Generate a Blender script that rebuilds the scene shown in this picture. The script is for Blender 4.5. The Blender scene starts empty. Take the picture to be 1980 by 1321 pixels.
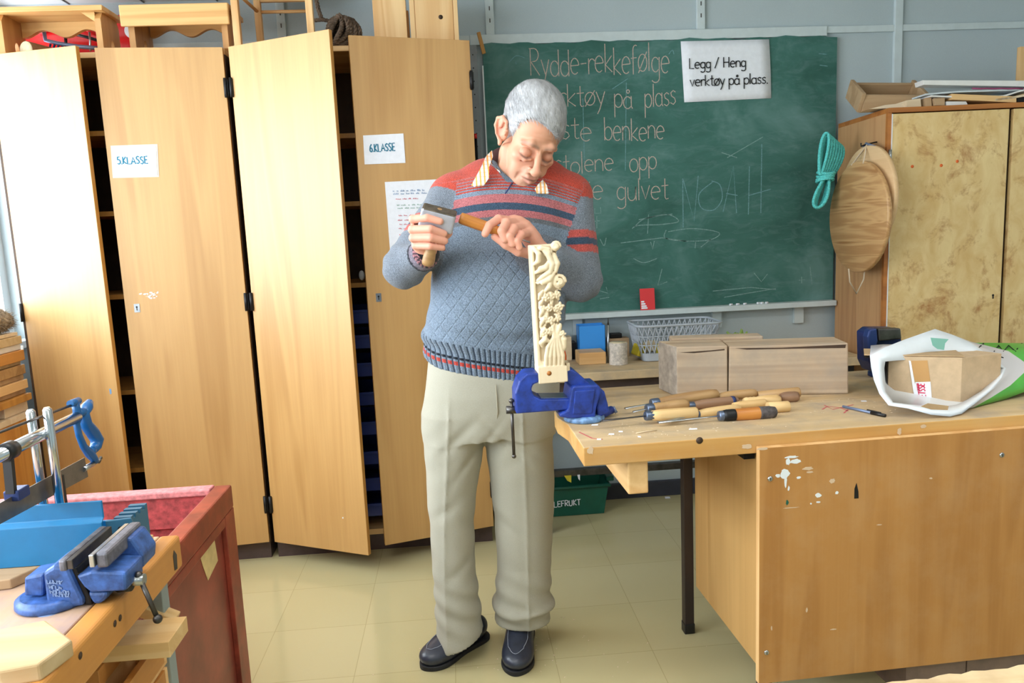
import bpy, bmesh, math, random
import numpy as np
from mathutils import Vector, Matrix, Euler, Quaternion
random.seed(7)
rad = math.radians
SC = bpy.context.scene
COL = SC.collection
V = Vector

# ---------------------------------------------------------------- camera
FPX = 1451.0
CAM_H = 1.28
_p, _r, _y = rad(8.245), rad(-2.559), rad(4.122)
_F = V((math.sin(_y)*math.cos(_p), math.cos(_y)*math.cos(_p), -math.sin(_p)))
_R0 = V((math.cos(_y), -math.sin(_y), 0)); _U0 = _R0.cross(_F)
_R = math.cos(_r)*_R0 + math.sin(_r)*_U0
_U = -math.sin(_r)*_R0 + math.cos(_r)*_U0
EYE = V((0, 0, CAM_H))
cd = bpy.data.cameras.new('camera'); cam = bpy.data.objects.new('camera', cd); COL.objects.link(cam)
cd.sensor_width = 36; cd.sensor_fit = 'HORIZONTAL'; cd.lens = FPX/1980*36; cd.clip_start = .02
m = Matrix((( _R.x, _U.x, -_F.x), (_R.y, _U.y, -_F.y), (_R.z, _U.z, -_F.z))).to_4x4()
m.translation = EYE; cam.matrix_world = m
SC.camera = cam

def ray(px, py): return _F + _R*((px-990)/FPX) - _U*((py-660.5)/FPX)
def atz(px, py, z):
    d = ray(px, py); return EYE + d*((z-CAM_H)/d.z)
def aty(px, py, y):
    d = ray(px, py); return EYE + d*(y/d.y)
def atx(px, py, x):
    d = ray(px, py); return EYE + d*(x/d.x)
def atp(px, py, p0, n):
    d = ray(px, py); n = V(n); return EYE + d*((V(p0)-EYE).dot(n)/d.dot(n))

# ---------------------------------------------------------------- scene split helpers
def new_obj(name, data): 
    o = bpy.data.objects.new(name, data); COL.objects.link(o); return o
def tag(o, label=None, cat=None, group=None, kind=None):
    if label: o['label'] = label
    if cat: o['category'] = cat
    if group: o['group'] = group
    if kind: o['kind'] = kind
    return o
def thing(name, label, cat, loc=(0, 0, 0), rot=(0, 0, 0), group=None):
    o = new_obj(name, None); o.empty_display_size = .05
    o.matrix_world = Matrix.LocRotScale(V(loc), rot.to_quaternion() if isinstance(rot, Matrix) else Euler(rot), None)
    return tag(o, label, cat, group)
def dup(o, loc=None, rot=None, label=None, group=None):
    def cp(s, par):
        c = s.copy(); COL.objects.link(c)
        if par is not None: c.parent = par; c.matrix_parent_inverse = s.matrix_parent_inverse
        for ch in list(s.children): cp(ch, c)
        return c
    r = cp(o, None)
    if loc is not None or rot is not None:
        l, q, s = o.matrix_world.decompose()
        r.matrix_world = Matrix.LocRotScale(V(loc) if loc is not None else l, Euler(rot) if rot is not None else q, s)
    if label: r['label'] = label
    if group: r['group'] = group
    return r

def frame(z, x=None):
    """rotation matrix whose Z is z and whose X is near x"""
    z = V(z).normalized(); x = V(x) if x is not None else (V((1, 0, 0)) if abs(z.x) < .9 else V((0, 1, 0)))
    y = z.cross(x).normalized(); x = y.cross(z)
    return Matrix((x, y, z)).transposed()
def xf(x, y=None, z=None):
    """rotation from columns (x, z given)"""
    x = V(x).normalized(); z = V(z); y = z.cross(x).normalized(); z = x.cross(y)
    return Matrix((x, y, z)).transposed()

class MB:
    def __init__(s): s.bm = bmesh.new(); s.mi = 0; s.sm = False
    def _f(s, vs):
        try:
            f = s.bm.faces.new(vs); f.material_index = s.mi; f.smooth = s.sm; return f
        except ValueError: return None
    def box(s, c, size, rot=None, mi=None):
        if mi is not None: s.mi = mi
        c = V(c); h = V(size)/2; rot = rot if rot is not None else Matrix.Identity(3)
        if isinstance(rot, tuple): rot = Euler(rot).to_matrix()
        v = [s.bm.verts.new(c + rot @ V((x*h.x, y*h.y, z*h.z))) for x in (-1, 1) for y in (-1, 1) for z in (-1, 1)]
        for q in ((0, 1, 3, 2), (4, 6, 7, 5), (0, 4, 5, 1), (2, 3, 7, 6), (0, 2, 6, 4), (1, 5, 7, 3)): s._f([v[i] for i in q])
        return s
    def bb(s, lo, hi, mi=None):
        lo = V(lo); hi = V(hi); return s.box((lo+hi)/2, hi-lo, mi=mi)
    def bar(s, a, b, w, t, up=(0, 0, 1), mi=None):
        """box from a to b, w across, t along up"""
        a = V(a); b = V(b); d = b-a; M = xf(d, z=up) if abs(d.normalized().dot(V(up))) < .99 else xf(d, z=(0, 1, 0))
        return s.box((a+b)/2, (d.length, w, t), M, mi)
    def prism(s, poly, o=(0, 0, 0), ux=(1, 0, 0), uy=(0, 0, 1), n=(0, 1, 0), t=.01, mi=None):
        """extrude 2D polygon: o + ux*u + uy*v, thickness t along n"""
        if mi is not None: s.mi = mi
        o = V(o); ux = V(ux); uy = V(uy); n = V(n)
        a = [s.bm.verts.new(o+ux*p[0]+uy*p[1]) for p in poly]; b = [s.bm.verts.new(v.co+n*t) for v in a]
        f1 = s._f(a[::-1]); f2 = s._f(b)
        k = len(a)
        for i in range(k): s._f([a[i], a[(i+1) % k], b[(i+1) % k], b[i]])
        return s
    def tube(s, pts, r, n=10, closed=False, caps=True, flat=1.0, mi=None, up=None):
        if mi is not None: s.mi = mi
        P = [V(p) for p in pts]; k = len(P); sm = s.sm; s.sm = True
        rr = r if hasattr(r, '__len__') else [r]*k
        T = []
        for i in range(k):
            a = P[(i-1) % k] if closed or i > 0 else P[i]; b = P[(i+1) % k] if closed or i < k-1 else P[i]
            t = (b-a); T.append(t.normalized() if t.length > 1e-9 else V((0, 0, 1)))
        nrm = V(up) if up is not None else (V((0, 0, 1)) if abs(T[0].z) < .9 else V((1, 0, 0)))
        rings = []
        for i in range(k):
            nrm = nrm - T[i]*nrm.dot(T[i])
            if nrm.length < 1e-6: nrm = T[i].orthogonal()
            nrm.normalize(); b = T[i].cross(nrm)
            rings.append([s.bm.verts.new(P[i] + (nrm*math.cos(a)*flat + b*math.sin(a))*rr[i]) for a in (2*math.pi*j/n for j in range(n))])
        m_ = k if closed else k-1
        for i in range(m_):
            A, B = rings[i], rings[(i+1) % k]
            for j in range(n): s._f([A[j], A[(j+1) % n], B[(j+1) % n], B[j]])
        if caps and not closed:
            s.sm = False; s._f(rings[0][::-1]); s._f(rings[-1])
        s.sm = sm; return s
    def lathe(s, prof, o=(0, 0, 0), rot=None, n=24, mi=None, caps=True, sx=1, sy=1):
        """prof: (r, z)"""
        if mi is not None: s.mi = mi
        o = V(o); rot = rot if rot is not None else Matrix.Identity(3); sm = s.sm; s.sm = True
        rings = [[s.bm.verts.new(o + rot @ V((r*sx*math.cos(2*math.pi*j/n), r*sy*math.sin(2*math.pi*j/n), z))) for j in range(n)] for r, z in prof]
        for A, B in zip(rings, rings[1:]):
            for j in range(n): s._f([A[j], A[(j+1) % n], B[(j+1) % n], B[j]])
        if caps:
            s.sm = False; s._f(rings[0][::-1]); s._f(rings[-1])
        s.sm = sm; return s
    def cyl(s, a, b, r, n=16, r2=None, mi=None):
        a = V(a); b = V(b); return s.lathe([(r, 0), (r if r2 is None else r2, (b-a).length)], a, frame(b-a), n, mi)
    def loft(s, rings, caps=True, mi=None, closed=True):
        if mi is not None: s.mi = mi
        R_ = [[s.bm.verts.new(V(p)) for p in r] for r in rings]; n = len(R_[0])
        for A, B in zip(R_, R_[1:]):
            for j in range(n if closed else n-1): s._f([A[j], A[(j+1) % n], B[(j+1) % n], B[j]])
        if caps and closed: s._f(R_[0][::-1]); s._f(R_[-1])
        return s
    def grid(s, fn, nu, nv, mi=None):
        if mi is not None: s.mi = mi
        g = [[s.bm.verts.new(V(fn(i/nu, j/nv))) for j in range(nv+1)] for i in range(nu+1)]
        for i in range(nu):
            for j in range(nv): s._f([g[i][j], g[i+1][j], g[i+1][j+1], g[i][j+1]])
        return s
    def ball(s, c, r, rot=None, n=16, mi=None):
        """ellipsoid, r scalar or 3-tuple"""
        if mi is not None: s.mi = mi
        r = r if hasattr(r, '__len__') else (r, r, r); rot = rot if rot is not None else Matrix.Identity(3)
        prof = [(math.sin(math.pi*i/(n//2)) or 1e-5, -math.cos(math.pi*i/(n//2))) for i in range(n//2+1)]
        prof = [(max(abs(a), 1e-4), b) for a, b in prof]
        M = rot @ Matrix.Diagonal(V(r)); return s.lathe(prof, c, M, n)
    def ribbon(s, pts, w, nrm, lift=0.0, t=.0004, mi=None):
        """flat stroke along pts lying in the plane with normal nrm"""
        if mi is not None: s.mi = mi
        nrm = V(nrm).normalized(); P = [V(p)+nrm*lift for p in pts]; k = len(P)
        if k < 2: return s
        L = []
        for i in range(k):
            d = (P[min(i+1, k-1)]-P[max(i-1, 0)])
            if d.length < 1e-9: d = V((1, 0, 0))
            d.normalize(); L.append(nrm.cross(d)*w/2)
        ta = [s.bm.verts.new(P[i]+L[i]+nrm*t) for i in range(k)]; tb = [s.bm.verts.new(P[i]-L[i]+nrm*t) for i in range(k)]
        ba = [s.bm.verts.new(P[i]+L[i]) for i in range(k)]; bb_ = [s.bm.verts.new(P[i]-L[i]) for i in range(k)]
        for i in range(k-1):
            s._f([tb[i], tb[i+1], ta[i+1], ta[i]]); s._f([ta[i], ta[i+1], ba[i+1], ba[i]]); s._f([tb[i+1], tb[i], bb_[i], bb_[i+1]])
        s._f([ta[0], ba[0], bb_[0], tb[0]]); s._f([tb[-1], bb_[-1], ba[-1], ta[-1]])
        return s
    def xform(s, M):
        s.bm.transform(M); return s
    def build(s, name, mat, parent=None, bevel=0, seg=2, smooth=False, world=False, loc=None, sub=0, angle=35):
        """world: verts are in world space and get moved into the parent's frame. loc: (no parent) origin of a single-mesh thing"""
        bm = s.bm
        if parent is not None and world:
            M = Matrix.Identity(4); p = parent
            bm.transform(world_of(parent).inverted())
        if parent is None and loc is not None: bm.transform(Matrix.Translation(-V(loc)))
        bmesh.ops.recalc_face_normals(bm, faces=bm.faces)
        if smooth:
            for f in bm.faces: f.smooth = True
        me = bpy.data.meshes.new(name); bm.to_mesh(me); bm.free()
        for mm in (mat if isinstance(mat, (list, tuple)) else [mat]): me.materials.append(mm)
        o = new_obj(name, me)
        if parent is not None: o.parent = parent
        elif loc is not None: o.location = loc
        if bevel:
            b = o.modifiers.new('bevel', 'BEVEL'); b.width = bevel; b.segments = seg; b.limit_method = 'ANGLE'; b.angle_limit = rad(angle); b.harden_normals = False
        if sub:
            b = o.modifiers.new('sub', 'SUBSURF'); b.levels = sub; b.render_levels = sub
        return o
def world_of(o):
    M = o.matrix_basis.copy()
    if o.parent is not None: M = world_of(o.parent) @ o.matrix_parent_inverse @ M
    return M
def solo(mb, name, mat, label, cat, loc, group=None, kind=None, **k):
    o = mb.build(name, mat, None, loc=loc, **k); return tag(o, label, cat, group, kind)
def struct(mb, name, mat, **k):
    o = mb.build(name, mat, None, **k); o['kind'] = 'structure'; return o

# ---------------------------------------------------------------- materials
def lin(c):
    return tuple(((x/255)/12.92 if x/255 <= .04045 else ((x/255+.055)/1.055)**2.4) for x in c[:3]) + (1,)
class NT:
    def __init__(s, name):
        s.m = bpy.data.materials.new(name); s.m.use_nodes = True; s.t = s.m.node_tree; s.n = s.t.nodes; s.b = s.n['Principled BSDF']
    def new(s, ty, **k):
        o = s.n.new(ty)
        for a, b in k.items():
            if a in o.inputs.keys() if hasattr(o.inputs, 'keys') else False: pass
            setattr(o, a, b)
        return o
    def l(s, a, b): s.t.links.new(a, b)
    def coord(s, scale=(1, 1, 1), kind='Object', rnd=True, rot=(0, 0, 0)):
        tc = s.new('ShaderNodeTexCoord'); mp = s.new('ShaderNodeMapping'); mp.inputs['Scale'].default_value = scale; mp.inputs['Rotation'].default_value = rot
        s.l(tc.outputs[kind], mp.inputs['Vector'])
        if rnd:
            oi = s.new('ShaderNodeObjectInfo'); mu = s.new('ShaderNodeMath', operation='MULTIPLY'); mu.inputs[1].default_value = 37.0
            s.l(oi.outputs['Random'], mu.inputs[0]); s.l(mu.outputs[0], mp.inputs['Location'])
        return mp.outputs[0]
    def noise(s, vec, scale=1, detail=3, rough=.55, dist=0):
        o = s.new('ShaderNodeTexNoise'); s.l(vec, o.inputs['Vector'])
        o.inputs['Scale'].default_value = scale; o.inputs['Detail'].default_value = detail; o.inputs['Roughness'].default_value = rough; o.inputs['Distortion'].default_value = dist
        return o.outputs['Fac']
    def ramp(s, fac, stops, interp='LINEAR'):
        o = s.new('ShaderNodeValToRGB'); o.color_ramp.interpolation = interp; s.l(fac, o.inputs['Fac'])
        el = o.color_ramp.elements
        while len(el) < len(stops): el.new(.5)
        for e, (p, c) in zip(el, stops): e.position = p; e.color = lin(c) if len(c) == 3 else c
        return o.outputs['Color']
    def mix(s, fac, a, b, mode='MIX'):
        o = s.new('ShaderNodeMix', data_type='RGBA', blend_type=mode); o.clamp_factor = True
        for v, i in ((fac, 0), (a, 6), (b, 7)):
            if isinstance(v, (int, float)): o.inputs[i].default_value = v
            elif isinstance(v, tuple): o.inputs[i].default_value = lin(v) if len(v) == 3 else v
            else: s.l(v, o.inputs[i])
        return o.outputs[2]
    def math(s, op, a, b=0.0, c=None):
        o = s.new('ShaderNodeMath', operation=op)
        for v, i in ((a, 0), (b, 1), (c, 2)):
            if v is None: continue
            if isinstance(v, (int, float)): o.inputs[i].default_value = v
            else: s.l(v, o.inputs[i])
        return o.outputs[0]
    def bump(s, h, strength=.3, dist=.002):
        o = s.new('ShaderNodeBump'); o.inputs['Strength'].default_value = strength; o.inputs['Distance'].default_value = dist
        s.l(h, o.inputs['Height']); s.l(o.outputs[0], s.b.inputs['Normal'])
    def col(s, c): s.l(c, s.b.inputs['Base Color'])
    def set(s, **k):
        for a, v in k.items(): s.b.inputs[a.replace('_', ' ')].default_value = v
        return s
def plain(name, c, rough=.5, metal=0, var=.0, vs=20, spec=.5, bump=0, bs=80, coat=0):
    n = NT(name); n.set(Roughness=rough, Metallic=metal, Specular_IOR_Level=spec)
    if coat: n.set(Coat_Weight=coat, Coat_Roughness=.15)
    if var:
        v = n.coord((vs, vs, vs)); f = n.noise(v, 1, 4, .6)
        d = tuple(max(0, x*(1-var)) for x in c); u = tuple(min(255, x*(1+var*.5)) for x in c)
        n.col(n.ramp(f, [(.3, d), (.7, u)]))
    else: n.b.inputs['Base Color'].default_value = lin(c)
    if bump:
        v = n.coord((bs, bs, bs)); n.bump(n.noise(v, 1, 3), bump)
    return n.m
def wood(name, c1, c2, axis=2, sc=1.0, rough=.45, spec=.5, fine=.35, dirt=0, dc=(120, 110, 100), bump=.12, coat=0, cath=.5):
    """c1 light c2 dark; grain runs along axis"""
    n = NT(name); n.set(Roughness=rough, Specular_IOR_Level=spec)
    if coat: n.set(Coat_Weight=coat, Coat_Roughness=.42)
    s1 = [9*sc]*3; s1[axis] = .7*sc; s2 = [130*sc]*3; s2[axis] = 3*sc
    a = n.noise(n.coord(tuple(s1)), 1, 2, .5, .9)
    w = n.math('SINE', n.math('MULTIPLY', a, 34.0*cath+6)); w = n.math('MULTIPLY_ADD', w, .25, .5)
    b = n.noise(n.coord(tuple(s2)), 1, 2)
    f = n.mix(fine, w, b); f2 = n.mix(.45, f, a)
    c = n.ramp(f2, [(.3, c1), (.75, c2)])
    if dirt:
        d = n.noise(n.coord((7, 7, 7)), 1, 5, .65)
        c = n.mix(n.math('MULTIPLY', n.ramp(d, [(.45, (0, 0, 0)), (.75, (255, 255, 255))]), dirt), c, dc)
    n.col(c)
    if bump: n.bump(b, bump, .001)
    return n.m

def ends(mat):  # kept for readability
    return mat

# stroke lettering: polylines in a box, baseline y=0, x-height .6, capitals 1
def arc(cx, cy, rx, ry, a0, a1, n=12): return [(cx+rx*math.cos(rad(a0+(a1-a0)*i/n)), cy+ry*math.sin(rad(a0+(a1-a0)*i/n))) for i in range(n+1)]
O_ = arc(.27, .3, .25, .3, 90, 450, 18)
G = {
 ' ': (.35, []), '.': (.22, [[(.03, .03), (.16, .03)]]), '-': (.45, [[(.05, .32), (.38, .34)]]), '/': (.5, [[(.02, -.05), (.42, 1.02)]]),
 'a': (.58, [arc(.26, .28, .24, .28, 40, 320), [(.48, .58), (.48, .1), (.55, 0)]]), 'å': (.58, [arc(.26, .28, .24, .28, 40, 320), [(.48, .58), (.48, .1), (.55, 0)], arc(.3, .8, .08, .08, 0, 360)]),
 'b': (.56, [[(.05, 1), (.05, 0)], arc(.27, .29, .24, .29, 150, -150)]), 'd': (.58, [arc(.27, .29, .24, .29, 30, 330), [(.5, 1), (.5, 0)]]),
 'e': (.56, [[(.05, .32), (.49, .34)] + arc(.27, .3, .24, .3, 10, 310)]), 'f': (.4, [arc(.27, .82, .15, .17, 60, 180) + [(.12, 0)], [(0, .55), (.32, .57)]]),
 'g': (.56, [arc(.26, .3, .22, .28, 40, 320), [(.48, .58), (.48, -.2)] + arc(.25, -.2, .23, .18, 0, -150)]),
 'h': (.54, [[(.05, 1), (.05, 0)], arc(.26, .32, .21, .27, 170, 0) + [(.47, 0)]]), 'k': (.5, [[(.06, 1), (.06, 0)], [(.44, .58), (.07, .26), (.46, 0)]]),
 'i': (.2, [[(.08, .6), (.08, 0)], [(.08, .82), (.1, .86)]]),
 'l': (.2, [[(.08, 1), (.08, 0)]]), 'n': (.54, [[(.05, .6), (.05, 0)], arc(.26, .32, .21, .27, 170, 0) + [(.47, 0)]]),
 'o': (.56, [O_]), 'ø': (.56, [O_, [(.02, -.05), (.52, .68)]]), 'p': (.56, [[(.05, .6), (.05, -.42)], arc(.27, .3, .24, .29, 150, -150)]),
 'r': (.4, [[(.06, .6), (.06, 0)], arc(.26, .36, .19, .22, 170, 40)]), 's': (.46, [[(.4, .52), (.24, .6), (.07, .5), (.12, .36), (.34, .26), (.4, .12), (.24, 0), (.04, .08)]]),
 't': (.42, [[(.2, .95), (.2, .1), (.26, .01), (.38, .04)], [(.02, .62), (.38, .64)]]), 'u': (.54, [[(.05, .6), (.05, .25)] + arc(.25, .24, .2, .23, 180, 360) + [(.46, .6), (.48, 0)]]),
 'v': (.5, [[(.02, .6), (.23, 0), (.45, .6)]]), 'y': (.52, [[(.03, .6), (.25, .05)], [(.47, .6), (.2, -.2), (.08, -.42)]]),
 'R': (.66, [[(.08, 0), (.08, 1)], [(.02, 1)] + arc(.28, .76, .26, .24, 90, -90) + [(.1, .52), (.58, 0)]]),
 'N': (.75, [[(.06, 0), (.06, 1), (.6, 0), (.6, 1)]]), 'O': (.8, [arc(.36, .5, .33, .5, 90, 450, 20)]), 'A': (.72, [[(.02, 0), (.33, 1), (.64, 0)], [(.14, .36), (.53, .36)]]),
 'H': (.72, [[(.07, 0), (.07, 1)], [(.6, 0), (.6, 1)], [(.07, .5), (.6, .5)]]), 'L': (.58, [[(.07, 1), (.07, 0), (.5, 0)]]), 'E': (.6, [[(.52, 1), (.08, 1), (.08, 0), (.52, 0)], [(.08, .52), (.46, .52)]]),
 'K': (.62, [[(.08, 1), (.08, 0)], [(.5, 1), (.1, .45), (.54, 0)]]), 'S': (.58, [[(.48, .9), (.28, 1), (.08, .86), (.1, .64), (.4, .42), (.46, .18), (.26, 0), (.05, .1)]]),
 '5': (.56, [[(.44, 1), (.12, .98), (.1, .58)] + arc(.24, .31, .23, .3, 100, -140)]), '6': (.56, [[(.4, 1), (.16, .7), (.06, .32)] + arc(.26, .26, .2, .25, 170, -190, 16)]),
 'F': (.56, [[(.5, 1), (.08, 1), (.08, 0)], [(.08, .54), (.44, .54)]]), 'U': (.68, [[(.07, 1), (.07, .3)] + arc(.3, .3, .23, .3, 180, 360) + [(.53, 1)]]), 'T': (.6, [[(.02, 1), (.56, 1)], [(.29, 1), (.29, 0)]]),
 'V': (.66, [[(.02, 1), (.3, 0), (.58, 1)]]), 'I': (.22, [[(.1, 1), (.1, 0)]]), 'M': (.86, [[(.06, 0), (.12, 1), (.4, .2), (.68, 1), (.74, 0)]]), 'C': (.66, [arc(.34, .5, .28, .5, 50, 310)]), 'D': (.68, [[(.08, 0), (.08, 1)] + arc(.12, .5, .46, .5, 90, -90)]),
}
def text_len(s): return sum(G[c][0] for c in s)
def write(mb, s, o, ux, uy, h, w, nrm, jit=0, lift=.0006, slope=0, squeeze=1.0, mi=None, t=.0004):
    o = V(o); ux = V(ux).normalized(); uy = V(uy).normalized(); x = 0; rng = random.Random(sum(map(ord, s)))
    for c in s:
        wd, L = G[c]; jy = rng.uniform(-1, 1)*jit; js = 1+rng.uniform(-1, 1)*jit
        for st in L:
            mb.ribbon([o + ux*((x+p[0])*h*squeeze) + uy*((p[1]*js+jy+slope*(x+p[0]))*h) for p in st], w, nrm, lift, t, mi)
        x += wd
    return x*h*squeeze
# ---------------------------------------------------------------- sculpting: distance fields meshed by surface nets
class Field:
    def __init__(s, lo, hi, h, dtype=np.float32):
        s.lo = np.array(lo, float); s.h = h; s.n = np.ceil((np.array(hi, float)-s.lo)/h).astype(int)+1
        s.v = np.full(tuple(s.n), 1.0, dtype)
    def win(s, lo, hi):
        a = np.clip(np.floor((np.array(lo)-s.lo)/s.h).astype(int), 0, s.n-1); b = np.clip(np.ceil((np.array(hi)-s.lo)/s.h).astype(int)+1, 1, s.n)
        sl = tuple(slice(x, max(y, x+1)) for x, y in zip(a, b))
        ax = [s.lo[i]+s.h*np.arange(sl[i].start, sl[i].stop) for i in range(3)]
        return sl, ax[0][:, None, None], ax[1][None, :, None], ax[2][None, None, :]
    def put(s, sl, d, k, op):
        c = s.v[sl]
        if op == 'u':
            if k <= 0: r = np.minimum(c, d)
            else:
                h = np.clip(.5+.5*(c-d)/k, 0, 1); r = c*(1-h)+d*h-k*h*(1-h)
        else:
            if k <= 0: r = np.maximum(c, -d)
            else:
                h = np.clip(.5-.5*(c+d)/k, 0, 1); r = c*(1-h)+(-d)*h+k*h*(1-h)
        s.v[sl] = r
    def cap(s, a, b, r0, r1=None, k=.01, op='u', flat=None):
        """tapered capsule; flat=(axis vector, factor>1) squeezes it along axis"""
        r1 = r0 if r1 is None else r1; a = np.array(a, float); b = np.array(b, float); m = max(r0, r1)+k*1.6+3*s.h
        sl, X, Y, Z = s.win(np.minimum(a, b)-m, np.maximum(a, b)+m); ab = b-a; L = max(ab@ab, 1e-12)
        t = np.clip(((X-a[0])*ab[0]+(Y-a[1])*ab[1]+(Z-a[2])*ab[2])/L, 0, 1)
        dx, dy, dz = X-a[0]-t*ab[0], Y-a[1]-t*ab[1], Z-a[2]-t*ab[2]
        q = dx*dx+dy*dy+dz*dz
        if flat is not None:
            n = np.array(flat[0], float); n /= np.linalg.norm(n); c = dx*n[0]+dy*n[1]+dz*n[2]; q = q+c*c*(flat[1]**2-1)
        s.put(sl, np.sqrt(q)-(r0+(r1-r0)*t), k, op); return s
    def chain(s, pts, rs, k=.01, op='u', flat=None):
        for i in range(len(pts)-1): s.cap(pts[i], pts[i+1], rs[i], rs[i+1], k, op, flat)
        return s
    def ell(s, c, r, rot=None, k=.01, op='u'):
        c = np.array(c, float); r = np.array(r, float) if hasattr(r, '__len__') else np.array([r]*3, float); m = r.max()+k*1.6+3*s.h
        sl, X, Y, Z = s.win(c-m, c+m); X = X-c[0]; Y = Y-c[1]; Z = Z-c[2]
        if rot is not None:
            M = np.array(rot); X, Y, Z = (M[0, i]*X+M[1, i]*Y+M[2, i]*Z for i in range(3))
        k0 = np.sqrt((X/r[0])**2+(Y/r[1])**2+(Z/r[2])**2); k1 = np.sqrt((X/r[0]**2)**2+(Y/r[1]**2)**2+(Z/r[2]**2)**2)+1e-9
        s.put(sl, k0*(k0-1)/k1, k, op); return s
    def box(s, c, hs, rot=None, rd=.003, k=.0, op='u'):
        c = np.array(c, float); hs = np.array(hs, float); m = np.linalg.norm(hs)+k+3*s.h+rd
        sl, X, Y, Z = s.win(c-m, c+m); X = X-c[0]; Y = Y-c[1]; Z = Z-c[2]
        if rot is not None:
            M = np.array(rot); X, Y, Z = (M[0, i]*X+M[1, i]*Y+M[2, i]*Z for i in range(3))
        q = [np.abs(a)-(e-rd) for a, e in zip((X, Y, Z), hs)]
        d = np.sqrt(sum(np.maximum(a, 0)**2 for a in q))+np.minimum(np.maximum(np.maximum(q[0], q[1]), q[2]), 0)-rd
        s.put(sl, d, k, op); return s
    def slices(s, zs, cx, cy, ax, ay, p=2.3, k=.02, op='u'):
        """stack of superellipse cross sections"""
        zs = np.array(zs); ms = max(max(ax), max(ay))+.03
        sl, X, Y, Z = s.win((min(cx)-ms, min(cy)-ms, zs.min()-.02), (max(cx)+ms, max(cy)+ms, zs.max()+.02)); z = Z.ravel()
        f = lambda a: np.interp(z, zs, a)[None, None, :]
        A, B = f(ax), f(ay); u = np.abs((X-f(cx))/A); w = np.abs((Y-f(cy))/B)
        d = ((u**p+w**p)**(1/p)-1)*np.minimum(A, B)
        d = np.maximum(d, np.maximum(zs.min()-Z, Z-zs.max())); s.put(sl, d.astype(np.float32), k, op); return s
    def displace(s, fn):
        sl, X, Y, Z = s.win(s.lo, s.lo+s.h*s.n); m = np.abs(s.v) < .03
        XX, YY, ZZ = np.broadcast_arrays(X, Y, Z); s.v[m] += fn(XX[m], YY[m], ZZ[m]).astype(s.v.dtype); return s
    def nets(s):
        v = s.v; ins = v < 0; nx, ny, nz = v.shape; cs = (nx-1, ny-1, nz-1)
        al = np.ones(cs, bool); an = np.zeros(cs, bool)
        for i in (0, 1):
            for j in (0, 1):
                for k in (0, 1):
                    q = ins[i:i+cs[0], j:j+cs[1], k:k+cs[2]]; al &= q; an |= q
        act = an & ~al; I = np.argwhere(act); idx = np.full(cs, -1, np.int32); idx[act] = np.arange(len(I))
        acc = np.zeros((len(I), 3)); cnt = np.zeros(len(I))
        for ax in range(3):
            oth = [i for i in range(3) if i != ax]
            for p in ((0, 0), (1, 0), (0, 1), (1, 1)):
                o = np.zeros(3, int); o[oth[0]], o[oth[1]] = p; o2 = o.copy(); o2[ax] = 1
                a = v[tuple((I+o).T)].astype(float); b = v[tuple((I+o2).T)].astype(float); m = (a < 0) != (b < 0)
                t = a[m]/(a[m]-b[m]); q = np.repeat(o[None].astype(float), m.sum(), 0); q[:, ax] = t; acc[m] += q; cnt[m] += 1
        P = (I+acc/cnt[:, None])*s.h+s.lo
        F = []
        for ax in range(3):
            a = [slice(1, n-1) for n in v.shape]; a[ax] = slice(0, v.shape[ax]-1); b = list(a); b[ax] = slice(1, v.shape[ax])
            A, B_ = ins[tuple(a)], ins[tuple(b)]; E = np.argwhere(A != B_)
            if not len(E): continue
            fl = A[tuple(E.T)]; E = E+np.array([1 if i != ax else 0 for i in range(3)]); u, w = [(1, 2), (2, 0), (0, 1)][ax]
            def cell(du, dw): e = E.copy(); e[:, u] += du; e[:, w] += dw; return idx[tuple(e.T)]
            q = np.stack([cell(-1, -1), cell(0, -1), cell(0, 0), cell(-1, 0)], 1); q[~fl] = q[~fl][:, ::-1]; F.append(q)
        return P, np.concatenate(F)
def relax(P, F, it=2, lam=.5):
    n = len(P); E = np.concatenate([F[:, [0, 1]], F[:, [1, 2]], F[:, [2, 3]], F[:, [3, 0]]]); 
    deg = np.bincount(E[:, 0], minlength=n)+np.bincount(E[:, 1], minlength=n)
    for i in range(it*2):
        l = lam if i % 2 == 0 else -lam*1.03; A = np.zeros_like(P)
        for c in range(3): A[:, c] = np.bincount(E[:, 0], P[E[:, 1], c], n)+np.bincount(E[:, 1], P[E[:, 0], c], n)
        P = P+l*(A/np.maximum(deg, 1)[:, None]-P)
    return P
def np_mesh(name, P, F, mat, parent=None, world=True, colors=None, attr='paint'):
    me = bpy.data.meshes.new(name)
    if parent is not None and world:
        M = np.array(world_of(parent).inverted()); P = P@M[:3, :3].T+M[:3, 3]
    me.vertices.add(len(P)); me.vertices.foreach_set('co', np.ascontiguousarray(P, np.float32).ravel())
    k = F.shape[1]; me.loops.add(F.size); me.loops.foreach_set('vertex_index', np.ascontiguousarray(F, np.int32).ravel())
    me.polygons.add(len(F)); me.polygons.foreach_set('loop_start', np.arange(0, F.size, k, dtype=np.int32))
    me.polygons.foreach_set('use_smooth', np.ones(len(F), bool)); me.update(calc_edges=True); me.validate()
    for mm in (mat if isinstance(mat, (list, tuple)) else [mat]): me.materials.append(mm)
    if colors is not None:
        for an, cc in (colors.items() if isinstance(colors, dict) else ((attr, colors),)):
            if cc.ndim == 1:
                at = me.attributes.new(an, 'FLOAT', 'POINT'); at.data.foreach_set('value', cc.astype(np.float32))
            else:
                at = me.attributes.new(an, 'FLOAT_COLOR', 'POINT'); at.data.foreach_set('color', cc.astype(np.float32).ravel())
    o = new_obj(name, me)
    if parent is not None: o.parent = parent
    return o
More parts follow.
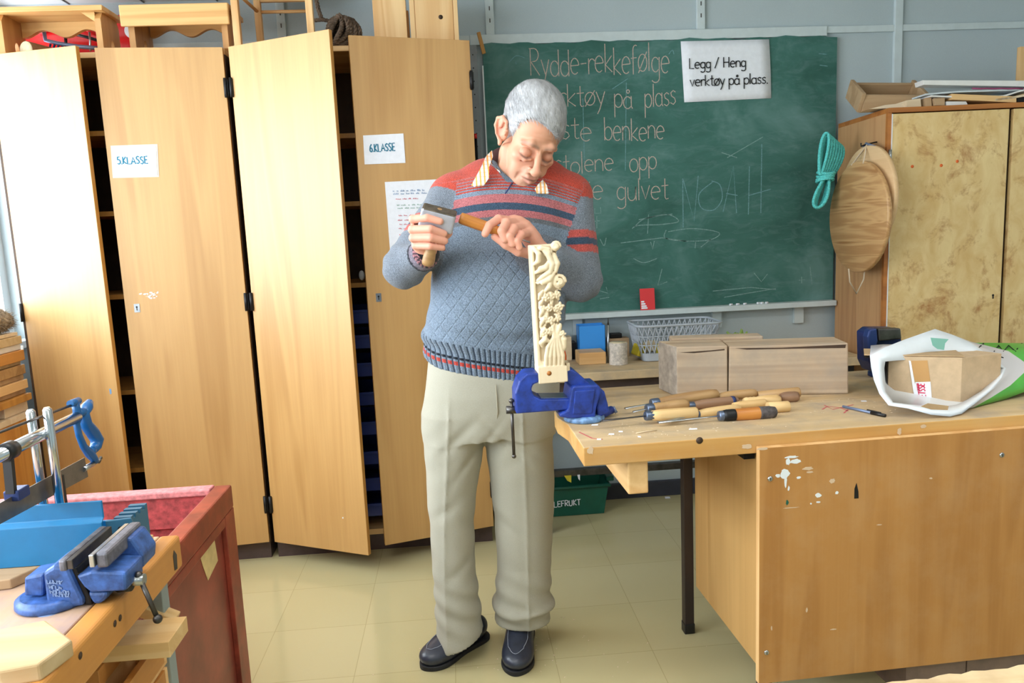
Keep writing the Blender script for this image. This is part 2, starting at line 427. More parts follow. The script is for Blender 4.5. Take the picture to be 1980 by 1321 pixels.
def vnoise(X, Y, Z, sc, seed=0):
    """cheap smooth noise from summed sines"""
    r = np.random.RandomState(seed); out = 0
    for _ in range(6):
        d = r.normal(size=3); d /= np.linalg.norm(d); f = sc*r.uniform(.6, 1.6); out = out+np.sin((X*d[0]+Y*d[1]+Z*d[2])*f+r.uniform(0, 6.28))
    return out/6
# ================================================================ MATERIALS
M_ = {}
M_['beech'] = wood('honey_beech_veneer', (204, 160, 98), (176, 130, 70), 2, .8, .5, .6, .4, cath=.45, coat=.6)
M_['beech_edge'] = wood('beech_edge_band', (205, 150, 75), (170, 115, 52), 2, 1, .4)
M_['cab_in'] = plain('cabinet_inside_brown', (70, 50, 34), .7, var=.15)
M_['plinth'] = plain('dark_brown_plinth', (82, 66, 62), .55, var=.12)
M_['pine'] = wood('pale_pine', (236, 198, 142), (205, 152, 92), 2, 1.0, .5)
M_['pine_x'] = wood('pale_pine_x', (236, 198, 142), (205, 152, 92), 0, 1.0, .5)
M_['pine_y'] = wood('pale_pine_y', (236, 198, 142), (205, 152, 92), 1, 1.0, .5)
M_['stool'] = wood('lacquered_pine', (226, 184, 120), (196, 142, 78), 0, 1.0, .4)
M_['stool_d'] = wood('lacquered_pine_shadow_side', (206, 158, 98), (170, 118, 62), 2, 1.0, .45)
M_['steel'] = plain('bright_steel', (190, 195, 200), .28, 1.0, var=.1)
M_['dsteel'] = plain('dark_worn_steel', (95, 92, 90), .4, .9, var=.25)
M_['black'] = plain('black_iron', (24, 24, 26), .45, .3)
M_['blk_plastic'] = plain('black_plastic', (18, 18, 20), .4)
M_['paper'] = plain('white_paper', (240, 243, 250), .75, var=.02, vs=60)
M_['film'] = plain('plastic_pocket', (214, 205, 190), .25)
M_['teal_ink'] = plain('teal_marker_ink', (28, 120, 150), .7)
M_['blk_ink'] = plain('black_print', (25, 26, 30), .8)
M_['red_ink'] = plain('red_print', (215, 70, 95), .8)
M_['blue_ink'] = plain('pale_blue_print', (110, 150, 190), .8)
M_['grn_ink'] = plain('pale_green_print', (120, 170, 150), .8)
M_['white'] = plain('white_gloss_paint', (222, 228, 230), .4)
M_['bin_blue'] = plain('deep_blue_plastic', (28, 52, 130), .35)
M_['redp'] = plain('glossy_red_plastic', (215, 32, 34), .22)
M_['rope'] = plain('brown_hemp_rope', (96, 78, 62), .9, var=.4, vs=120)

def floor_mat():
    n = NT('worn_olive_vinyl_tiles'); n.set(Roughness=.34, Specular_IOR_Level=.5)
    tc = n.new('ShaderNodeTexCoord')
    mp = n.new('ShaderNodeMapping'); mp.inputs['Location'].default_value = (.062, -.295+.3, 0); n.l(tc.outputs['Object'], mp.inputs['Vector'])
    br = n.new('ShaderNodeTexBrick'); br.offset = 0; br.squash = 1; br.inputs['Scale'].default_value = 1
    br.inputs['Brick Width'].default_value = .3; br.inputs['Row Height'].default_value = .3; br.inputs['Mortar Size'].default_value = .0011; br.inputs['Bias'].default_value = 0
    br.inputs['Color1'].default_value = lin((198, 187, 144)); br.inputs['Color2'].default_value = lin((194, 183, 139)); br.inputs['Mortar'].default_value = lin((174, 161, 118))
    n.l(mp.outputs[0], br.inputs['Vector'])
    f = n.noise(n.coord((3, 3, 3), rnd=False), 1, 5, .6)
    c = n.mix(n.ramp(f, [(.4, (0, 0, 0)), (.75, (110, 110, 110))]), br.outputs['Color'], (188, 174, 124))
    sp = n.noise(n.coord((60, 14, 60), rnd=False), 1, 3, .7)
    c = n.mix(n.ramp(sp, [(.72, (0, 0, 0)), (.8, (90, 90, 90))]), c, (120, 100, 70))
    n.col(c); n.l(n.ramp(f, [(.3, (75, 75, 75)), (.8, (120, 120, 120))]), n.b.inputs['Roughness'])
    return n.m
M_['floor'] = floor_mat()
def wall_mat():
    n = NT('grey_wall_panel'); n.set(Roughness=.7, Specular_IOR_Level=.3)
    v = n.coord((420, 420, 420), rnd=False); f = n.noise(v, 1, 1); g = n.noise(n.coord((2, 2, 2), rnd=False), 1, 4)
    n.col(n.mix(.5, n.ramp(f, [(.3, (176, 190, 194)), (.7, (190, 203, 207))]), n.ramp(g, [(.3, (178, 190, 194)), (.7, (190, 202, 206))])))
    n.bump(f, .15, .001); return n.m
M_['wall'] = wall_mat()
M_['trim'] = plain('pale_grey_trim', (205, 217, 219), .5, var=.03)
M_['ceil'] = plain('white_ceiling_board', (236, 238, 238), .8)
M_['skirt'] = plain('dark_blue_grey_skirting', (62, 64, 76), .5, var=.1)

# ================================================================ ROOM
XL, XR, YB_, YF, ZC = -1.85, 3.3, 3.41, -2.6, 2.30
struct(MB().bb((XL-.3, YF-.1, -.1), (XR+.1, YB_+.1, 0)), 'floor', M_['floor'])
struct(MB().bb((XL-.1, YB_, 0), (XR+.1, YB_+.1, ZC+.05)), 'wall_back', M_['wall'])
struct(MB().bb((XL, YF-.1, 0), (XR+.1, YF, ZC+.05)), 'wall_front', M_['wall'])
struct(MB().bb((XR, YF, 0), (XR+.1, YB_, ZC+.05)), 'wall_right', M_['wall'])
c = MB().bb((XL-.1, YF-.1, ZC), (XR+.1, YB_+.1, ZC+.08))
struct(c, 'ceiling', M_['ceil'])
for i in range(12):     # ceiling board joints
    struct(MB().bb((XL+.02+i*.3-.0025, YF, ZC-.004), (XL+.02+i*.3+.0025, YB_, ZC)), 'trim_%d' % (20+i), M_['dsteel'])
# left wall: sill wall, lintel, piers, windows
WZ0, WZ1 = .92, 2.16
w = MB().bb((XL-.2, YF, 0), (XL, YB_, WZ0)).bb((XL-.2, YF, WZ1), (XL, YB_, ZC+.05))
for y0, y1 in ((YB_-.012, YB_), (2.18, 2.26), (.98, 1.06), (-.22, -.14), (YF, -1.34)): w.bb((XL-.2, y0, WZ0), (XL, y1, WZ1))
struct(w, 'wall_left', M_['wall'])
glass = NT('window_glass'); gt = glass.t
tr = glass.new('ShaderNodeBsdfTransparent'); gl = glass.new('ShaderNodeBsdfGlossy'); gl.inputs['Roughness'].default_value = .02
mx = glass.new('ShaderNodeMixShader'); mx.inputs[0].default_value = .06
glass.l(tr.outputs[0], mx.inputs[1]); glass.l(gl.outputs[0], mx.inputs[2]); glass.l(mx.outputs[0], glass.n['Material Output'].inputs['Surface'])
for k, (y0, y1) in enumerate(((2.26, YB_-.012), (1.06, 2.18), (-.14, .98), (-1.34, -.22))):
    root = new_obj('window_%d' % (k+1), None); root.location = (XL-.1, (y0+y1)/2, WZ0); root['kind'] = 'structure'
    f = MB(); d = .05
    f.bb((XL-.13, y0, WZ0), (XL-.07, y0+d, WZ1)).bb((XL-.13, y1-d, WZ0), (XL-.07, y1, WZ1)).bb((XL-.13, y0+d, WZ0), (XL-.07, y1-d, WZ0+d)).bb((XL-.13, y0+d, WZ1-d), (XL-.07, y1-d, WZ1))
    f.build('window_frame', M_['white'], root, world=True)
    MB().bb((XL-.102, y0+d, WZ0+d), (XL-.098, y1-d, WZ1-d)).build('window_pane', glass.m, root, world=True)
struct(MB().bb((XL-.06, -1.34, WZ0-.03), (XL+.03, YB_-.02, WZ0)), 'trim_1', M_['white'])
# back wall trims
zt = 2.118
struct(MB().bb((.12, YB_-.022, zt-.030), (1.715, YB_, zt+.012)), 'trim_2', M_['trim'], bevel=.002)
struct(MB().bb((1.715, YB_-.014, zt-.017), (XR, YB_, zt+.012)), 'trim_3', M_['trim'], bevel=.002)
struct(MB().bb((2.033, YB_-.017, .05), (2.070, YB_, ZC)), 'trim_4', M_['trim'], bevel=.002)
struct(MB().bb((XL, YB_-.014, zt-.017), (.12, YB_, zt+.012)), 'trim_5', M_['trim'], bevel=.002)
struct(MB().bb((XL, YB_-.02, 0), (XR, YB_, .075)), 'baseboard_back', M_['skirt'], bevel=.003)
struct(MB().bb((XR-.02, YF, 0), (XR, YB_, .075)), 'baseboard_right', M_['skirt'], bevel=.003)
struct(MB().bb((XL, YF, 0), (XL+.02, YB_, .075)), 'baseboard_left', M_['skirt'], bevel=.003)
# slotted shelf standards
def standard(x, z0, lab):
    r = thing('shelf_standard', lab, 'shelf rail', (x, YB_, z0), group=None)
    MB().bb((x-.0185, YB_-.016, z0), (x+.0185, YB_, ZC-.005)).build('rail', M_['trim'], r, world=True, bevel=.002)
    s = MB(); z = z0+.05
    while z < ZC-.03:
        s.bb((x-.0022, YB_-.0172, z), (x+.0022, YB_-.0155, z+.017)); z += .05
    s.build('slots', M_['dsteel'], r, world=True)
standard(.211, zt+.012, 'slotted pale grey shelf rail above the chalkboard\'s left end')
standard(-.673, zt+.012, 'slotted pale grey shelf rail behind the stool with thin legs')
standard(1.142, zt+.012, 'slotted pale grey shelf rail above the taped Legg Heng sign')

# ================================================================ LIGHT
wd = bpy.data.worlds.new('world'); SC.world = wd; wd.use_nodes = True
bg = wd.node_tree.nodes['Background']; bg.inputs[0].default_value = (.80, .90, 1.0, 1); bg.inputs[1].default_value = 1.0
def area(name, loc, target, sx, sy, power, color=(1, 1, 1), spread=180):
    l = bpy.data.lights.new(name, 'AREA'); l.shape = 'RECTANGLE'; l.size = sx; l.size_y = sy; l.energy = power; l.color = color; l.spread = rad(spread)
    o = new_obj(name, l); d = V(target)-V(loc); o.location = loc; o.rotation_euler = d.to_track_quat('-Z', 'Y').to_euler(); return o
area('daylight_window', (XL-.45, .9, 1.62), (XL+1, .9, 1.50), 5.6, 1.7, 430, (.86, .94, 1.0))
# unseen ceiling lamps, added for general fill light
M_['tube'] = NT('fill_lamp_panel'); M_['tube'].b.inputs['Emission Color'].default_value = (1, .97, .92, 1); M_['tube'].b.inputs['Emission Strength'].default_value = 4; M_['tube'] = M_['tube'].m
for i, (x, y) in enumerate(((-.5, 1.0), (1.5, 1.0), (-.5, -1.0), (1.5, -1.0))):
    r = thing('fill_lamp', 'unseen white ceiling lamp added as fill light', 'lamp', (x, y, ZC), group='added fill lamps')
    MB().bb((x-.62, y-.15, ZC-.05), (x+.62, y+.15, ZC-.004)).build('housing', M_['white'], r, world=True, bevel=.004)
    MB().bb((x-.58, y-.12, ZC-.056), (x+.58, y+.12, ZC-.05)).build('diffuser', M_['tube'], r, world=True)
    area('fill_glow', (x, y, ZC-.06), (x, y, 0), 1.15, .24, 8.5, (1, .98, .94))
SC.view_settings.view_transform = 'Standard'; SC.view_settings.look = 'None'; SC.view_settings.gamma = 1; SC.view_settings.use_curve_mapping = False
SC.view_settings.exposure = -0.10
SC.cycles.max_bounces = 8; SC.cycles.diffuse_bounces = 4; SC.cycles.transparent_max_bounces = 12

# ================================================================ TALL CABINETS, LEFT
CY, ZT, ZB = 2.975, 2.006, .08
def cabinet(x0, x1, label, shelves):
    r = thing('tall_cabinet', label, 'cabinet', ((x0+x1)/2, 3.18, 0))
    b = MB(); t = .019; y0, y1 = CY+.022, 3.385
    b.bb((x0+.004, y0, .072), (x0+.004+t, y1, 1.985)).bb((x1-.004-t, y0, .072), (x1-.004, y1, 1.985)).bb((x0+.023, y1-.006, .072), (x1-.023, y1, 1.985))
    b.build('carcass', M_['cab_in'], r, world=True)
    MB().bb((x0+.004, y0-.002, 1.985), (x1-.004, y1, 2.005)).build('top_board', M_['pine_x'], r, world=True, bevel=.001)
    MB().bb((x0+.025, y0-.002, .072), (x1-.025, y1-.008, .095)).build('bottom_board', M_['pine_x'], r, world=True)
    MB().bb((x0+.01, y0+.012, 0), (x1-.01, y1, .072)).build('plinth', M_['plinth'], r, world=True)
    for z in shelves: MB().bb((x0+.025, y0+.035, z-.009), (x1-.025, y1-.008, z+.009)).build('shelf', M_['beech_edge'], r, world=True)
    return r
def door(r, hx, hy, fx, fy, handed, scuffs=None, keyz=1.06):
    """door leaf from hinge (hx,hy) to free edge (fx,fy)"""
    h = V((hx, hy, 0)); f = V((fx, fy, 0)); d = (f-h).normalized(); n = V((d.y, -d.x, 0))
    if n.y > 0: n = -n
    # leaf frame: x along door, y inward, z up
    L = (f-h).length
    e = new_obj('door', None)
    me = MB(); M3 = xf(d, z=(0, 0, 1)); s = 1 if (M3 @ V((0, 1, 0))).dot(n) < 0 else -1
    me.bb((.002, min(0, s*.018), 0), (L, max(0, s*.018), ZT-ZB))
    COL.objects.unlink(e); bpy.data.objects.remove(e)
    # leaf mesh keeps its own local frame so the grain runs up the door
    bm = me.bm; bm.verts.ensure_lookup_table()
    o = me.build('door', [M_['beech'], M_['beech_edge']], r, bevel=.0012)
    for p in o.data.polygons:
        if abs(p.normal.y) < .5: p.material_index = 1
    Mw = Matrix.Translation((hx, hy, ZB)) @ M3.to_4x4()
    o.matrix_basis = world_of(r).inverted() @ Mw
    # hinges and lock plate
    for z in (1.86-ZB, 1.06-ZB, .24-ZB):
        q = MB().cyl((.003, -s*.004, z-.035), (.003, -s*.004, z+.035), .0065, 10).bb((-.006, -s*.002-.002, z-.03), (.010, -s*.002+.002, z+.03))
        q.build('hinge', M_['black'], o)
    if keyz:
        k = MB().bb((L-.052, -s*.0015 if s > 0 else 0, keyz-ZB-.016), (L-.032, 0 if s > 0 else -s*.0015, keyz-ZB+.016)); kp = k.build('lock_plate', M_['steel'], o)
        MB().cyl((L-.042, 0, keyz-ZB+.004), (L-.042, -s*.0022, keyz-ZB+.004), .0035, 10).bb((L-.0435, min(0, -s*.0022), keyz-ZB-.009), (L-.0405, max(0, -s*.0022), keyz-ZB+.003)).build('keyhole', M_['black'], kp)
    return o, Mw, s
c1 = cabinet(-1.662, -.805, 'tall beech cabinet at the window end, paint scuff on its door', (.40, .72, 1.10, 1.42, 1.72))
c2 = cabinet(-.797, .108, 'tall beech cabinet beside the chalkboard with blue bins in its gap', (1.10, 1.42, 1.68))
d1 = door(c1, -1.660, 3.0, -1.297, 2.898, 0, keyz=0)
d2 = door(c1, -.808, 2.975, -1.249, 2.935, 0)
d3 = door(c2, -.790, 2.972, -.388, 2.768, 0, keyz=0)
d4 = door(c2, .106, 2.972, -.332, 2.852, 0)
tag(d1[0], 'pale glaring half open door leaf'); tag(d3[0], 'pale glaring wide open door leaf')
# white scuff on the 5.KLASSE door (torn paint)
def on_door(D, px, py, lift=.0005):
    o, Mw, s = D; Mi = Mw.inverted(); n = Mw.to_3x3() @ V((0, -s, 0)); p0 = Mw @ V((0, 0, 0))
    return Mi @ atp(px, py, p0, n)
def patch(D, pts, name, mat, lift=.0006):
    o, Mw, s = D; P = [on_door(D, *p) for p in pts]
    mb = MB(); mb.prism([(p.x, p.z) for p in P], (0, 0, 0), (1, 0, 0), (0, 0, 1), (0, -s, 0), lift)
    return mb.build(name, mat, o)
sc = MB(); o, Mw, s = d2
for _ in range(26):
    a, b = random.gauss(290, 9), random.gauss(571, 4); p = on_door(d2, a, b); q = random.uniform(.002, .008)
    sc.prism([(p.x+q*math.cos(k*1.05)*random.uniform(.5, 1.2), p.z+q*.5*math.sin(k*1.05)*random.uniform(.5, 1.2)) for k in range(6)], n=(0, -s, 0), t=.0005)
sc.build('paint_scuff', M_['white'], o)
patch(d1, [(40, 668), (45, 668), (46, 690), (41, 690)], 'tape_scrap', M_['white'])
patch(d1, [(211, 752), (215, 752), (216, 761), (213, 763)], 'ink_mark', M_['blue_ink'])
patch(d3, [(662, 1000), (664, 1000), (664, 1003), (662, 1003)], 'paint_speck', M_['white'])

# paper signs on the doors
def sheet(D, quad, name, label, cat, film=None):
    """paper on a door given its four image corners TL TR BR BL -> local frame thing"""
    o, Mw, s = D; n = Mw.to_3x3() @ V((0, -s, 0)); p0 = Mw @ V((0, -s*.002, 0))
    C = [atp(p[0], p[1], p0, n) for p in quad]; c0 = sum(C, V())/4
    ux = (C[1]-C[0]+C[2]-C[3]).normalized(); uy = n.cross(ux).normalized()
    if uy.z < 0: uy = -uy
    r = thing(name, label, cat, c0)
    mb = MB(); vs = [mb.bm.verts.new(p) for p in C] ; vb = [mb.bm.verts.new(p - n*.0008) for p in C]
    mb._f(vs); mb._f(vb[::-1])
    for i in range(4): mb._f([vs[i], vs[(i+1) % 4], vb[(i+1) % 4], vb[i]])
    mb.build('sheet', M_['paper'], r, world=True)
    return r, C, ux, uy, n
def pocket(r, C, g, n):
    c0 = sum(C, V())/4; mb = MB(); vs = [mb.bm.verts.new(c0+(p-c0)*g-n*.0011) for p in C]; vb = [mb.bm.verts.new(c0+(p-c0)*g-n*.0018) for p in C]
    mb._f(vs); mb._f(vb[::-1])
    for i in range(4): mb._f([vs[i], vs[(i+1) % 4], vb[(i+1) % 4], vb[i]])
    mb.build('plastic_pocket', M_['film'], r, world=True)
r, C, ux, uy, n = sheet(d2, [(217, 284), (301, 281), (304, 340), (221, 342)], 'paper_sign', 'paper reading 5.KLASSE in a plastic pocket, above the paint scuff', 'sign'); pocket(r, C, 1.08, n)
mb = MB(); write(mb, '5.KLASSE', atp(227, 318, C[0], n), ux, uy, .026, .0042, n, .05, .0008, squeeze=.72*1.30); mb.build('writing', M_['teal_ink'], r, world=True)
r, C, ux, uy, n = sheet(d4, [(702, 262), (780, 258), (784, 315), (705, 318)], 'paper_sign', 'paper reading 6.KLASSE above the instruction sheet', 'sign')
mb = MB(); write(mb, '6.KLASSE', atp(715, 294, C[0], n), ux, uy, .027, .0042, n, .05, .0008, squeeze=.68*1.18); mb.build('writing', M_['teal_ink'], r, world=True)
r, C, ux, uy, n = sheet(d4, [(744, 352), (862, 346), (872, 520), (757, 522)], 'instruction_sheet', 'white instruction sheet with red bullet lines on cabinet door behind the mallet', 'poster')
def fine(mb, px, py, px2, hh, seed):   # small unreadable print: word-like groups of short strokes
    rng = random.Random(seed); x = px
    while x < px2:
        wl = rng.uniform(4, 12)
        for k in range(max(2, int(wl/1.7))):
            a = atp(x+k*1.7, py-(x-px)*.03, C[0], n); h = hh*rng.choice((.6, .6, 1)); 
            mb.ribbon([a, a+uy*h+ux*rng.uniform(-.0006, .0006)], .0013, n, .0008)
            if rng.random() < .6: mb.ribbon([a+uy*h*rng.choice((0, .5, 1)), a+uy*h*.5+ux*.0018], .001, n, .0008)
        x += wl+2.4
mb = MB(); fine(mb, 760, 371, 825, .0068, 1); fine(mb, 761, 376.5, 838, .0062, 2); mb.build('heading', M_['blue_ink'], r, world=True)
mb = MB()
for i, (y, x2) in enumerate(((386, 812), (418, 800), (427, 802), (435, 797), (443, 800), (455, 795))): fine(mb, 768+(y-386)*.1, y, x2, .005, 10+i)
for y in (386, 427, 443, 455): mb.cyl(atp(766+(y-386)*.1, y-1, C[0], n), atp(766+(y-386)*.1, y-1, C[0], n)+n*.001, .0016, 8)
mb.build('red_lines', M_['red_ink'], r, world=True)
mb = MB(); fine(mb, 768, 398, 845, .005, 21); fine(mb, 769, 404, 840, .005, 22); mb.build('green_lines', M_['grn_ink'], r, world=True)
# blue storage bins seen through the gap of the second cabinet
for i, y in enumerate((612, 660, 714, 770, 827, 884, 935, 984)):
    z = aty(690, y+14, 3.03).z
    r = thing('storage_bin', 'deep blue plastic bin in the dark gap between cabinet doors', 'bin', (-.30, 3.03, z), group='blue bins in the cabinet gap')
    b = MB(); x0, x1, yy0, yy1, h = -.47, -.298, 3.012, 3.30, .056
    for lo, hi in (((x0, yy0, z), (x1, yy1, z+.004)), ((x0, yy0, z), (x1, yy0+.004, z+h)), ((x0, yy1-.004, z), (x1, yy1, z+h)), ((x0, yy0, z), (x0+.004, yy1, z+h)), ((x1-.004, yy0, z), (x1, yy1, z+h))): b.bb(lo, hi)
    b.build('tub', M_['bin_blue'], r, world=True, bevel=.0015)
    MB().bb((x0-.004, yy0-.006, z+h-.010), (x1+.004, yy0, z+h)).build('lip', M_['bin_blue'], r, world=True, bevel=.001)
    q = MB().bb((-.292, 3.012, z+h-.004), (-.268, 3.33, z+h+.010))
    q.build('runner', M_['pine_y'], c2, world=True)
# small knob of a jar in each gap
tag(MB().ball((-.372, 3.06, 1.137), (.012, .012, .020)).build('glass_jar', M_['white'], None), 'small white jar in the gap above the blue bins', 'jar')
tag(MB().ball((-1.262, 3.05, 1.135), (.013, .013, .020)).build('glass_jar', M_['white'], None), 'small white jar in the dark gap beside the scuffed door', 'jar')
# ================================================================ ON TOP OF THE LEFT CABINETS
TOPZ = 2.0055
def hole_poly(cx, cz, r=.014, h=.05, n=14):
    return [(cx+r*math.sin(a)*(1+.35*math.cos(2*a)), cz+h*.5*math.cos(a)) for a in (2*math.pi*i/n for i in range(n))]
def panel_with_hole(mb, x0, x1, y0, y1, z0, z1, hy, hz, r=.014, h=.05):
    """board in the YZ plane between x0 and x1 with an oval hole through it"""
    n = 24; out = []; inn = []
    for i in range(n):
        a = 2*math.pi*(i+.5)/n; c, s = math.cos(a), math.sin(a)
        inn.append((hy+r*c, hz+h/2*s))
        k = 1/max(abs(c), abs(s)); out.append((hy + (y1-hy if c*k > 0 else hy-y0)*c*k, hz + (z1-hz if s*k > 0 else hz-z0)*s*k))
    for lst in (0,):
        A = [[mb.bm.verts.new((x, p[0], p[1])) for p in L] for x in (x0, x1) for L in (out, inn)]
        o0, i0, o1, i1 = A
        for k in range(n):
            j = (k+1) % n
            mb._f([o0[k], o0[j], i0[j], i0[k]]); mb._f([o1[j], o1[k], i1[k], i1[j]])
            mb._f([o0[j], o0[k], o1[k], o1[j]]); mb._f([i0[k], i0[j], i1[j], i1[k]])
def step_stool(label, x0, x1, y0, y1, h, apron_front):
    r = thing('step_stool', label, 'stool', ((x0+x1)/2, (y0+y1)/2, TOPZ)); z1 = TOPZ+h
    MB().bb((x0-.012, y0-.008, z1-.019), (x1+.012, y1+.012, z1)).build('seat', M_['stool'], r, world=True, bevel=.003)
    for xa in (x0+.004, x1-.026):
        mb = MB(); panel_with_hole(mb, xa, xa+.022, y0+.006, y1, TOPZ, z1-.0195, (y0+y1)/2+.01, TOPZ+.045)
        mb.build('side_panel', M_['stool_d'], r, world=True)
    # aprons: back one with a wavy lower edge
    n = 30; pts = [(x0+.028, z1-.0195)]
    pts = [(x0+.03+(x1-x0-.06)*i/n, z1-.062-.014*math.cos(2*math.pi*i/n*2)) for i in range(n+1)] + [(x1-.03, z1-.0195), (x0+.03, z1-.0195)]
    MB().prism(pts, (0, y1-.03, 0), t=.02).build('apron', M_['stool'], r, world=True)
    if apron_front:
        MB().bb((x0-.012, y0-.022, z1-.078), (x1+.012, y0-.0085, z1-.002)).build('front_apron', M_['stool'], r, world=True, bevel=.004)
    else:
        MB().prism([(x1-.026, z1-.02), (x1-.075, z1-.02), (x1-.026, z1-.055)], (0, y0+.012, 0), t=.02).build('corner_block', M_['stool'], r, world=True)
    return r
xs0, xs1 = aty(-8, 60, 3.04).x, aty(200, 60, 3.04).x
step_stool('low pine step stool with pierced sides, leftmost on the cabinets', xs0, xs1, 3.03, 3.19, aty(100, 12, 3.03).z-TOPZ, False)
xs0, xs1 = aty(246, 50, 3.04).x, aty(442, 50, 3.04).x
step_stool('low pine step stool with a deep front board above cabinet door', xs0, xs1, 3.03, 3.21, aty(340, 9, 3.03).z-TOPZ, True)
# thin legged stool
r = thing('legged_stool', 'pine stool with four thin square legs and rungs beside the brown rope', 'stool', (-.68, 3.15, TOPZ))
la, lb = aty(458, 50, 3.03).x, aty(601, 50, 3.03).x; zt2 = 2.292
for x, y in ((la, 3.03), (lb, 3.03), (la+.035, 3.24), (lb-.035, 3.24)):
    MB().bar((x, y, TOPZ), (x+(.0 if y < 3.1 else .0), y, zt2-.02), .026, .026, (0, 1, 0)).build('leg', M_['pine'], r, world=True, bevel=.002)
z1 = aty(530, 23, 3.24).z
MB().cyl((la+.035, 3.24, z1), (lb-.035, 3.24, z1), .0065, 10).build('rung', M_['pine_x'], r, world=True)
MB().cyl((la, 3.03, z1+.022), (la+.035, 3.24, z1), .0065, 10).build('rung', M_['pine_y'], r, world=True)
MB().cyl((lb, 3.03, z1+.022), (lb-.035, 3.24, z1), .0065, 10).build('rung', M_['pine_y'], r, world=True)
z2 = aty(530, 1, 3.24).z; MB().bb((la+.048, 3.232, z2-.006), (lb-.048, 3.248, z2+.016)).build('top_rail', M_['pine_x'], r, world=True)
MB().bb((la-.02, 3.005, zt2-.02), (lb+.02, 3.26, zt2)).build('seat', M_['pine_x'], r, world=True, bevel=.003)

# brown rope hank
def rope_pts(fn, n): return [fn(i/n) for i in range(n+1)]
def rope_tube(mb, pts, r, strands=3, pitch=.035, n=6, closed=False):
    """twisted rope: three strands wound round the path"""
    P = [V(p) for p in pts]; L = [0]
    for a, b in zip(P, P[1:]): L.append(L[-1]+(b-a).length)
    tot = L[-1]; m_ = max(12, int(tot/(pitch/7))); m_ = min(m_, 260)
    def at(s):
        import bisect
        i = min(max(bisect.bisect_right(L, s)-1, 0), len(P)-2); f = (s-L[i])/max(L[i+1]-L[i], 1e-9); return P[i].lerp(P[i+1], f), (P[i+1]-P[i]).normalized()
    up = V((.3, .5, .8)).normalized(); nr = []
    S = []
    for k in range(m_+1):
        p, t = at(tot*k/m_); up = (up - t*up.dot(t)).normalized(); S.append((p, up.copy(), t.cross(up)))
    for st in range(strands):
        mb.tube([p+(u*math.cos(2*math.pi*(tot*k/m_/pitch+st/strands))+v*math.sin(2*math.pi*(tot*k/m_/pitch+st/strands)))*r*.5 for k, (p, u, v) in enumerate(S)], r*.58, n)
mb = MB(); c0 = aty(664, 50, 3.10); rng = random.Random(3)
for i in range(9):
    a0 = 0; w_ = rng.uniform(.085, .105); h_ = rng.uniform(.050, .060); dy = (i-4)*.011; tilt = -.25+rng.uniform(-.35, .35); cxo = (i-4)*.006
    def f(t, a0=a0, w_=w_, h_=h_, dy=dy, tilt=tilt, cxo=cxo):
        a = 2*math.pi*t; x = w_*math.cos(a)*.62*(.55+.45*math.cos(cxo*90)); z = h_*math.sin(a)
        return c0 + V((cxo+x*math.cos(tilt)-z*math.sin(tilt)*1.0, dy+.012*math.sin(3*a+i), TOPZ+.072-c0.z+z*math.cos(tilt)*.95+x*math.sin(tilt)))
    rope_tube(mb, rope_pts(f, 40), .0095)
p1 = aty(600, 40, 3.1); rope_tube(mb, [p1, aty(625, 38, 3.1), aty(650, 44, 3.1)], .0075)
rope_tube(mb, [aty(611, -2, 3.12), aty(616, 20, 3.12), aty(622, 36, 3.12)], .0085)
solo(mb, 'rope_hank', M_['rope'], 'coiled brown hemp rope lying on top of the cabinets', 'rope', (c0.x, c0.y, TOPZ))
# upright boards
def upboard(px0, px1, y, pz, name, label, mat, t=.022, grooves=()):
    x0, x1 = aty(px0, 40, y).x, aty(px1, 40, y).x; zt_ = aty((px0+px1)/2, pz, y).z
    mb = MB(); poly = [(x0, TOPZ), (x1, TOPZ), (x1, zt_), (x0, zt_)]
    if grooves:
        xs = [x0] + [aty(g, 40, y).x for g in grooves] + [x1]
        for i, (a, b) in enumerate(zip(xs, xs[1:])):
            mb.bb((a+(.0012 if i else 0), y, TOPZ), (b-(.0012 if i < len(xs)-2 else 0), y+t, zt_))
        mb.bb((x0+.004, y+.004, TOPZ), (x1-.004, y+t-.002, zt_-.001))
    else: mb.bb((x0, y, TOPZ), (x1, y+t, zt_))
    return solo(mb, name, mat, label, 'board', ((x0+x1)/2, y, TOPZ), bevel=.0012)
M_['pine_knot'] = wood('knotty_pine', (238, 204, 150), (210, 158, 98), 2, .8, .5, cath=.8)
upboard(722, 786, 3.10, -3, 'pine_board', 'upright pine board with arched grain right of the brown rope', M_['pine_knot'], .05)
upboard(793, 886, 3.09, -3, 'tongue_board', 'upright tongue and groove board nearest the chalkboard', M_['pine_knot'], .022, grooves=(803, 877))
upboard(786.5, 790.5, 3.13, 20, 'narrow_batten', 'narrow reddish batten between two upright boards', M_['beech_edge'], .03)
k = MB().lathe([(.0001, 0), (.006, 0), (.0085, .0006), (.0001, .0006)], aty(852, 33, 3.0895), frame((0, -1, 0)), 14); k.build('knot', M_['cab_in'], bpy.data.objects['tongue_board'], world=True)

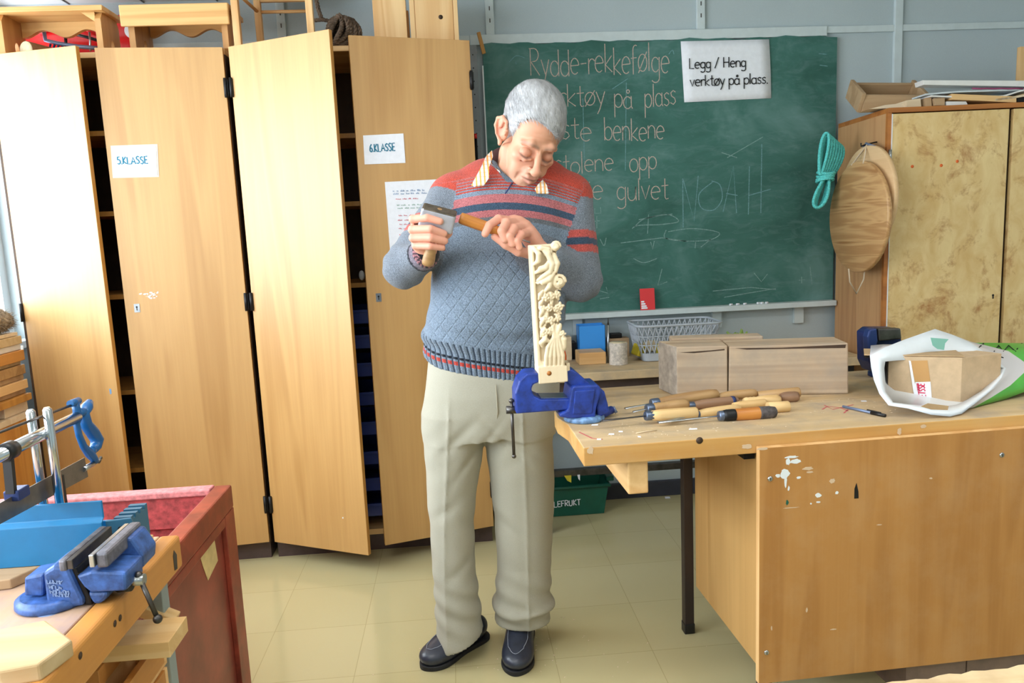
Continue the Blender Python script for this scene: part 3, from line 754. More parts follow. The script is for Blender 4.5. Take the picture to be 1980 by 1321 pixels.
# red plastic sledge behind the first stool, with levers and rack
r = thing('red_sledge', 'glossy red plastic sledge lying behind the leftmost step stool', 'sledge', (-1.2, 3.33, TOPZ))
mb = MB(); mb.sm = True; ya = 3.335
def sl(px, py): p = aty(px, py, ya); return p
rings = []
for px, yt, yb in ((12, 66, 112), (60, 58, 108), (110, 56, 106), (160, 54, 104), (205, 44, 102), (225, 30, 100), (246, 22, 98), (262, 24, 96)):
    t_ = aty(px, yt, ya); b_ = aty(px, min(yb, 95), ya); zb = TOPZ+.003; h = t_.z-zb
    rings.append([(t_.x, ya+.035*math.cos(a), zb+h/2+h/2*math.sin(a)) for a in (2*math.pi*i/16 for i in range(16))])
mb.loft(rings); mb.build('hull', M_['redp'], r, world=True, smooth=True)
for px, py, qx, qy in ((98, 47, 78, 66), (147, 46, 200, 72)):
    a = aty(px, py, 3.30); b = aty(qx, qy, 3.312); MB().cyl(a, b, .011, 12).build('lever', M_['redp'], r, world=True)
c_ = aty(256, 60, 3.292); MB().lathe([(.0001, 0), (.030, 0), (.030, .004), (.0001, .004)], c_, frame((0, -1, 0)), 24).build('round_badge', M_['white'], r, world=True)
M_['navy'] = plain('navy_blue_metal', (40, 58, 110), .4, .3)
M_['greyblue'] = plain('grey_blue_metal', (120, 135, 165), .4, .4)
r = thing('clamp_tool', 'navy and grey metal clamp tool lying under the leftmost step stool', 'tool', (aty(140, 92, 3.2).x, 3.2, TOPZ))
mb = MB(); mb.tube([aty(84, 56, 3.2), aty(88, 78, 3.2), aty(112, 84, 3.2), aty(150, 90, 3.2), aty(188, 93, 3.2)], .008, 8); mb.build('bow', M_['greyblue'], r, world=True)
for px in (98, 106, 114, 122, 130):
    MB().tube([aty(px, 85, 3.2), aty(px-2, 92, 3.2), aty(px, 99, 3.21)], .004, 8).build('tooth', M_['navy'], r, world=True)
MB().tube([aty(126, 64, 3.21), aty(127, 76, 3.2), aty(128, 90, 3.2)], .006, 8).build('bracket', M_['black'], r, world=True)
MB().tube([aty(135, 64, 3.24), aty(165, 71, 3.23), aty(188, 78, 3.22)], .006, 8).build('strap', M_['black'], r, world=True)
MB().tube([aty(173, 62, 3.2), aty(174, 80, 3.2), aty(175, 99, 3.2)], .004, 8).build('pin', M_['steel'], r, world=True)
p = aty(62, 98, 3.10)
r = thing('log_slice', 'small round log slice under the leftmost step stool', 'wood', (p.x, 3.10, TOPZ)); rr = .031
MB().lathe([(rr-.001, 0), (rr, .002), (rr, .148), (rr-.001, .15)], (p.x, 3.06, TOPZ+rr), frame((.35, 1, 0)), 24).build('bark', plain('brown_bark', (120, 84, 52), .9, var=.3), r, world=True)
M_['endgrain'] = plain('end_grain', (222, 206, 170), .8, var=.12, vs=60)
MB().lathe([(.0001, 0), (rr-.002, 0), (rr-.002, -.0015), (.0001, -.0015)], (p.x, 3.06, TOPZ+rr), frame((.35, 1, 0)), 24).build('cut_face', M_['endgrain'], r, world=True)
# small white tub on the cabinet edge, and red lid at very top
r = MB().bb((aty(160, 115, 3.12).x, 3.12, TOPZ), (aty(183, 115, 3.12).x, 3.17, TOPZ+.03)); solo(r, 'white_tub', M_['white'], 'small pale tub seen through the gap above the dark cabinet interior', 'tub', (aty(170, 115, 3.12).x, 3.14, TOPZ), bevel=.003)

# ================================================================ CHALKBOARD
BX0, BX1, BZ0, BZ1, BYF = .173, 1.760, .905, 2.090, 3.385
def board_mat():
    n = NT('green_chalkboard'); n.set(Roughness=.75, Specular_IOR_Level=.25)
    f = n.noise(n.coord((2.2, 2.2, 3.2), rnd=False), 1, 5, .62, .6); g = n.noise(n.coord((9, 9, 26), rnd=False, rot=(0, .5, 0)), 1, 4, .7, 1.0)
    c = n.ramp(f, [(.3, (50, 92, 82)), (.52, (68, 114, 105)), (.75, (108, 146, 142))])
    c = n.mix(n.math('MULTIPLY', n.ramp(g, [(.5, (0, 0, 0)), (.85, (255, 255, 255))]), .3), c, (140, 168, 172)); n.col(c); return n.m
M_['board'] = board_mat()
r = thing('chalkboard', 'green chalkboard with chalk handwriting on the back wall', 'chalkboard', ((BX0+BX1)/2, YB_, BZ0))
# writing surface with a slightly ragged painted top edge
top = [(BX0+(BX1-BX0)*i/40, BZ1+.004*math.sin(i*1.7)+.003*math.sin(i*.6)-.004*(i/40)) for i in range(41)]
MB().prism([(BX0, BZ0), (BX1, BZ0)] + top[::-1], (0, BYF, 0), t=.024).build('writing_surface', M_['board'], r, world=True)
MB().bb((BX0-.006, BYF-.006, BZ0), (BX0, YB_-.001, BZ1-.09)).build('edge_strip', M_['white'], r, world=True)
MB().bb((BX0-.004, BYF-.052, .8805), (BX1-.008, YB_-.001, .9045)).build('chalk_tray', M_['trim'], r, world=True, bevel=.0015)
for x in (.55, aty(1385, 606, 3.40).x, 1.6): MB().bb((x-.022, YB_-.02, .80), (x+.022, YB_-.001, .881)).build('tray_bracket', M_['trim'], r, world=True)
M_['chalk'] = plain('pink_white_chalk', (198, 178, 166), .95, var=.2, vs=260)
M_['chalk_b'] = plain('pale_blue_chalk', (112, 156, 160), .95, var=.25, vs=200)
M_['chalk_w'] = plain('faint_white_chalk', (126, 160, 155), .95, var=.25, vs=200)
NB = V((0, -1, 0)); UX = V((1, 0, 0)); UZ = V((0, 0, 1))
def bpt(px, py): return aty(px, py, BYF)
def chalk(s, px, py, px2, cap, jit=.06, slope=0, mat='chalk', w=.0037):
    a = bpt(px, py); b = bpt(px2, py); h = cap; sq = (b.x-a.x)/(text_len(s)*h)
    mb = MB(); write(mb, s, a, UX, UZ, h, w, NB, jit, .0004, slope, sq); mb.build('chalk_writing', M_[mat], r, world=True)
chalk('Rydde-rekkefølge', 1024, 148, 1296, .118, .07, .004)
def words(cap, *ws):
    mb = MB()
    for t, px, py, px2, sl in ws:
        a = bpt(px, py); b = bpt(px2, py); write(mb, t, a, UX, UZ, cap, .0037, NB, .07, .0004, sl, (b.x-a.x)/(text_len(t)*cap))
    mb.build('chalk_writing', M_['chalk'], r, world=True)
words(.098, ('verktøy', 1040, 211, 1172, .012), ('på', 1187, 209, 1224, 0), ('plass', 1246, 206, 1308, 0))
words(.100, ('børste', 1018, 275, 1146, .004), ('benkene', 1168, 274, 1286, .004))
words(.092, ('stolene', 1072, 337, 1188, .015), ('opp', 1217, 331, 1271, .01))
words(.098, ('feie', 1098, 391, 1168, .0), ('gulvet', 1192, 390, 1294, .02))
def scrib(lines, mat, w=.0035):
    mb = MB()
    for L in lines:
        mb.ribbon([bpt(*p) for p in L], w, NB, .0004)
    mb.build('chalk_scribble', M_[mat], r, world=True)
def curve(pts, n=8):
    out = []; P = [V((a, b, 0)) for a, b in pts]; P = [P[0]] + P + [P[-1]]
    for i in range(1, len(P)-2):
        for k in range(n):
            t = k/n; a, b, c_, d = P[i-1], P[i], P[i+1], P[i+2]
            q = .5*((2*b)+(c_-a)*t+(2*a-5*b+4*c_-d)*t*t+(3*b-a-3*c_+d)*t**3); out.append((q.x, q.y))
    out.append(pts[-1]); return out
scrib([[(1320, 345), (1321, 440)], [(1321, 348), (1342, 428), (1350, 340)], curve([(1378, 352), (1352, 375), (1356, 402), (1380, 406), (1396, 385), (1392, 358), (1376, 350)]), [(1398, 410), (1418, 322), (1424, 412)], [(1404, 374), (1426, 378)], [(1449, 322), (1447, 415)], [(1473, 278), (1471, 412)], [(1448, 378), (1490, 366)]], 'chalk_b', .004)
scrib([[(1406, 305), (1475, 265)], [(1395, 295), (1425, 305)], curve([(1226, 440), (1245, 424), (1290, 415), (1312, 428), (1280, 434), (1235, 436), (1222, 442)]), curve([(1235, 425), (1275, 417), (1300, 414)]), [(1254, 415), (1252, 452)],
       curve([(1288, 445), (1286, 460), (1320, 466), (1372, 464), (1390, 450), (1340, 442), (1292, 448)]), [(1200, 470), (1280, 460), (1330, 467)], [(1355, 478), (1375, 462)], [(1345, 468), (1344, 480)]], 'chalk_w', .0035)
scrib([[(1458, 528), (1472, 545), (1484, 530)], [(1566, 515), (1570, 550)], [(1258, 468), (1262, 482), (1265, 466)], [(1550, 535), (1550, 548)], [(1545, 542), (1556, 541)], [(1378, 563), (1450, 556), (1500, 560)], [(1400, 575), (1440, 568), (1500, 558)], [(1280, 520), (1272, 552), (1290, 545)], curve([(1225, 500), (1245, 508), (1270, 500)])], 'chalk_w')
scrib([[(1150, 402), (1150, 413), (1162, 412), (1161, 401)], [(1148, 428), (1160, 427)], [(1154, 418), (1154, 442)], curve([(1160, 462), (1168, 475), (1172, 460)]), [(1152, 560), (1175, 567), (1172, 555)], [(1160, 578), (1178, 575)]], 'chalk_w')
scrib([[(1127, 190), (1130, 320)], [(1211, 160), (1209, 330)], [(1184, 172), (1214, 152)], curve([(985, 120), (998, 108), (1015, 112)]), [(997, 120), (998, 124)], curve([(1293, 105), (1300, 97), (1303, 105)]), [(1583, 104), (1598, 105)], [(1585, 126), (1600, 128)]], 'chalk_b', .003)
# white taped sign
def flat_sheet(corners, name, label, cat, y):
    C = [aty(p[0], p[1], y) for p in corners]; c0 = sum(C, V())/4; r = thing(name, label, cat, c0); mb = MB()
    n_ = 8
    def fn(u, v): 
        p = (C[0].lerp(C[1], u)).lerp(C[3].lerp(C[2], u), v); p.y -= .004*math.sin(math.pi*v)*u + .001; return p
    mb.grid(fn, n_, n_); o = mb.build('sheet', M_['paper'], r, world=True, smooth=True); sd = o.modifiers.new('solid', 'SOLIDIFY'); sd.thickness = .0006; sd.offset = -1
    return r, C
r2, C = flat_sheet([(1316, 80), (1487, 76), (1491, 190), (1323, 198)], 'taped_sign', 'white printed sign taped to the top of the chalkboard', 'sign', BYF-.002)
ux = (C[1]-C[0]+C[2]-C[3]).normalized(); uy = NB.cross(ux).normalized(); uy = uy if uy.z > 0 else -uy
ys = BYF-.0085
mb = MB(); write(mb, 'Legg / Heng', aty(1332, 133, ys), ux, uy, .044, .0042, NB, 0, 0, squeeze=(aty(1443, 130, ys)-aty(1332, 133, ys)).length/(text_len('Legg / Heng')*.044), t=.001)
write(mb, 'verktøy på plass.', aty(1334, 167, ys), ux, uy, .046, .0042, NB, 0, 0, squeeze=(aty(1486, 163, ys)-aty(1334, 167, ys)).length/(text_len('verktøy på plass.')*.046), t=.001)
mb.build('print', M_['blk_ink'], r2, world=True)
# red card on the tray
a, b = aty(1238, 559, 3.345), aty(1267, 600, 3.345); YC = 3.345-.12*.905
r2 = thing('red_card', 'small red printed card standing on the chalk tray', 'card', ((a.x+b.x)/2, 3.345, .9045))
MB().prism([(a.x, .9050), (b.x, .9050), (b.x, a.z), (a.x, a.z)], (0, YC, 0), (1, 0, 0), (0, .12, 1), t=.004).build('card', plain('red_card_print', (222, 52, 56), .4), r2, world=True)
mb = MB()
for i, (w_, z) in enumerate(((.014, .943), (.019, .933), (.024, .923), (.028, .914))): mb.bb((a.x+.004, YC+.12*z-.0016, z-.0035), (a.x+.004+w_, YC+.12*z+.0010, z+.0035))
mb.build('white_lettering', M_['paper'], r2, world=True)
# chalk crumbs on the tray
for px in (1413, 1426, 1440, 1466, 1473, 1482):
    p = aty(px, 583, 3.35); tag(MB().cyl((p.x-.007, 3.345, .9092), (p.x+.007, 3.349, .9092), .0046, 8).build('chalk_stub', M_['paper'], None), 'short white chalk stub on the right half of the chalk tray', 'chalk', 'white chalk stubs on the tray')
# wooden peg, steel upright, rod between cabinet and board
a, b = aty(925, 62, 3.34), aty(936, 104, 3.362)
r2 = MB().bar(a, b, .016, .013, (0, 1, 0)); solo(r2, 'wooden_peg', M_['beech_edge'], 'small slanted wooden peg at the chalkboard\'s upper left corner', 'peg', b, bevel=.002)
x = aty(917, 200, 3.375).x; z0_ = aty(925, 330, 3.375).z
r2 = thing('steel_upright', 'grey punched steel upright between the cabinet and the chalkboard', 'upright', (x, 3.375, 0))
MB().bb((x-.012, 3.375, 0), (x+.022, 3.407, 2.085)).build('post', plain('grey_upright_paint', (140, 146, 150), .5, var=.08), r2, world=True, bevel=.001)
mb = MB()
for i in range(30): mb.cyl((x+.004, 3.3755, .45+i*.055), (x+.004, 3.3742, .45+i*.055), .003, 8)
mb.build('punched_holes', M_['black'], r2, world=True)
x = aty(921, 300, 3.35).x
r2 = thing('broom_rod', 'thin black rod with a red tip beside the chalkboard\'s left edge', 'rod', (x, 3.35, 0)); zt_ = aty(920, 268, 3.35).z
MB().cyl((x, 3.35, 0), (x, 3.35, zt_), .007, 10).build('rod', M_['black'], r2, world=True); MB().cyl((x, 3.35, zt_), (x, 3.35, zt_+.02), .0072, 10).build('tip', M_['redp'], r2, world=True)

# ================================================================ RIGHT CABINET
RC = Matrix.Translation((1.735, 2.925, 0)) @ Matrix.Rotation(rad(-3.4), 4, 'Z')
r = thing('storage_cabinet', 'tall cabinet with stained burl veneer doors right of the chalkboard', 'cabinet', (1.735, 2.925, 0), (0, 0, rad(-3.4))); CABR = r
M_['side_ply'] = wood('brown_side_board', (206, 160, 112), (172, 122, 78), 2, .9, .5)
M_['dark_oak'] = wood('orange_brown_edge', (190, 122, 58), (150, 88, 38), 0, 1, .45)
H_ = 1.70
MB().bb((0, .02, 0), (.018, .44, H_-.019)).build('side_panel', M_['side_ply'], r)
MB().bb((.97, .02, 0), (.988, .44, H_-.019)).build('side_panel', M_['side_ply'], r)
MB().bb((.018, .434, 0), (.97, .44, H_-.019)).build('back_panel', M_['cab_in'], r)
MB().bb((.0, .0, H_-.019), (.99, .44, H_)).build('top_board', M_['dark_oak'], r, bevel=.001)
MB().bb((.0, .004, 0), (.016, .02, H_-.019)).build('front_stile', M_['dark_oak'], r)
MB().bb((.480, .02, .06), (.498, .43, H_-.02)).build('divider', M_['cab_in'], r)
MB().bb((.018, .03, 0), (.97, .434, .06)).build('plinth', M_['plinth'], r)
def burl():
    n = NT('stained_burl_veneer'); n.set(Roughness=.42)
    f = n.noise(n.coord((16, 16, 9)), 1, 4, .6, .6); g = n.noise(n.coord((9, 9, 8)), 1, 5, .72, .35)
    c = n.ramp(f, [(.3, (232, 206, 150)), (.7, (214, 178, 116))])
    n.col(n.mix(n.ramp(g, [(.53, (0, 0, 0)), (.70, (235, 235, 235))]), c, (160, 98, 40))); return n.m
M_['burl'] = burl()
d = MB().bb((.017, 0, .065), (.482, .0195, H_-.024)).build('door', M_['burl'], r, bevel=.001); D5 = d
d2_ = MB().bb((.5, 0, .065), (.972, .0195, H_-.024)).build('door', M_['burl'], r, bevel=.001)
MB().bb((.0155, -.001, .065), (.018, .004, H_-.024)).build('edge_band', M_['white'], d)
M_['sticker'] = plain('orange_sticker', (235, 108, 40), .5)
nrm_rc = RC.to_3x3() @ V((0, -1, 0)); p_rc = RC @ V((0, -.0002, 0))
for px, py in ((1764, 322), (1820, 320), (1851, 312)):
    q = atp(px, py, p_rc, nrm_rc); MB().lathe([(.0001, 0), (.0062, 0), (.0062, .0006), (.0001, .0006)], q, frame(nrm_rc), 14).build('round_sticker', M_['sticker'], d, world=True)
for px, py in ((1920, 571),):
    q = atp(px, py, p_rc, nrm_rc); k = MB(); k.cyl(q-nrm_rc*.001, q+nrm_rc*.0012, .0045, 12); k.box(q-V((0, 0, .008)), (.004, .004, .012)); k.build('keyhole', M_['black'], d, world=True)
q = atp(1721, 302, p_rc, nrm_rc); MB().cyl(q-V((0, 0, .025)), q+V((0, 0, .025)), .006, 10).build('hinge', M_['steel'], d, world=True)
# on top of it
def rp(px, py, ly):
    """point on the plane ly behind the cabinet front, world"""
    return atp(px, py, RC @ V((0, ly, 0)), nrm_rc)
def scrap(name, label, cat, quad_px, ly, depth, mat, group=None, bevel=.001):
    """wood piece: front outline in the image at depth ly, real depth behind it, laid on the cabinet"""
    C = [rp(p[0], p[1], ly) for p in quad_px]; zmin = min(p.z for p in C); dz = 0
    if zmin < H_: dz = H_+.0006-zmin
    mb = MB(); inw = -nrm_rc*depth
    a = [mb.bm.verts.new(p+V((0, 0, dz))) for p in C]; b = [mb.bm.verts.new(v.co+inw) for v in a]
    mb._f(a); mb._f(b[::-1])
    for i in range(len(a)): mb._f([a[i], a[(i+1) % len(a)], b[(i+1) % len(a)], b[i]])
    c0 = sum((v.co for v in a), V())/len(a); return solo(mb, name, mat, label, cat, (c0.x, c0.y, H_), group, bevel=bevel)
M_['scrap'] = wood('pale_scrap_wood', (232, 214, 186), (208, 184, 148), 0, 1, .6)
M_['scrap_d'] = wood('brown_scrap_wood', (190, 160, 124), (160, 128, 92), 0, 1, .6)
M_['mdf_white'] = plain('white_sheet_board', (228, 228, 226), .5, var=.03)
M_['grey_sheet'] = plain('pale_grey_sheet', (200, 210, 216), .5, var=.03)
# wooden trough (open box, tipped on its back edge)
tr = thing('wooden_trough', 'open brown wooden trough lying on the right cabinet above the turquoise rope', 'box', RC @ V((-.02, .30, H_)), (0, 0, rad(-3.4)))
L_ = .36
mb = MB(); mb.prism([(0, .003), (.11, .003), (.075, .085), (.055, .085), (.085, .018), (.02, .018)], (-.03, .18, 0), (0, 1, 0), (0, 0, 1), (1, 0, 0), L_)
mb = MB()
Mt = Matrix.Rotation(rad(12), 4, 'Z')
mb.box((.10, .0, .012), (.24, .15, .014)); mb.box((.10, -.068, .042), (.24, .014, .070), (rad(-14), 0, 0)); mb.box((.10, .068, .042), (.24, .014, .070), (rad(14), 0, 0))
mb.box((-.028, 0, .046), (.016, .15, .080)); mb.box((.228, 0, .046), (.016, .15, .080))
mb.xform(Matrix.Translation((.010, -.075, .042)) @ Matrix.Rotation(rad(-2), 4, 'Z') @ Matrix.Rotation(rad(3), 4, 'Y') @ Matrix.Rotation(rad(32), 4, 'X'))
mb.build('trough', M_['scrap_d'], tr, bevel=.002)
scrap('wood_offcut', 'long thin pale offcut at the front edge of the right cabinet', 'wood', [(1680, 211), (1752, 208), (1750, 199), (1712, 203)], .06, .10, M_['scrap'])
scrap('wood_offcut', 'pale blocky offcut with square end on the right cabinet', 'wood', [(1753, 208), (1782, 208), (1780, 190), (1753, 194)], .04, .14, M_['scrap'])
scrap('wood_offcut', 'small brown offcut between pale blocks on the right cabinet', 'wood', [(1790, 208), (1802, 208), (1801, 190), (1791, 190)], .03, .05, M_['scrap_d'])
scrap('wood_offcut', 'grey brown square block among the offcuts on the right cabinet', 'wood', [(1808, 204), (1827, 204), (1827, 189), (1806, 190)], .02, .05, M_['scrap_d'])
scrap('wood_offcut', 'white painted flat offcut under the orange plank on the right cabinet', 'wood', [(1830, 207), (1872, 206), (1868, 199), (1830, 199)], .02, .16, M_['mdf_white'])
scrap('pine_plank', 'orange pine plank end lying over the burl door', 'plank', [(1841, 200), (1965, 206), (1965, 194), (1840, 189)], .01, .14, M_['pine_x'])
scrap('white_sheet', 'thick white panel, topmost of the pile on the right cabinet', 'panel', [(1786, 164), (2010, 168), (2010, 156), (1784, 155)], .02, .06, M_['mdf_white'])
def warped(label, ctrl, th, ly, depth, mat, name='warped_sheet'):
    up = [rp(p[0], p[1], ly) for p in curve(ctrl)]; 
    mb = MB(); mb.loft([[p+V((0, 0, 0)), p-V((0, 0, th)), p-V((0, 0, th))-nrm_rc*depth, p-nrm_rc*depth] for p in up]); c0 = up[len(up)//2]
    return solo(mb, name, mat, label, 'sheet', (c0.x, c0.y, H_))
warped('upper pale grey sheet with a purple stained edge under the white panel', [(1790, 181), (1850, 176), (1910, 174), (1960, 172), (2010, 170)], .006, .015, .10, M_['grey_sheet'])
warped('lower bowed grey sheet resting on the orange plank', [(1800, 184), (1900, 187), (1940, 184), (1975, 174), (2010, 170)], .006, .012, .2, M_['mdf_white'])
warped('pale bent lath under the bowed grey sheet', [(1925, 191), (1955, 187), (1985, 182), (2012, 180)], .008, .01, .12, M_['scrap'], 'bent_lath')
C = [rp(1880+i*14, 171+(i % 2)*.6, .012) for i in range(8)]; mb = MB(); mb.tube(C, .0032, 8); mb.build('purple_stain', plain('purple_stain', (150, 70, 110), .8), bpy.data.objects['warped_sheet'], world=True)
a, b = rp(1973, 90, .24), rp(2012, 90, .24); ub = MB().prism([(0, H_+.0006-a.z), ((b-a).length, H_+.0006-a.z), ((b-a).length, 0), (0, 0)], a, (b-a).normalized(), (0, 0, 1), -nrm_rc, .02); solo(ub, 'upright_board', M_['pine'], 'honey board standing upright behind the white panel', 'board', (a.x, a.y, H_), bevel=.001)
scrap('dark_box', 'black box end at the far right on the right cabinet', 'box', [(1966, 206), (2020, 206), (2020, 194), (1966, 194)], .03, .2, M_['black'])
# hanging: turquoise rope, two round boards
M_['aqua'] = plain('turquoise_rope', (96, 208, 206), .7, var=.15, vs=150)
mb = MB(); rng = random.Random(5); yr = 3.12
c_top = aty(1606, 258, yr); c_mid = aty(1598, 338, yr); c_bot = aty(1578, 402, yr)
for i in range(7):     # upper loops
    wx = .022+.0055*i; ph = rng.uniform(-.2, .2); cx = aty(1588+i*5, 300, yr).x
    def f(t, wx=wx, i=i, cx=cx):
        a = 2*math.pi*t-math.pi/2; hz = (c_top.z-c_mid.z)/2*(1-.03*i)
        return V((cx+wx*math.cos(a)*(.55+.45*math.sin(a)*.6+.2)+(.012*math.sin(a)), yr+(i-2)*.009, (c_top.z+c_mid.z)/2-.004*i+hz*math.sin(a)))
    rope_tube(mb, rope_pts(f, 36), .0068, 3, .022, 5)
for i in range(4):     # lower loops
    def f(t, i=i):
        a = 2*math.pi*t+math.pi/2; s = (c_mid-c_bot)/2
        p = (c_mid+c_bot)/2+s*math.sin(a); return p+V((.026*math.cos(a)*(1-.45*math.sin(a))*(1-.16*i)+.006*i, (i-1)*.012, 0))
    rope_tube(mb, rope_pts(f, 32), .0068, 3, .022, 5)
for i in range(4):     # wrapping
    zc = aty(1596, 334+i*5, yr).z; xc = aty(1597-i*.6, 336, yr).x
    rope_tube(mb, [(xc+.033*math.cos(a), yr+.030*math.sin(a), zc+.006*math.sin(a+i)) for a in (2*math.pi*k/24 for k in range(25))], .0060, 3, .022, 5)
solo(mb, 'rope_bundle', M_['aqua'], 'turquoise rope bundle hanging between the chalkboard and the round boards', 'rope', c_top)
def disc(label, cx, py, pz_t, pz_b, mat, tilt=0):
    a, b = atx(1665 if py is None else py, pz_t, cx), atx(1665 if py is None else py, pz_b, cx); rr = (a.z-b.z)/2; c0 = (a+b)/2; c0.x = cx
    r = thing('round_board', label, 'board', c0)
    rot = frame((-1, 0, 0), (0, 0, 1))
    mb = MB().lathe([(.001, .0), (rr-.004, 0), (rr, .003), (rr, .017), (rr-.004, .02), (.001, .02)], c0, rot, 64)
    mb.build('disc', mat, r, world=True); return r, c0, rr
M_['disc1'] = wood('varnished_pine_lid', (220, 180, 126), (150, 98, 50), 1, 2.6, .4, cath=.35, fine=.15)
M_['disc2'] = wood('raw_pine_lid', (232, 200, 156), (205, 164, 114), 1, 2.0, .5, cath=.35)
r, ca, ra = disc('round varnished pine board hanging in front on the cabinet\'s side', 1.664, 1665, 312, 527, M_['disc1'])
M_['string'] = plain('pale_string', (205, 186, 160), .9)
hk = V((1.700, ca.y+.02, ca.z+ra+.065))
MB().tube([(ca.x-.021, ca.y-.045, ca.z+ra-.012), (hk.x-.012, hk.y-.012, hk.z), (ca.x-.021, ca.y+.045, ca.z+ra-.012)], .0035, 8).build('hanging_string', M_['string'], r, world=True)
r, cb, rb = disc('round pale board hanging behind the varnished one on the cabinet\'s side', 1.700, 1682, 282, 480, M_['disc2'])
r2 = MB().tube([(1.734, hk.y, hk.z+.01), (1.70, hk.y, hk.z+.004), (1.668, hk.y, hk.z-.004), (1.668, hk.y, hk.z+.008)], .003, 8); r2.build('hook', M_['black'], CABR, world=True)
MB().tube([(1.688, cb.y-.05, cb.z+rb-.01), (1.69, hk.y, hk.z+.006), (1.688, cb.y+.05, cb.z+rb-.012)], .005, 8).build('grey_strap', M_['greyblue'], r, world=True)
MB().tube([aty(1641, 520, ca.y-.06), aty(1643, 545, ca.y-.05), aty(1656, 568, ca.y-.03), aty(1670, 540, ca.y-.02), aty(1672, 520, ca.y-.02)], .0028, 8).build('hanging_string', M_['string'], r, world=True)
# ================================================================ BACK BENCH UNDER THE CHALKBOARD
def toplane(z): return lambda px, py: atz(px, py, z)
M_['bench'] = wood('worn_workbench_top', (214, 188, 148), (184, 154, 112), 0, .8, .65, .35, dirt=.95, dc=(160, 146, 130), bump=.3)
M_['bench_edge'] = wood('bench_edge_pine', (214, 170, 104), (186, 134, 70), 0, .7, .5, .4, dirt=.2, dc=(200, 180, 150))
SB = .70
r = thing('narrow_bench', 'narrow wooden wall bench under the chalkboard tray', 'bench', (1.0, 3.19, 0))
o = MB().bb((.30, 2.985, SB-.036), (1.70, 3.404, SB)).build('worktop', M_['bench'], r, world=True, bevel=.003)
for x in (.33, 1.66): MB().bb((x-.015, 3.03, 0), (x+.015, 3.06, SB-.036)).build('leg', M_['black'], r, world=True); MB().bb((x-.015, 3.34, 0), (x+.015, 3.37, SB-.036)).build('leg', M_['black'], r, world=True)
MB().bb((.32, 3.035, SB-.085), (1.67, 3.055, SB-.038)).build('apron_rail', M_['plinth'], r, world=True)
zr = atz(1190, 906, .22); 
MB().bb((.345, 3.19, .196), (1.645, 3.22, .226)).build('foot_rail', M_['dsteel'], r, world=True, bevel=.002)
for x in (.33, 1.66): MB().bb((x-.012, 3.06, .20), (x+.012, 3.34, .222)).build('side_rail', M_['black'], r, world=True)
def onb(px, py, z=SB): return atz(px, py, z)
# birch stump and pencil rod
p = onb(1196, 704); rr = .0395
r = thing('birch_block', 'short round birch block with pale bark on the wall bench', 'wood', p); h = aty(1196, 662, p.y).z-SB
M_['birch'] = plain('pale_birch_bark', (206, 196, 184), .8, var=.22, vs=70, bump=.3)
MB().lathe([(rr*1.02, 0), (rr, .005), (rr*.97, h*.5), (rr, h-.004), (rr-.002, h)], p, None, 28).build('bark', M_['birch'], r, world=True)
MB().lathe([(.0001, h), (rr-.003, h), (rr-.003, h+.001), (.0001, h+.001)], p, None, 28).build('cut_face', M_['endgrain'], r, world=True)
q = onb(1176, 702); zt_ = aty(1179, 628, q.y).z
r = thing('pointed_rod', 'thin grey pointed rod standing against the birch block', 'rod', q)
MB().cyl(q, (q.x+.004, q.y, zt_), .0048, 10).build('shaft', M_['steel'], r, world=True); MB().cyl((q.x+.004, q.y, zt_), (q.x+.005, q.y, zt_+.03), .0044, 10, .0008).build('tip', M_['dsteel'], r, world=True)
# block of wood, blue box, dark things, orange handle
p = onb(1145, 705); r = MB().bb((p.x-.055, p.y, SB), (p.x+.062, p.y+.115, SB+.052)); solo(r, 'wood_block', M_['pine_x'], 'small plain wooden block in front of the blue box', 'wood', p, bevel=.003)
M_['azure'] = plain('azure_plastic', (66, 158, 245), .35)
yb = 3.295; a, b = aty(1120, 668, yb), aty(1170, 629, yb)
r = thing('blue_box', 'open azure blue plastic box beside the birch block', 'box', ((a.x+b.x)/2, yb, SB)); mb = MB(); t = .003; zt_ = b.z
for lo, hi in (((a.x, yb, SB), (b.x, yb+t, zt_)), ((a.x, yb+.070, SB), (b.x, yb+.073, zt_+.004)), ((a.x, yb, SB), (a.x+t, yb+.073, zt_)), ((b.x-t, yb, SB), (b.x, yb+.073, zt_)), ((a.x, yb, SB), (b.x, yb+.073, SB+t))): mb.bb(lo, hi)
mb.build('tub', M_['azure'], r, world=True, bevel=.001)
p = aty(1196, 668, 3.33); mb = MB().bb((p.x-.045, 3.33, SB), (p.x+.05, 3.39, aty(1190, 655, 3.33).z)); solo(mb, 'brown_block', M_['scrap_d'], 'brown wooden block behind the birch block', 'wood', (p.x, 3.36, SB), bevel=.002)
z_ = aty(1190, 655, 3.33).z; r = MB().bb((p.x-.035, 3.34, z_), (p.x+.02, 3.38, z_+.022)); solo(r, 'black_tool', M_['black'], 'small black tool lying on the brown block', 'tool', (p.x, 3.36, z_), bevel=.004)
p = onb(1106, 695, SB); mb = MB().bb((p.x-.028, p.y, SB), (p.x+.022, p.y+.06, aty(1105, 662, p.y).z)); solo(mb, 'black_case', M_['black'], 'small black case on the wall bench left of the wooden block', 'case', p, bevel=.004)
y_ = 3.30; p = aty(1095, 672, y_); mb = MB().bb((p.x-.035, y_, SB), (p.x+.025, y_+.06, aty(1095, 652, y_).z)); solo(mb, 'pale_block', M_['scrap'], 'pale grey block behind the black case', 'wood', (p.x, y_, SB), bevel=.003)
p = onb(1090, 716, SB); zt_ = aty(1092, 672, p.y).z
r = thing('orange_tool', 'orange handled tool standing on the wall bench behind the clamped carving', 'tool', p)
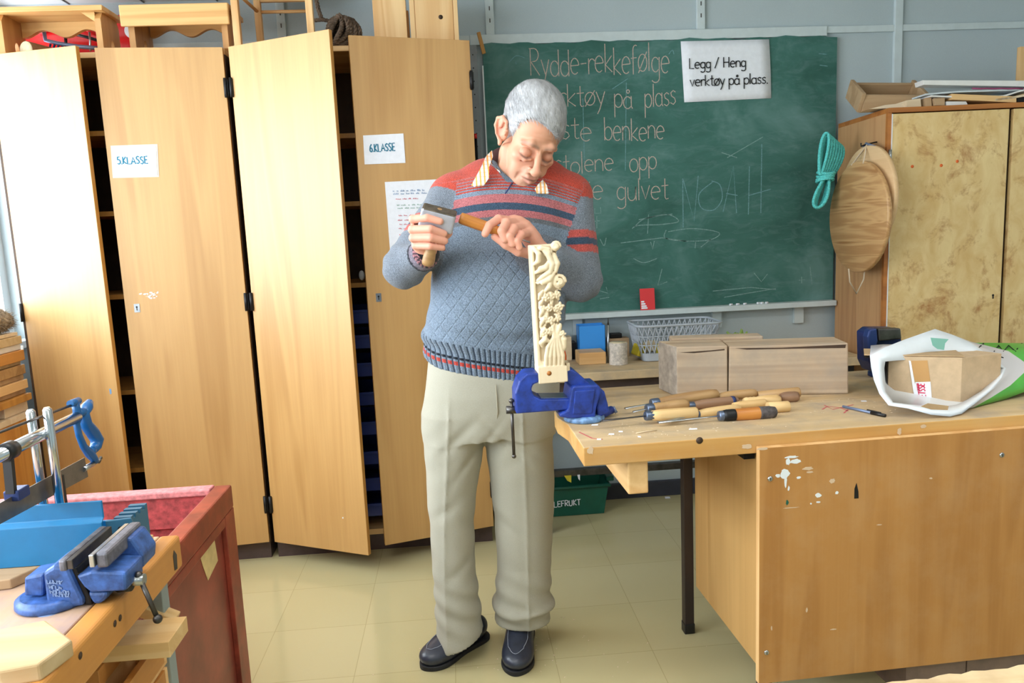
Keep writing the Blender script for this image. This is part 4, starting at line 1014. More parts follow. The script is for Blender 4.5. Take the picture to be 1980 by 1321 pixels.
MB().lathe([(.011, .0), (.0135, .012), (.014, zt_-SB-.035), (.009, zt_-SB-.012), (.003, zt_-SB)], p, None, 18).build('handle', plain('orange_plastic', (240, 105, 35), .4), r, world=True)
# plastic basket
r = thing('plastic_basket', 'grey latticed plastic basket on the wall bench', 'basket', (1.0, 3.22, SB)); M_['basket'] = plain('grey_basket_plastic', (180, 188, 198), .38)
def rrect(cx, cy, z, hx, hy, rc, n=6):
    P = []
    for sx, sy, a0 in ((1, 1, 0), (-1, 1, 90), (-1, -1, 180), (1, -1, 270)):
        for k in range(n+1):
            a = rad(a0+90*k/n); P.append(V((cx+sx*(hx-rc)+rc*math.cos(a), cy+sy*(hy-rc)+rc*math.sin(a), z)))
    return P
zr = .858; bx0, bx1 = aty(1246, 690, 3.14).x, aty(1374, 690, 3.14).x; cx = (bx0+bx1)/2; cy = 3.235
rx0, rx1 = aty(1232, 640, 3.12).x, aty(1402, 632, 3.12).x; cxr = (rx0+rx1)/2; hxr = (rx1-rx0)/2-.004; hxb = (bx1-bx0)/2
def bring(f, z0=SB+.003, off=0): return rrect(cx+(cxr-cx)*f, cy, z0+(zr-z0)*f, hxb+(hxr-hxb)*f-off, .085+.027*f-off, .03+.01*f)
mb = MB(); mb.loft([bring(0), bring(.22)], caps=False); mb.loft([bring(0, off=.003), bring(.22, off=.003)], caps=False); f = mb._f([mb.bm.verts.new(p) for p in bring(0)]); mb.build('base', M_['basket'], r, world=True, smooth=False)
mb = MB(); mb.tube(bring(1), .0055, 8, closed=True); mb.build('rim', M_['basket'], r, world=True)
mb = MB(); N_ = 28
def per(f, t):
    P = bring(f); k = len(P); L = [0]
    for i in range(k): L.append(L[-1]+(P[(i+1) % k]-P[i]).length)
    s_ = (t % 1)*L[-1]
    for i in range(k):
        if s_ <= L[i+1]: return P[i].lerp(P[(i+1) % k], (s_-L[i])/max(1e-9, L[i+1]-L[i]))
    return P[0]
for i in range(46):
    for sg in (1, -1):
        mb.tube([per(f, i/46+sg*f*.045) for f in (.22, .42, .62, .82, 1.0)], .0030, 5, caps=False)
for f in (.45, .70): mb.tube([per(f, i/60) for i in range(60)], .0026, 5, closed=True)
mb.build('lattice', M_['basket'], r, world=True)
M_['yellow'] = plain('yellow_sponge', (228, 208, 60), .85, var=.15)
rng = random.Random(9)
for i in range(7):
    x = cx-.15+i*.05; mb = MB().box((x, cy-.035+rng.uniform(-.02, .05), SB+.035+rng.uniform(0, .025)), (.046, .05, .05), (rng.uniform(-.3, .3), rng.uniform(-.3, .3), rng.uniform(-1, 1)))
    tag(mb.build('yellow_cloth', M_['yellow'] if i % 2 == 0 else M_['cab_in'] if i == 3 else M_['scrap'], None, bevel=.006), 'crumpled yellow or dark scrap inside the latticed basket', 'cloth', 'scraps in the basket')
p = aty(1420, 648, 3.25); M_['lime'] = plain('lime_green_cloth', (170, 205, 110), .8, var=.1)
mb = MB(); 
for i in range(9): 
    a = V((p.x-.05+i*.013, 3.25+(i % 3)*.01, SB)); mb.tube([a, a+V((rng.uniform(-.01, .02), 0, .06)), a+V((rng.uniform(-.03, .05), .01, .085+rng.uniform(0, .022)))], [.012, .010, .004], 6)
solo(mb, 'green_cloth', M_['lime'], 'lime green crumpled cloth behind the big timber beam', 'cloth', (p.x, 3.25, SB))

# green crate on the floor
M_['gcrate'] = plain('dark_green_plastic', (22, 92, 74), .4, var=.06)
fr = atz(1168, 993, 0); fl = atz(1070, 1003, 0)
r = thing('green_crate', 'dark green plastic crate with white lettering under the wall bench', 'crate', (fr.x-.22, fr.y+.12, 0))
x1, y0 = fr.x, fr.y; zt_ = aty(1176, 935, y0-.01).z; x0 = x1-.46
def rr4(x0, x1, y0, y1, z): return [V((x0, y0, z)), V((x1, y0, z)), V((x1, y1, z)), V((x0, y1, z))]
mb = MB(); e = .022; y1 = y0+.16
mb.loft([rr4(x0, x1, y0, y1, .002), rr4(x0-e, x1+e, y0-e*.5, y1+e*.5, zt_)], caps=False); mb.loft([rr4(x0+.004, x1-.004, y0+.004, y1-.004, .004), rr4(x0-e+.004, x1+e-.004, y0-e*.5+.004, y1+e*.5-.004, zt_)], caps=False)
mb._f([mb.bm.verts.new(p) for p in rr4(x0, x1, y0, y1, .003)]); mb.build('tub', M_['gcrate'], r, world=True)
mb = MB(); P = rr4(x0-e-.006, x1+e+.006, y0-e*.5-.006, y1+e*.5+.006, zt_-.006)
mb.tube(P, .0075, 6, closed=True); mb.build('rim', M_['gcrate'], r, world=True)
MB().bb((x1+e, y0+.03, zt_-.004), (x1+e+.034, y0+.11, zt_+.018)).build('grip', M_['gcrate'], r, world=True, bevel=.004)
n_ = V((0, -1, -.08)).normalized(); mb = MB(); a = None; b = aty(1123, 976, y0-.009)
write(mb, 'SKOLEFRUKT', aty(1046, 983, y0-.009), (b-aty(1046, 983, y0-.009)), (0, 0, 1), .026, .0042, n_, .03, .002, squeeze=(b-aty(1046, 983, y0-.009)).length/(text_len('SKOLEFRUKT')*.026)); mb.build('lettering', M_['paper'], r, world=True)
p = aty(1098, 925, 3.19); mb = MB(); mb.prism([(-.012, .05), (.015, .05), (.013, -.012), (-.004, -.003)], (p.x, 3.17, .2), t=.001); 
# small yellow and white tags hanging under the foot rail
def hang(px, py, w, h, name, lab, mat):
    p = aty(px, py, 3.185); mb = MB().prism([(-w, 0), (w, 0), (w*.9, -h), (-w*.2, -h*.7)], (p.x, 3.186, .203), t=.002); solo(mb, name, mat, lab, 'tag', (p.x, 3.186, .203))
hang(1098, 922, .016, .034, 'yellow_tag', 'small yellow tag hanging from the bench rail above the green crate', M_['yellow'])
hang(1119, 922, .006, .028, 'white_tag', 'small white tag hanging from the bench rail above the green crate', M_['paper'])

# ================================================================ MAIN WORKBENCH
BA = rad(1.905); BXv = V((math.cos(BA), math.sin(BA), 0)); BYv = V((-math.sin(BA), math.cos(BA), 0))
def B(x, y, z): return BXv*x + BYv*y + V((0, 0, z))
def bp(px, py, y): return atp(px, py, BYv*y, BYv)      # on the vertical plane y' = const
def bloc(p): p = V(p); return V((p.dot(BXv)-.33, p.dot(BYv)-1.6585, p.z))
HB = .78
BR = thing('workbench', 'heavy wooden workbench with front panel and overhanging end', 'workbench', B(.33, 1.6585, 0), (0, 0, BA)); r = BR
# worktop with a worn, slanting left end
wt = MB(); wt.prism([(0, 0), (1.62, 0), (1.62, .635), (.090, .635), (.080, .42), (-.006, .37), (-.010, .30), (.004, .22)], (0, 0, HB-.046), (1, 0, 0), (0, 1, 0), (0, 0, 1), .046)
o = wt.build('worktop', [M_['bench'], M_['bench_edge']], r, bevel=.003)
for p in o.data.polygons:
    if abs(p.normal.z) < .5: p.material_index = 1
MB().bb((.112, .03, HB-.046-.088), (.162, .60, HB-.0465)).build('batten', M_['pine_y'], r, bevel=.004)
pn = MB().bb((.417, -.019, .150), (1.62, -.0008, .752)).build('front_panel', [wood('orange_beech_panel', (184, 132, 72), (162, 110, 54), 2, 1.1, .45, dirt=.15, dc=(215, 190, 150)), M_['pine']], r, bevel=.0015)
for p in pn.data.polygons:
    if abs(p.normal.y) < .5: p.material_index = 1
MB().bb((.437, 0, .165), (.455, .475, HB-.047)).build('side_panel', M_['beech'], r, bevel=.001)
def leg(x, y): 
    l = MB().bb((x, y, .03), (x+.030, y+.030, HB-.047)).build('leg', plain('dark_brown_steel', (58, 48, 44), .45, .4), r, bevel=.002); MB().bb((x-.002, y-.002, 0), (x+.032, y+.032, .034)).build('foot_cap', M_['blk_plastic'], l, bevel=.003)
leg(.405, .487); leg(.437, .012+.0); leg(1.52, .487); leg(1.52, .012)
MB().bb((.405, .04, HB-.072), (.432, .487, HB-.048)).build('top_rail', M_['black'], r); MB().bb((.44, .49, HB-.072), (1.52, .515, HB-.048)).build('top_rail', M_['black'], r)
def onp(px, py): return bloc(bp(px, py, 1.6395))
for px, py in ((1489, 926), (1937, 880), (1482, 1262)):
    q = onp(px, py); k = MB().lathe([(.0065, 0), (.0062, .0015), (.004, .003)], q, frame((0, -1, 0)), 14); s_ = k.build('screw', M_['steel'], pn); MB().box(q+V((0, -.0032, 0)), (.0015, .0006, .007)).build('slot', M_['black'], s_)
def blob(mb, q, rx, rz, seed=0, n=14, t=.0007, nrm=(0, -1, 0)):
    rg = random.Random(seed); mb.prism([(rx*math.cos(a)*rg.uniform(.65, 1.15), rz*math.sin(a)*rg.uniform(.65, 1.15)) for a in (2*math.pi*i/n for i in range(n))], q, (1, 0, 0), (0, 0, 1), nrm, t)
mb = MB(); sc = .00118
for i, (px, py, w_, h_) in enumerate(((1518, 916, 10, 11), (1519, 932, 3, 14), (1530, 884, 14, 3), (1524, 893, 5, 8), (1538, 892, 14, 5), (1544, 924, 5, 3), (1582, 958, 7, 5), (1618, 953, 4, 4), (1582, 971, 6, 2), (1568, 974, 2, 2), (1504, 920, 5, 4), (1525, 945, 2, 6))): blob(mb, onp(px, py), w_*sc, h_*sc, i)
mb.build('white_paint_splashes', M_['white'], pn)
M_['ghost'] = plain('worn_whitish_stain', (206, 180, 150), .6)
mb = MB()
for i, (px, py, w_, h_) in enumerate(((1562, 906, 12, 4), (1566, 913, 8, 2), (1609, 930, 7, 6), (1475, 868, 14, 3), (1530, 982, 18, 1.2), (1612, 1217, 8, 1.6), (1560, 1180, 2, 6), (1492, 1215, 1.5, 6), (1700, 1015, 6, 1.5), (1800, 925, 4, 2))): blob(mb, onp(px, py), w_*sc, h_*sc, 40+i, t=.0005)
mb.build('worn_stains', M_['ghost'], pn)
mb = MB(); blob(mb, onp(1522, 972), .004, .007, 77); mb.build('green_paint_fleck', M_['gcrate'], pn)
mb = MB(); q = onp(1655, 951); mb.prism([(-.004, -.017), (.007, -.017), (.006, 0), (.001, .022), (-.004, .008)], q+V((0, .0, 0)), (1, 0, 0), (0, 0, 1), (0, -1, 0), .0006); mb.build('finger_slot', M_['black'], pn)
def ont(px, py): return bloc(atz(px, py, HB))
k = MB().lathe([(.0001, 0), (.006, 0), (.0085, .0008), (.0001, .0008)], onp(1358, 856)+V((0, .019, 0)), frame((0, -1, 0)), 14); k.build('knot', M_['cab_in'], o)
mb = MB()
for i, (px, py, w_, h_) in enumerate(((1145, 876, 7, 9), (1748, 838, 5, 8), (1450, 868, 12, 5), (1795, 828, 6, 5))): blob(mb, onp(px, py)+V((0, .0185, 0)), w_*sc, h_*sc, 90+i)
mb.build('edge_paint_spot', M_['ghost'], o)
mb = MB(); M_['redpaint'] = plain('red_paint_line', (190, 90, 90), .7)
for L in (((1590, 792), (1600, 786), (1625, 789), (1640, 795)), ((1594, 784), (1610, 792), (1650, 783)), ((1632, 799), (1640, 792)), ((1120, 836), (1145, 848), (1165, 850))): mb.ribbon([ont(*p) for p in L], .004, (0, 0, 1), .0002)
mb.build('red_paint_line', M_['redpaint'], o)

# ---------------------------------------------------------------- big timber beam
M_['beam'] = wood('weathered_timber', (206, 184, 156), (158, 132, 108), 0, .8, .75, .3, dirt=.7, dc=(150, 142, 132), cath=1.0, bump=.5)
M_['beam_end'] = plain('grey_timber_end', (176, 164, 150), .85, var=.2, vs=30)
bl = atz(1309, 769, HB); br_ = atz(1641, 762, HB); ud = (br_-bl).normalized(); un = V((-ud.y, ud.x, 0)); Lb = (br_-bl).length; hb = .150
r = thing('timber_beam', 'big weathered timber beam with a split, lying behind the chisels', 'beam', bl, xf(ud, z=(0, 0, 1)))
xs = atp(1408, 700, bl, un); xs = (xs-bl).dot(ud)
mb = MB(); FPm = lambda P_: mb.prism(P_, (0, 0, .0005), (1, 0, 0), (0, 1, 0), (0, 0, 1), hb)
# two bodies of one timber, parted by the dry crack that narrows downwards and is closed at the back
FPm([(0, 0), (xs-.0015, 0), (xs-.0015, .124), (-.042, .124)]); mb.prism([(xs+.0010, 0), (Lb, .0), (Lb-.004, hb-.002), (xs+.0036, hb-.003)], (0, 0, .0005), t=.125)
mb.bb((xs-.01, .05, .001), (xs+.01, .124, hb-.012))
o = mb.build('timber', [M_['beam'], M_['beam_end']], r, bevel=.004)
for p in o.data.polygons:
    if abs(p.normal.x) > .8 and p.center.x < .02: p.material_index = 1
mb = MB(); mb.prism([(.01, hb-.016), (.10, hb-.012), (xs-.01, hb-.009), (xs-.01, hb-.013), (.05, hb-.019)], (0, .0003, 0), n=(0, -1, 0), t=.0007); mb.prism([(xs+.02, hb-.008), (.3, hb-.010), (Lb-.01, hb-.006), (Lb-.012, hb-.016), (.33, hb-.014), (.2, hb-.013)], (0, .0003, 0), n=(0, -1, 0), t=.0007); mb.build('dark_bark_edge', M_['cab_in'], o)
r = thing('rough_plank', 'shorter rough plank lying against the back of the timber beam', 'plank', bl+ud*.0+un*.13, xf(ud, z=(0, 0, 1)))
MB().bb((.0, 0, .0005), (.275, .07, hb+.006)).build('plank', M_['beam'], r, bevel=.004)

# ---------------------------------------------------------------- chisels and gouges
M_['h_pale'] = wood('pale_ash_handle', (230, 198, 144), (212, 170, 110), 0, 2, .45)
M_['h_brown'] = wood('brown_turned_handle', (192, 154, 104), (150, 112, 70), 0, 2, .45)
M_['h_orange'] = wood('orange_handle', (206, 138, 64), (164, 96, 38), 0, 2, .4)
M_['h_dark'] = wood('red_brown_handle', (158, 122, 94), (120, 88, 66), 0, 2, .45)
M_['char'] = plain('charred_handle_end', (84, 78, 78), .85, var=.35, vs=90)
M_['ferrule'] = plain('blue_grey_ferrule', (110, 124, 150), .35, .8)
def chisel(label, a, b, rh, mat, blade=None, y=1.9, prof='turned', extra=None, ferr=True, n=16, bw=.006, bladem='steel', name='gouge'):
    """handle from image point a (ferrule end) to b (butt end) at bench depths y (or ya,yb)"""
    ya, yb = y if isinstance(y, tuple) else (y, y)
    A, Bq = bp(a[0], a[1], ya), bp(b[0], b[1], yb)
    for q in (A, Bq):
        if q.z < HB+rh*.8+.001: q.z = HB+rh*.8+.001
    r = thing(name, label, 'chisel', (A+Bq)/2, xf(Bq-A, z=(0, 0, 1)), 'woodcarving chisels on the workbench')
    L = (Bq-A).length; X = Matrix(((0, 0, 1), (0, 1, 0), (-1, 0, 0))); o = V((-L/2, 0, 0)); rot = frame((1, 0, 0), (0, 0, 1))
    if prof == 'turned': P = [(rh*.62, 0), (rh*.72, L*.03), (rh*.95, L*.25), (rh, L*.55), (rh*.97, L*.85), (rh*.8, L*.97), (rh*.45, L)]
    elif prof == 'ringed': P = [(rh*.6, 0)] + [(rh*(.8+.08*(i % 2)), L*(.05+i*.05)) for i in range(8)] + [(rh, L*.6), (rh*.97, L*.9), (rh*.6, L)]
    elif prof == 'octagon': P = [(rh*.8, 0), (rh*.98, L*.2), (rh, L*.6), (rh*.97, L*.97), (rh*.9, L)]; n = 8
    else: P = [(rh, 0), (rh, L*.97), (rh*.9, L)]
    MB().lathe(P, o, rot, n).build('handle', mat, r)
    if ferr: MB().lathe([(rh*.72, -.016), (rh*.78, -.012), (rh*.78, .006), (rh*.68, .008)], o, rot, 18).build('ferrule', M_['ferrule'], r)
    if blade:
        T = bp(blade[0], blade[1], blade[2] if len(blade) > 2 else ya); T.z = max(T.z, HB+.003); Ml = world_of(r).inverted(); t_ = Ml @ T; s0 = o+V((-.014, 0, 0))
        mb = MB(); mb.tube([s0, s0.lerp(t_, .25), s0.lerp(t_, .6), t_], [.0042, .0040, bw*.8, bw], 10, flat=.38); mb.build('blade', M_[bladem], r)
    if extra: extra(r, o, rot, L, rh)
    return r
def charred(r, o, rot, L, rh): MB().lathe([(rh*1.005, L*.66), (rh*1.01, L*.7), (rh*.99, L*.87), (rh*.82, L*.975), (rh*.46, L*1.003)], o, rot, 18).build('charred_end', M_['char'], r); MB().lathe([(rh*.8, -.004), (rh*.92, .006), (rh*.95, .024), (rh*.9, .028)], o, rot, 18).build('tape_band', M_['black'], r)
def banded(r, o, rot, L, rh): MB().lathe([(rh*1.0, L*.84), (rh*1.02, L*.86), (rh*1.0, L*.91)], o, rot, 18).build('blue_band', M_['navy'], r)
c5 = lambda x, y: (1060+x/3.3, 570+y/3.3)
chisel('orange gouge with charred butt, nearest the bench front', c5(1125, 788), c5(1455, 765), .0165, M_['h_orange'], (c5(700, 815)+(1.79,)), 1.80, 'turned', charred, bw=.008)
chisel('pale eight-sided handled gouge with black and orange blade', c5(655, 772), c5(945, 752), .0155, M_['h_pale'], (c5(345, 805)+(1.80,)), (1.82, 1.84), 'octagon', bw=.006, bladem='dsteel')
chisel('pale gouge pointing half under the charred one', c5(945, 782), c5(1225, 738), .0135, M_['h_pale'], (c5(760, 806)+(1.80,)), (1.84, 1.87), 'turned')
chisel('pale handle lying behind the charred gouge', c5(1180, 738), c5(1385, 716), .0125, M_['h_pale'], None, (1.90, 1.91), 'octagon', ferr=False, name='handle_piece')
chisel('short pale peg end poking out behind the charred butt', c5(1400, 745), c5(1534, 742), .0150, M_['h_pale'], None, (1.85, 1.85), 'plain', ferr=False, name='handle_piece')
chisel('brown ring turned gouge left of the pale octagonal one', c5(660, 725), c5(892, 698), .0160, M_['h_brown'], (c5(540, 748)+(1.90,)), (1.90, 1.92), 'ringed')
chisel('long tapered brown gouge, uppermost at the left of the heap', c5(690, 690), c5(1085, 632), .0170, M_['h_brown'], (c5(490, 726)+(1.93,)), (1.95, 1.98), 'turned')
chisel('red brown gouge with a blue band and yellow butt', c5(915, 708), c5(1212, 676), .0145, M_['h_dark'], None, (1.93, 1.95), 'turned', banded)
chisel('brown handle leaning on the timber beam, second from left', c5(1085, 652), c5(1330, 628), .0140, M_['h_brown'], None, (1.98, 1.98), 'turned', ferr=False, name='handle_piece')
chisel('brown straight handle furthest right against the timber beam', c5(1335, 650), c5(1602, 622), .0150, M_['h_brown'], None, (1.975, 1.965), 'plain', ferr=False, name='handle_piece')
chisel('pale grooved handle right of the blue banded gouge', c5(1245, 695), c5(1480, 682), .0150, M_['h_pale'], None, (1.93, 1.93), 'ringed', ferr=False, name='handle_piece')
chisel('dark knob ended handle at the right end of the heap', c5(1480, 688), c5(1595, 682), .0155, M_['h_dark'], None, (1.95, 1.95), 'turned', ferr=False, name='handle_piece')
# pen, paper scraps, chips
a, b = atz(1630, 786, HB+.004), atz(1712, 804, HB+.005)
r = thing('ballpoint_pen', 'clear ballpoint pen with black cap on the workbench', 'pen', (a+b)/2, xf(b-a, z=(0, 0, 1))); L = (b-a).length
MB().cyl((-L/2, 0, 0), (L*.30, 0, 0), .0036, 8).build('barrel', M_['greyblue'], r); MB().cyl((L*.18, 0, 0), (L/2, 0, 0), .0048, 10, .0042).bb((L*.08, -.001, .004), (L*.4, .001, .0065)).build('cap', M_['blk_plastic'], r)
for i, (px, py, w_) in enumerate(((1340, 830, .012), (1182, 840, .008), (1200, 835, .006), (1158, 850, .006), (1150, 822, .010), (1670, 776, .008), (1236, 845, .004))):
    p = atz(px, py, HB); mb = MB().prism([(-w_, -.004), (w_*.7, -.007), (w_, .004), (-w_*.6, .006)], (p.x, p.y, HB+.0003), (1, 0, 0), (0, 1, 0), (0, 0, 1), .0006)
    labs = ('white square paper scrap in front of the gouges', 'torn white scrap near the bench\'s overhanging corner', 'small white scrap touching the torn one', 'white chip closest to the bench corner', 'white smear of paper below the blue vise', 'white crumb behind the ballpoint pen', 'tiny white chip between the paper scraps')
    solo(mb, 'paper_scrap', M_['paper'], labs[i], 'paper', (p.x, p.y, HB))
p, q = atz(1230, 838, HB+.002), atz(1270, 832, HB+.002); mb = MB().tube([p, (p+q)/2+V((0, .003, 0)), q], .0014, 6); solo(mb, 'wood_splinter', M_['scrap'], 'thin pale wood splinter in front of the gouges', 'splinter', (p+q)/2)
p = atz(1290, 963, 0); mb = MB().prism([(-.012, -.01), (.012, -.012), (.014, .008), (-.008, .012)], (p.x, p.y, .001), (1, 0, 0), (0, 1, 0), (0, 0, 1), .002); solo(mb, 'floor_scrap', M_['paper'], 'white paper scrap on the floor by the skirting', 'paper', (p.x, p.y, 0))

# chips and dust round the vise: nobody could count them
mb = MB(); rng = random.Random(31)
for i in range(170):
    px = rng.gauss(1260, 150) if i < 130 else rng.uniform(1500, 1750); py = rng.uniform(796, 850) if i < 130 else rng.uniform(770, 800)
    p = atz(px, py, HB); l_ = bloc(p)
    if not (.02 < l_.x < 1.2 and .03 < l_.y < .6): continue
    a = rng.uniform(0, 6.28); w_ = rng.uniform(.0012, .0034); h_ = w_*rng.uniform(.3, .7)
    mb.prism([(w_*math.cos(a), w_*math.sin(a)), (-h_*math.sin(a), h_*math.cos(a)), (-w_*math.cos(a), -w_*math.sin(a)), (h_*math.sin(a), -h_*math.cos(a))], (p.x, p.y, HB+.0003), (1, 0, 0), (0, 1, 0), (0, 0, 1), .0006)
o = solo(mb, 'wood_chips', M_['scrap'], 'pale wood chips and dust scattered on the workbench top', 'chips', (B(.9, 1.9, HB)), kind='stuff')
mb = MB()
for i in range(60):
    p = atz(rng.gauss(1040, 110), rng.uniform(1190, 1315), 0); w_ = rng.uniform(.0015, .004); a = rng.uniform(0, 6.28)
    mb.prism([(w_*math.cos(a+k*1.57)*(1 if k % 2 else .5), w_*math.sin(a+k*1.57)*(1 if k % 2 else .5)) for k in range(4)], (p.x, p.y, .0003), (1, 0, 0), (0, 1, 0), (0, 0, 1), .0007)
solo(mb, 'floor_chips', M_['scrap'], 'small pale wood chips on the floor around the shoes', 'chips', (.1, 2.1, 0), kind='stuff')
# ---------------------------------------------------------------- blue vise with the carving
M_['vblue'] = plain('chipped_blue_enamel', (34, 62, 150), .38, .1, var=.3, vs=35, bump=.15, bs=120)
M_['vlight'] = plain('worn_pale_blue_enamel', (112, 150, 196), .45, .1, var=.3, vs=60)
c3 = lambda x, y: (960+x/3.304, 440+y/3.304)
VY0, VY1 = 1.878, 1.962
VR = thing('bench_vise', 'dark blue bench vise clamping the carved post at the bench end', 'vise', B(.39, 1.92, HB)); r = VR
def vp(mb, pts, y0=VY0, y1=VY1, dz=0):
    P = [bp(*c3(*p), y0) for p in pts]; o_ = P[0]
    mb.prism([((p-o_).dot(BXv), p.z-o_.z) for p in P], o_, BXv, (0, 0, 1), BYv, y1-y0); return mb
vp(MB(), [(126, 1192), (120, 1062), (146, 980), (192, 936), (268, 930), (271, 992), (236, 1003), (223, 1036), (242, 1078), (285, 1098), (478, 1096), (470, 1166)]).build('moving_jaw', M_['vblue'], r, world=True, bevel=.004)
vp(MB(), [(462, 1222), (402, 1212), (404, 1190), (456, 1168), (478, 1030), (492, 1014), (645, 1006), (664, 1018), (668, 1060), (640, 1150), (632, 1216)], VY0-.008, VY1+.006).build('fixed_body', M_['vblue'], r, world=True, bevel=.005)
vp(MB(), [(502, 1045), (630, 1035), (612, 1190), (486, 1195)], VY0-.0115, VY0-.006).build('raised_panel', M_['vblue'], r, world=True, bevel=.003)
vp(MB(), [(430, 968), (444, 918), (475, 905), (515, 925), (600, 1000), (590, 1020), (486, 1018)], VY0+.01, VY1).build('fixed_jaw', M_['vblue'], r, world=True, bevel=.004)
vp(MB(), [(655, 1020), (692, 1050), (714, 1130), (722, 1182), (650, 1222), (640, 1150)], VY0+.004, VY1).build('swivel_side', M_['vblue'], r, world=True, bevel=.005)
vp(MB(), [(285, 1088), (470, 1086), (470, 1100), (288, 1102)], VY0+.014, VY1-.012).build('slide_bar', M_['steel'], r, world=True)
vp(MB(), [(262, 928), (274, 928), (276, 992), (264, 994)], VY0+.004, VY1-.002).build('jaw_plate', M_['steel'], r, world=True)
vp(MB(), [(428, 922), (440, 920), (440, 985), (430, 985)], VY0+.004, VY1-.002).build('jaw_plate', M_['steel'], r, world=True)
cb_ = bp(*c3(560, 1218), 1.915); cb_.z = HB+.0005
MB().lathe([(.052, 0), (.055, .003), (.054, .012), (.046, .017)], cb_, None, 32).build('swivel_base', M_['vlight'], r, world=True)
e1, e2 = bp(*c3(655, 1215), 1.90), bp(*c3(735, 1165), 1.93); e1.z = max(e1.z, HB+.012); e2.z = max(e2.z, HB+.016)
MB().cyl(e1, e2, .011, 14).build('lock_handle', M_['vblue'], r, world=True); MB().cyl(e2+V((.004, 0, .008)), e2+V((.012, -.004, -.008)), .0045, 10).build('pin', M_['greyblue'], r, world=True)
s1, s2 = bp(*c3(62, 1166), 1.918), bp(*c3(128, 1164), 1.918); MB().cyl(s1, s2, .0105, 16).build('screw_end', M_['dsteel'], r, world=True)
t1, t2 = bp(*c3(95, 1108), 1.918), bp(*c3(112, 1462), 1.918); b_ = MB().cyl(t1, t2, .0042, 10); b_.ball(t2, .006); b_.ball(t1, .007); b_.build('tommy_bar', M_['dsteel'], r, world=True)

# carved post
M_['lime_wood'] = wood('fresh_lime_wood', (230, 214, 184), (218, 196, 160), 2, 1, .55, .3, fine=.5, bump=.1)
Hc = .362; cxl, cxr_ = bp(1041, 738, 1.885), bp(1097, 738, 1.885); cxm = (cxl+cxr_)/2; tp = bp(1049, 470, 1.885)
base = cxm.copy(); base.z = cxl.z-.004; Wc = (cxr_-cxl).length; lean = (tp-base); lean = V((lean.x, lean.y, lean.z)); upv = lean.normalized()
CR = thing('carved_post', 'pale wooden post carved with roses and flowing stems, upright in the vise', 'carving', base, Matrix((BXv, upv.cross(BXv), upv)).transposed())
Hc = lean.length
F_ = Field((-.055, -.03, -.006), (.058, .075, Hc+.02), .0016)
hw = Wc/2
F_.box((0, .022, .022), (hw, .032, .022), rd=.0015)                                   # plain foot
F_.box((-.005, .026, Hc*.5+.008), (hw-.005, .028, Hc*.5-.012), rd=.003, k=.002)       # body
F_.box((hw+.004, .0, Hc*.42), (.012, .05, Hc*.30), rd=.004, op='s', k=.006)           # trimmed right flank
rg = np.random.RandomState(4); fy = -.003
def S(pts, r, k=.0015, op='u'): F_.chain([(u*hw/.039, fy+w, v*Hc/.362) for u, w, v in pts], [q*(1.32 if op == 'u' else 1.0) for q in (r if hasattr(r, '__len__') else [r]*len(pts))], k, op)
def E_(u, w, v, rx, ry, rz, ang=0, k=.0015, op='u'):
    c_, s_ = math.cos(ang), math.sin(ang); F_.ell((u*hw/.039, fy+w, v*Hc/.362), (rx, ry, rz), [[c_, 0, -s_], [0, 1, 0], [s_, 0, c_]], k, op)
def rose(u, v, R_):
    E_(u, .004, v, R_, .010, R_, k=.003)
    for t in range(3):
        a0 = t*2.1; rr_ = R_*(.85-.25*t)
        S([(u+rr_*math.cos(a0+a), -.006-.002*t, v+rr_*math.sin(a0+a)) for a in np.linspace(0, 4.6, 10)], np.linspace(.0034, .0022, 10), .0008)
    E_(u, -.010, v, R_*.22, .004, R_*.22)
    S([(u+R_*.55*math.cos(a), -.0085, v+R_*.55*math.sin(a)) for a in np.linspace(0, 5, 10)], .0012, .0005, 's')
F_.box((-.002, -.002, Hc*.66), (hw*.72, .008, Hc*.30), rd=.004, op='s', k=.004); F_.box((-.001, -.002, Hc*.28), (hw*.72, .007, Hc*.12), rd=.004, op='s', k=.004)
rose(.026, .352, .012); rose(.030, .262, .0185); rose(.004, .338, .010)
S([(-.030, -.002, .350), (-.020, -.008, .335), (-.022, -.006, .318), (-.032, -.002, .310)], [.004, .005, .005, .003])
S([(-.012, -.003, .352), (.004, -.009, .332), (.014, -.010, .308), (.006, -.009, .288), (-.014, -.006, .276), (-.026, -.002, .268)], [.004, .0055, .006, .0055, .0045, .003])
S([(.020, -.004, .330), (.026, -.010, .308), (.022, -.010, .290)], [.005, .006, .004])
S([(-.028, .002, .345), (-.012, -.006, .350), (.006, -.008, .346)], [.004, .005, .004]); S([(-.028, .002, .288), (-.018, -.006, .296), (-.004, -.010, .300), (.008, -.008, .318)], [.003, .006, .006, .003]); S([(-.026, .002, .262), (-.014, -.007, .262), (.004, -.009, .270), (.016, -.008, .284)], [.003, .005, .006, .004])
S([(.012, -.004, .276), (.002, -.008, .250), (-.010, -.006, .238)], [.005, .005, .003])
for u, v, rr_ in ((-.024, .300, .006), (-.010, .318, .006), (.012, .318, .004), (-.018, .256, .005)): E_(u, -.002, v, rr_*.8, .007, rr_*1.4, .5, .0008, 's')
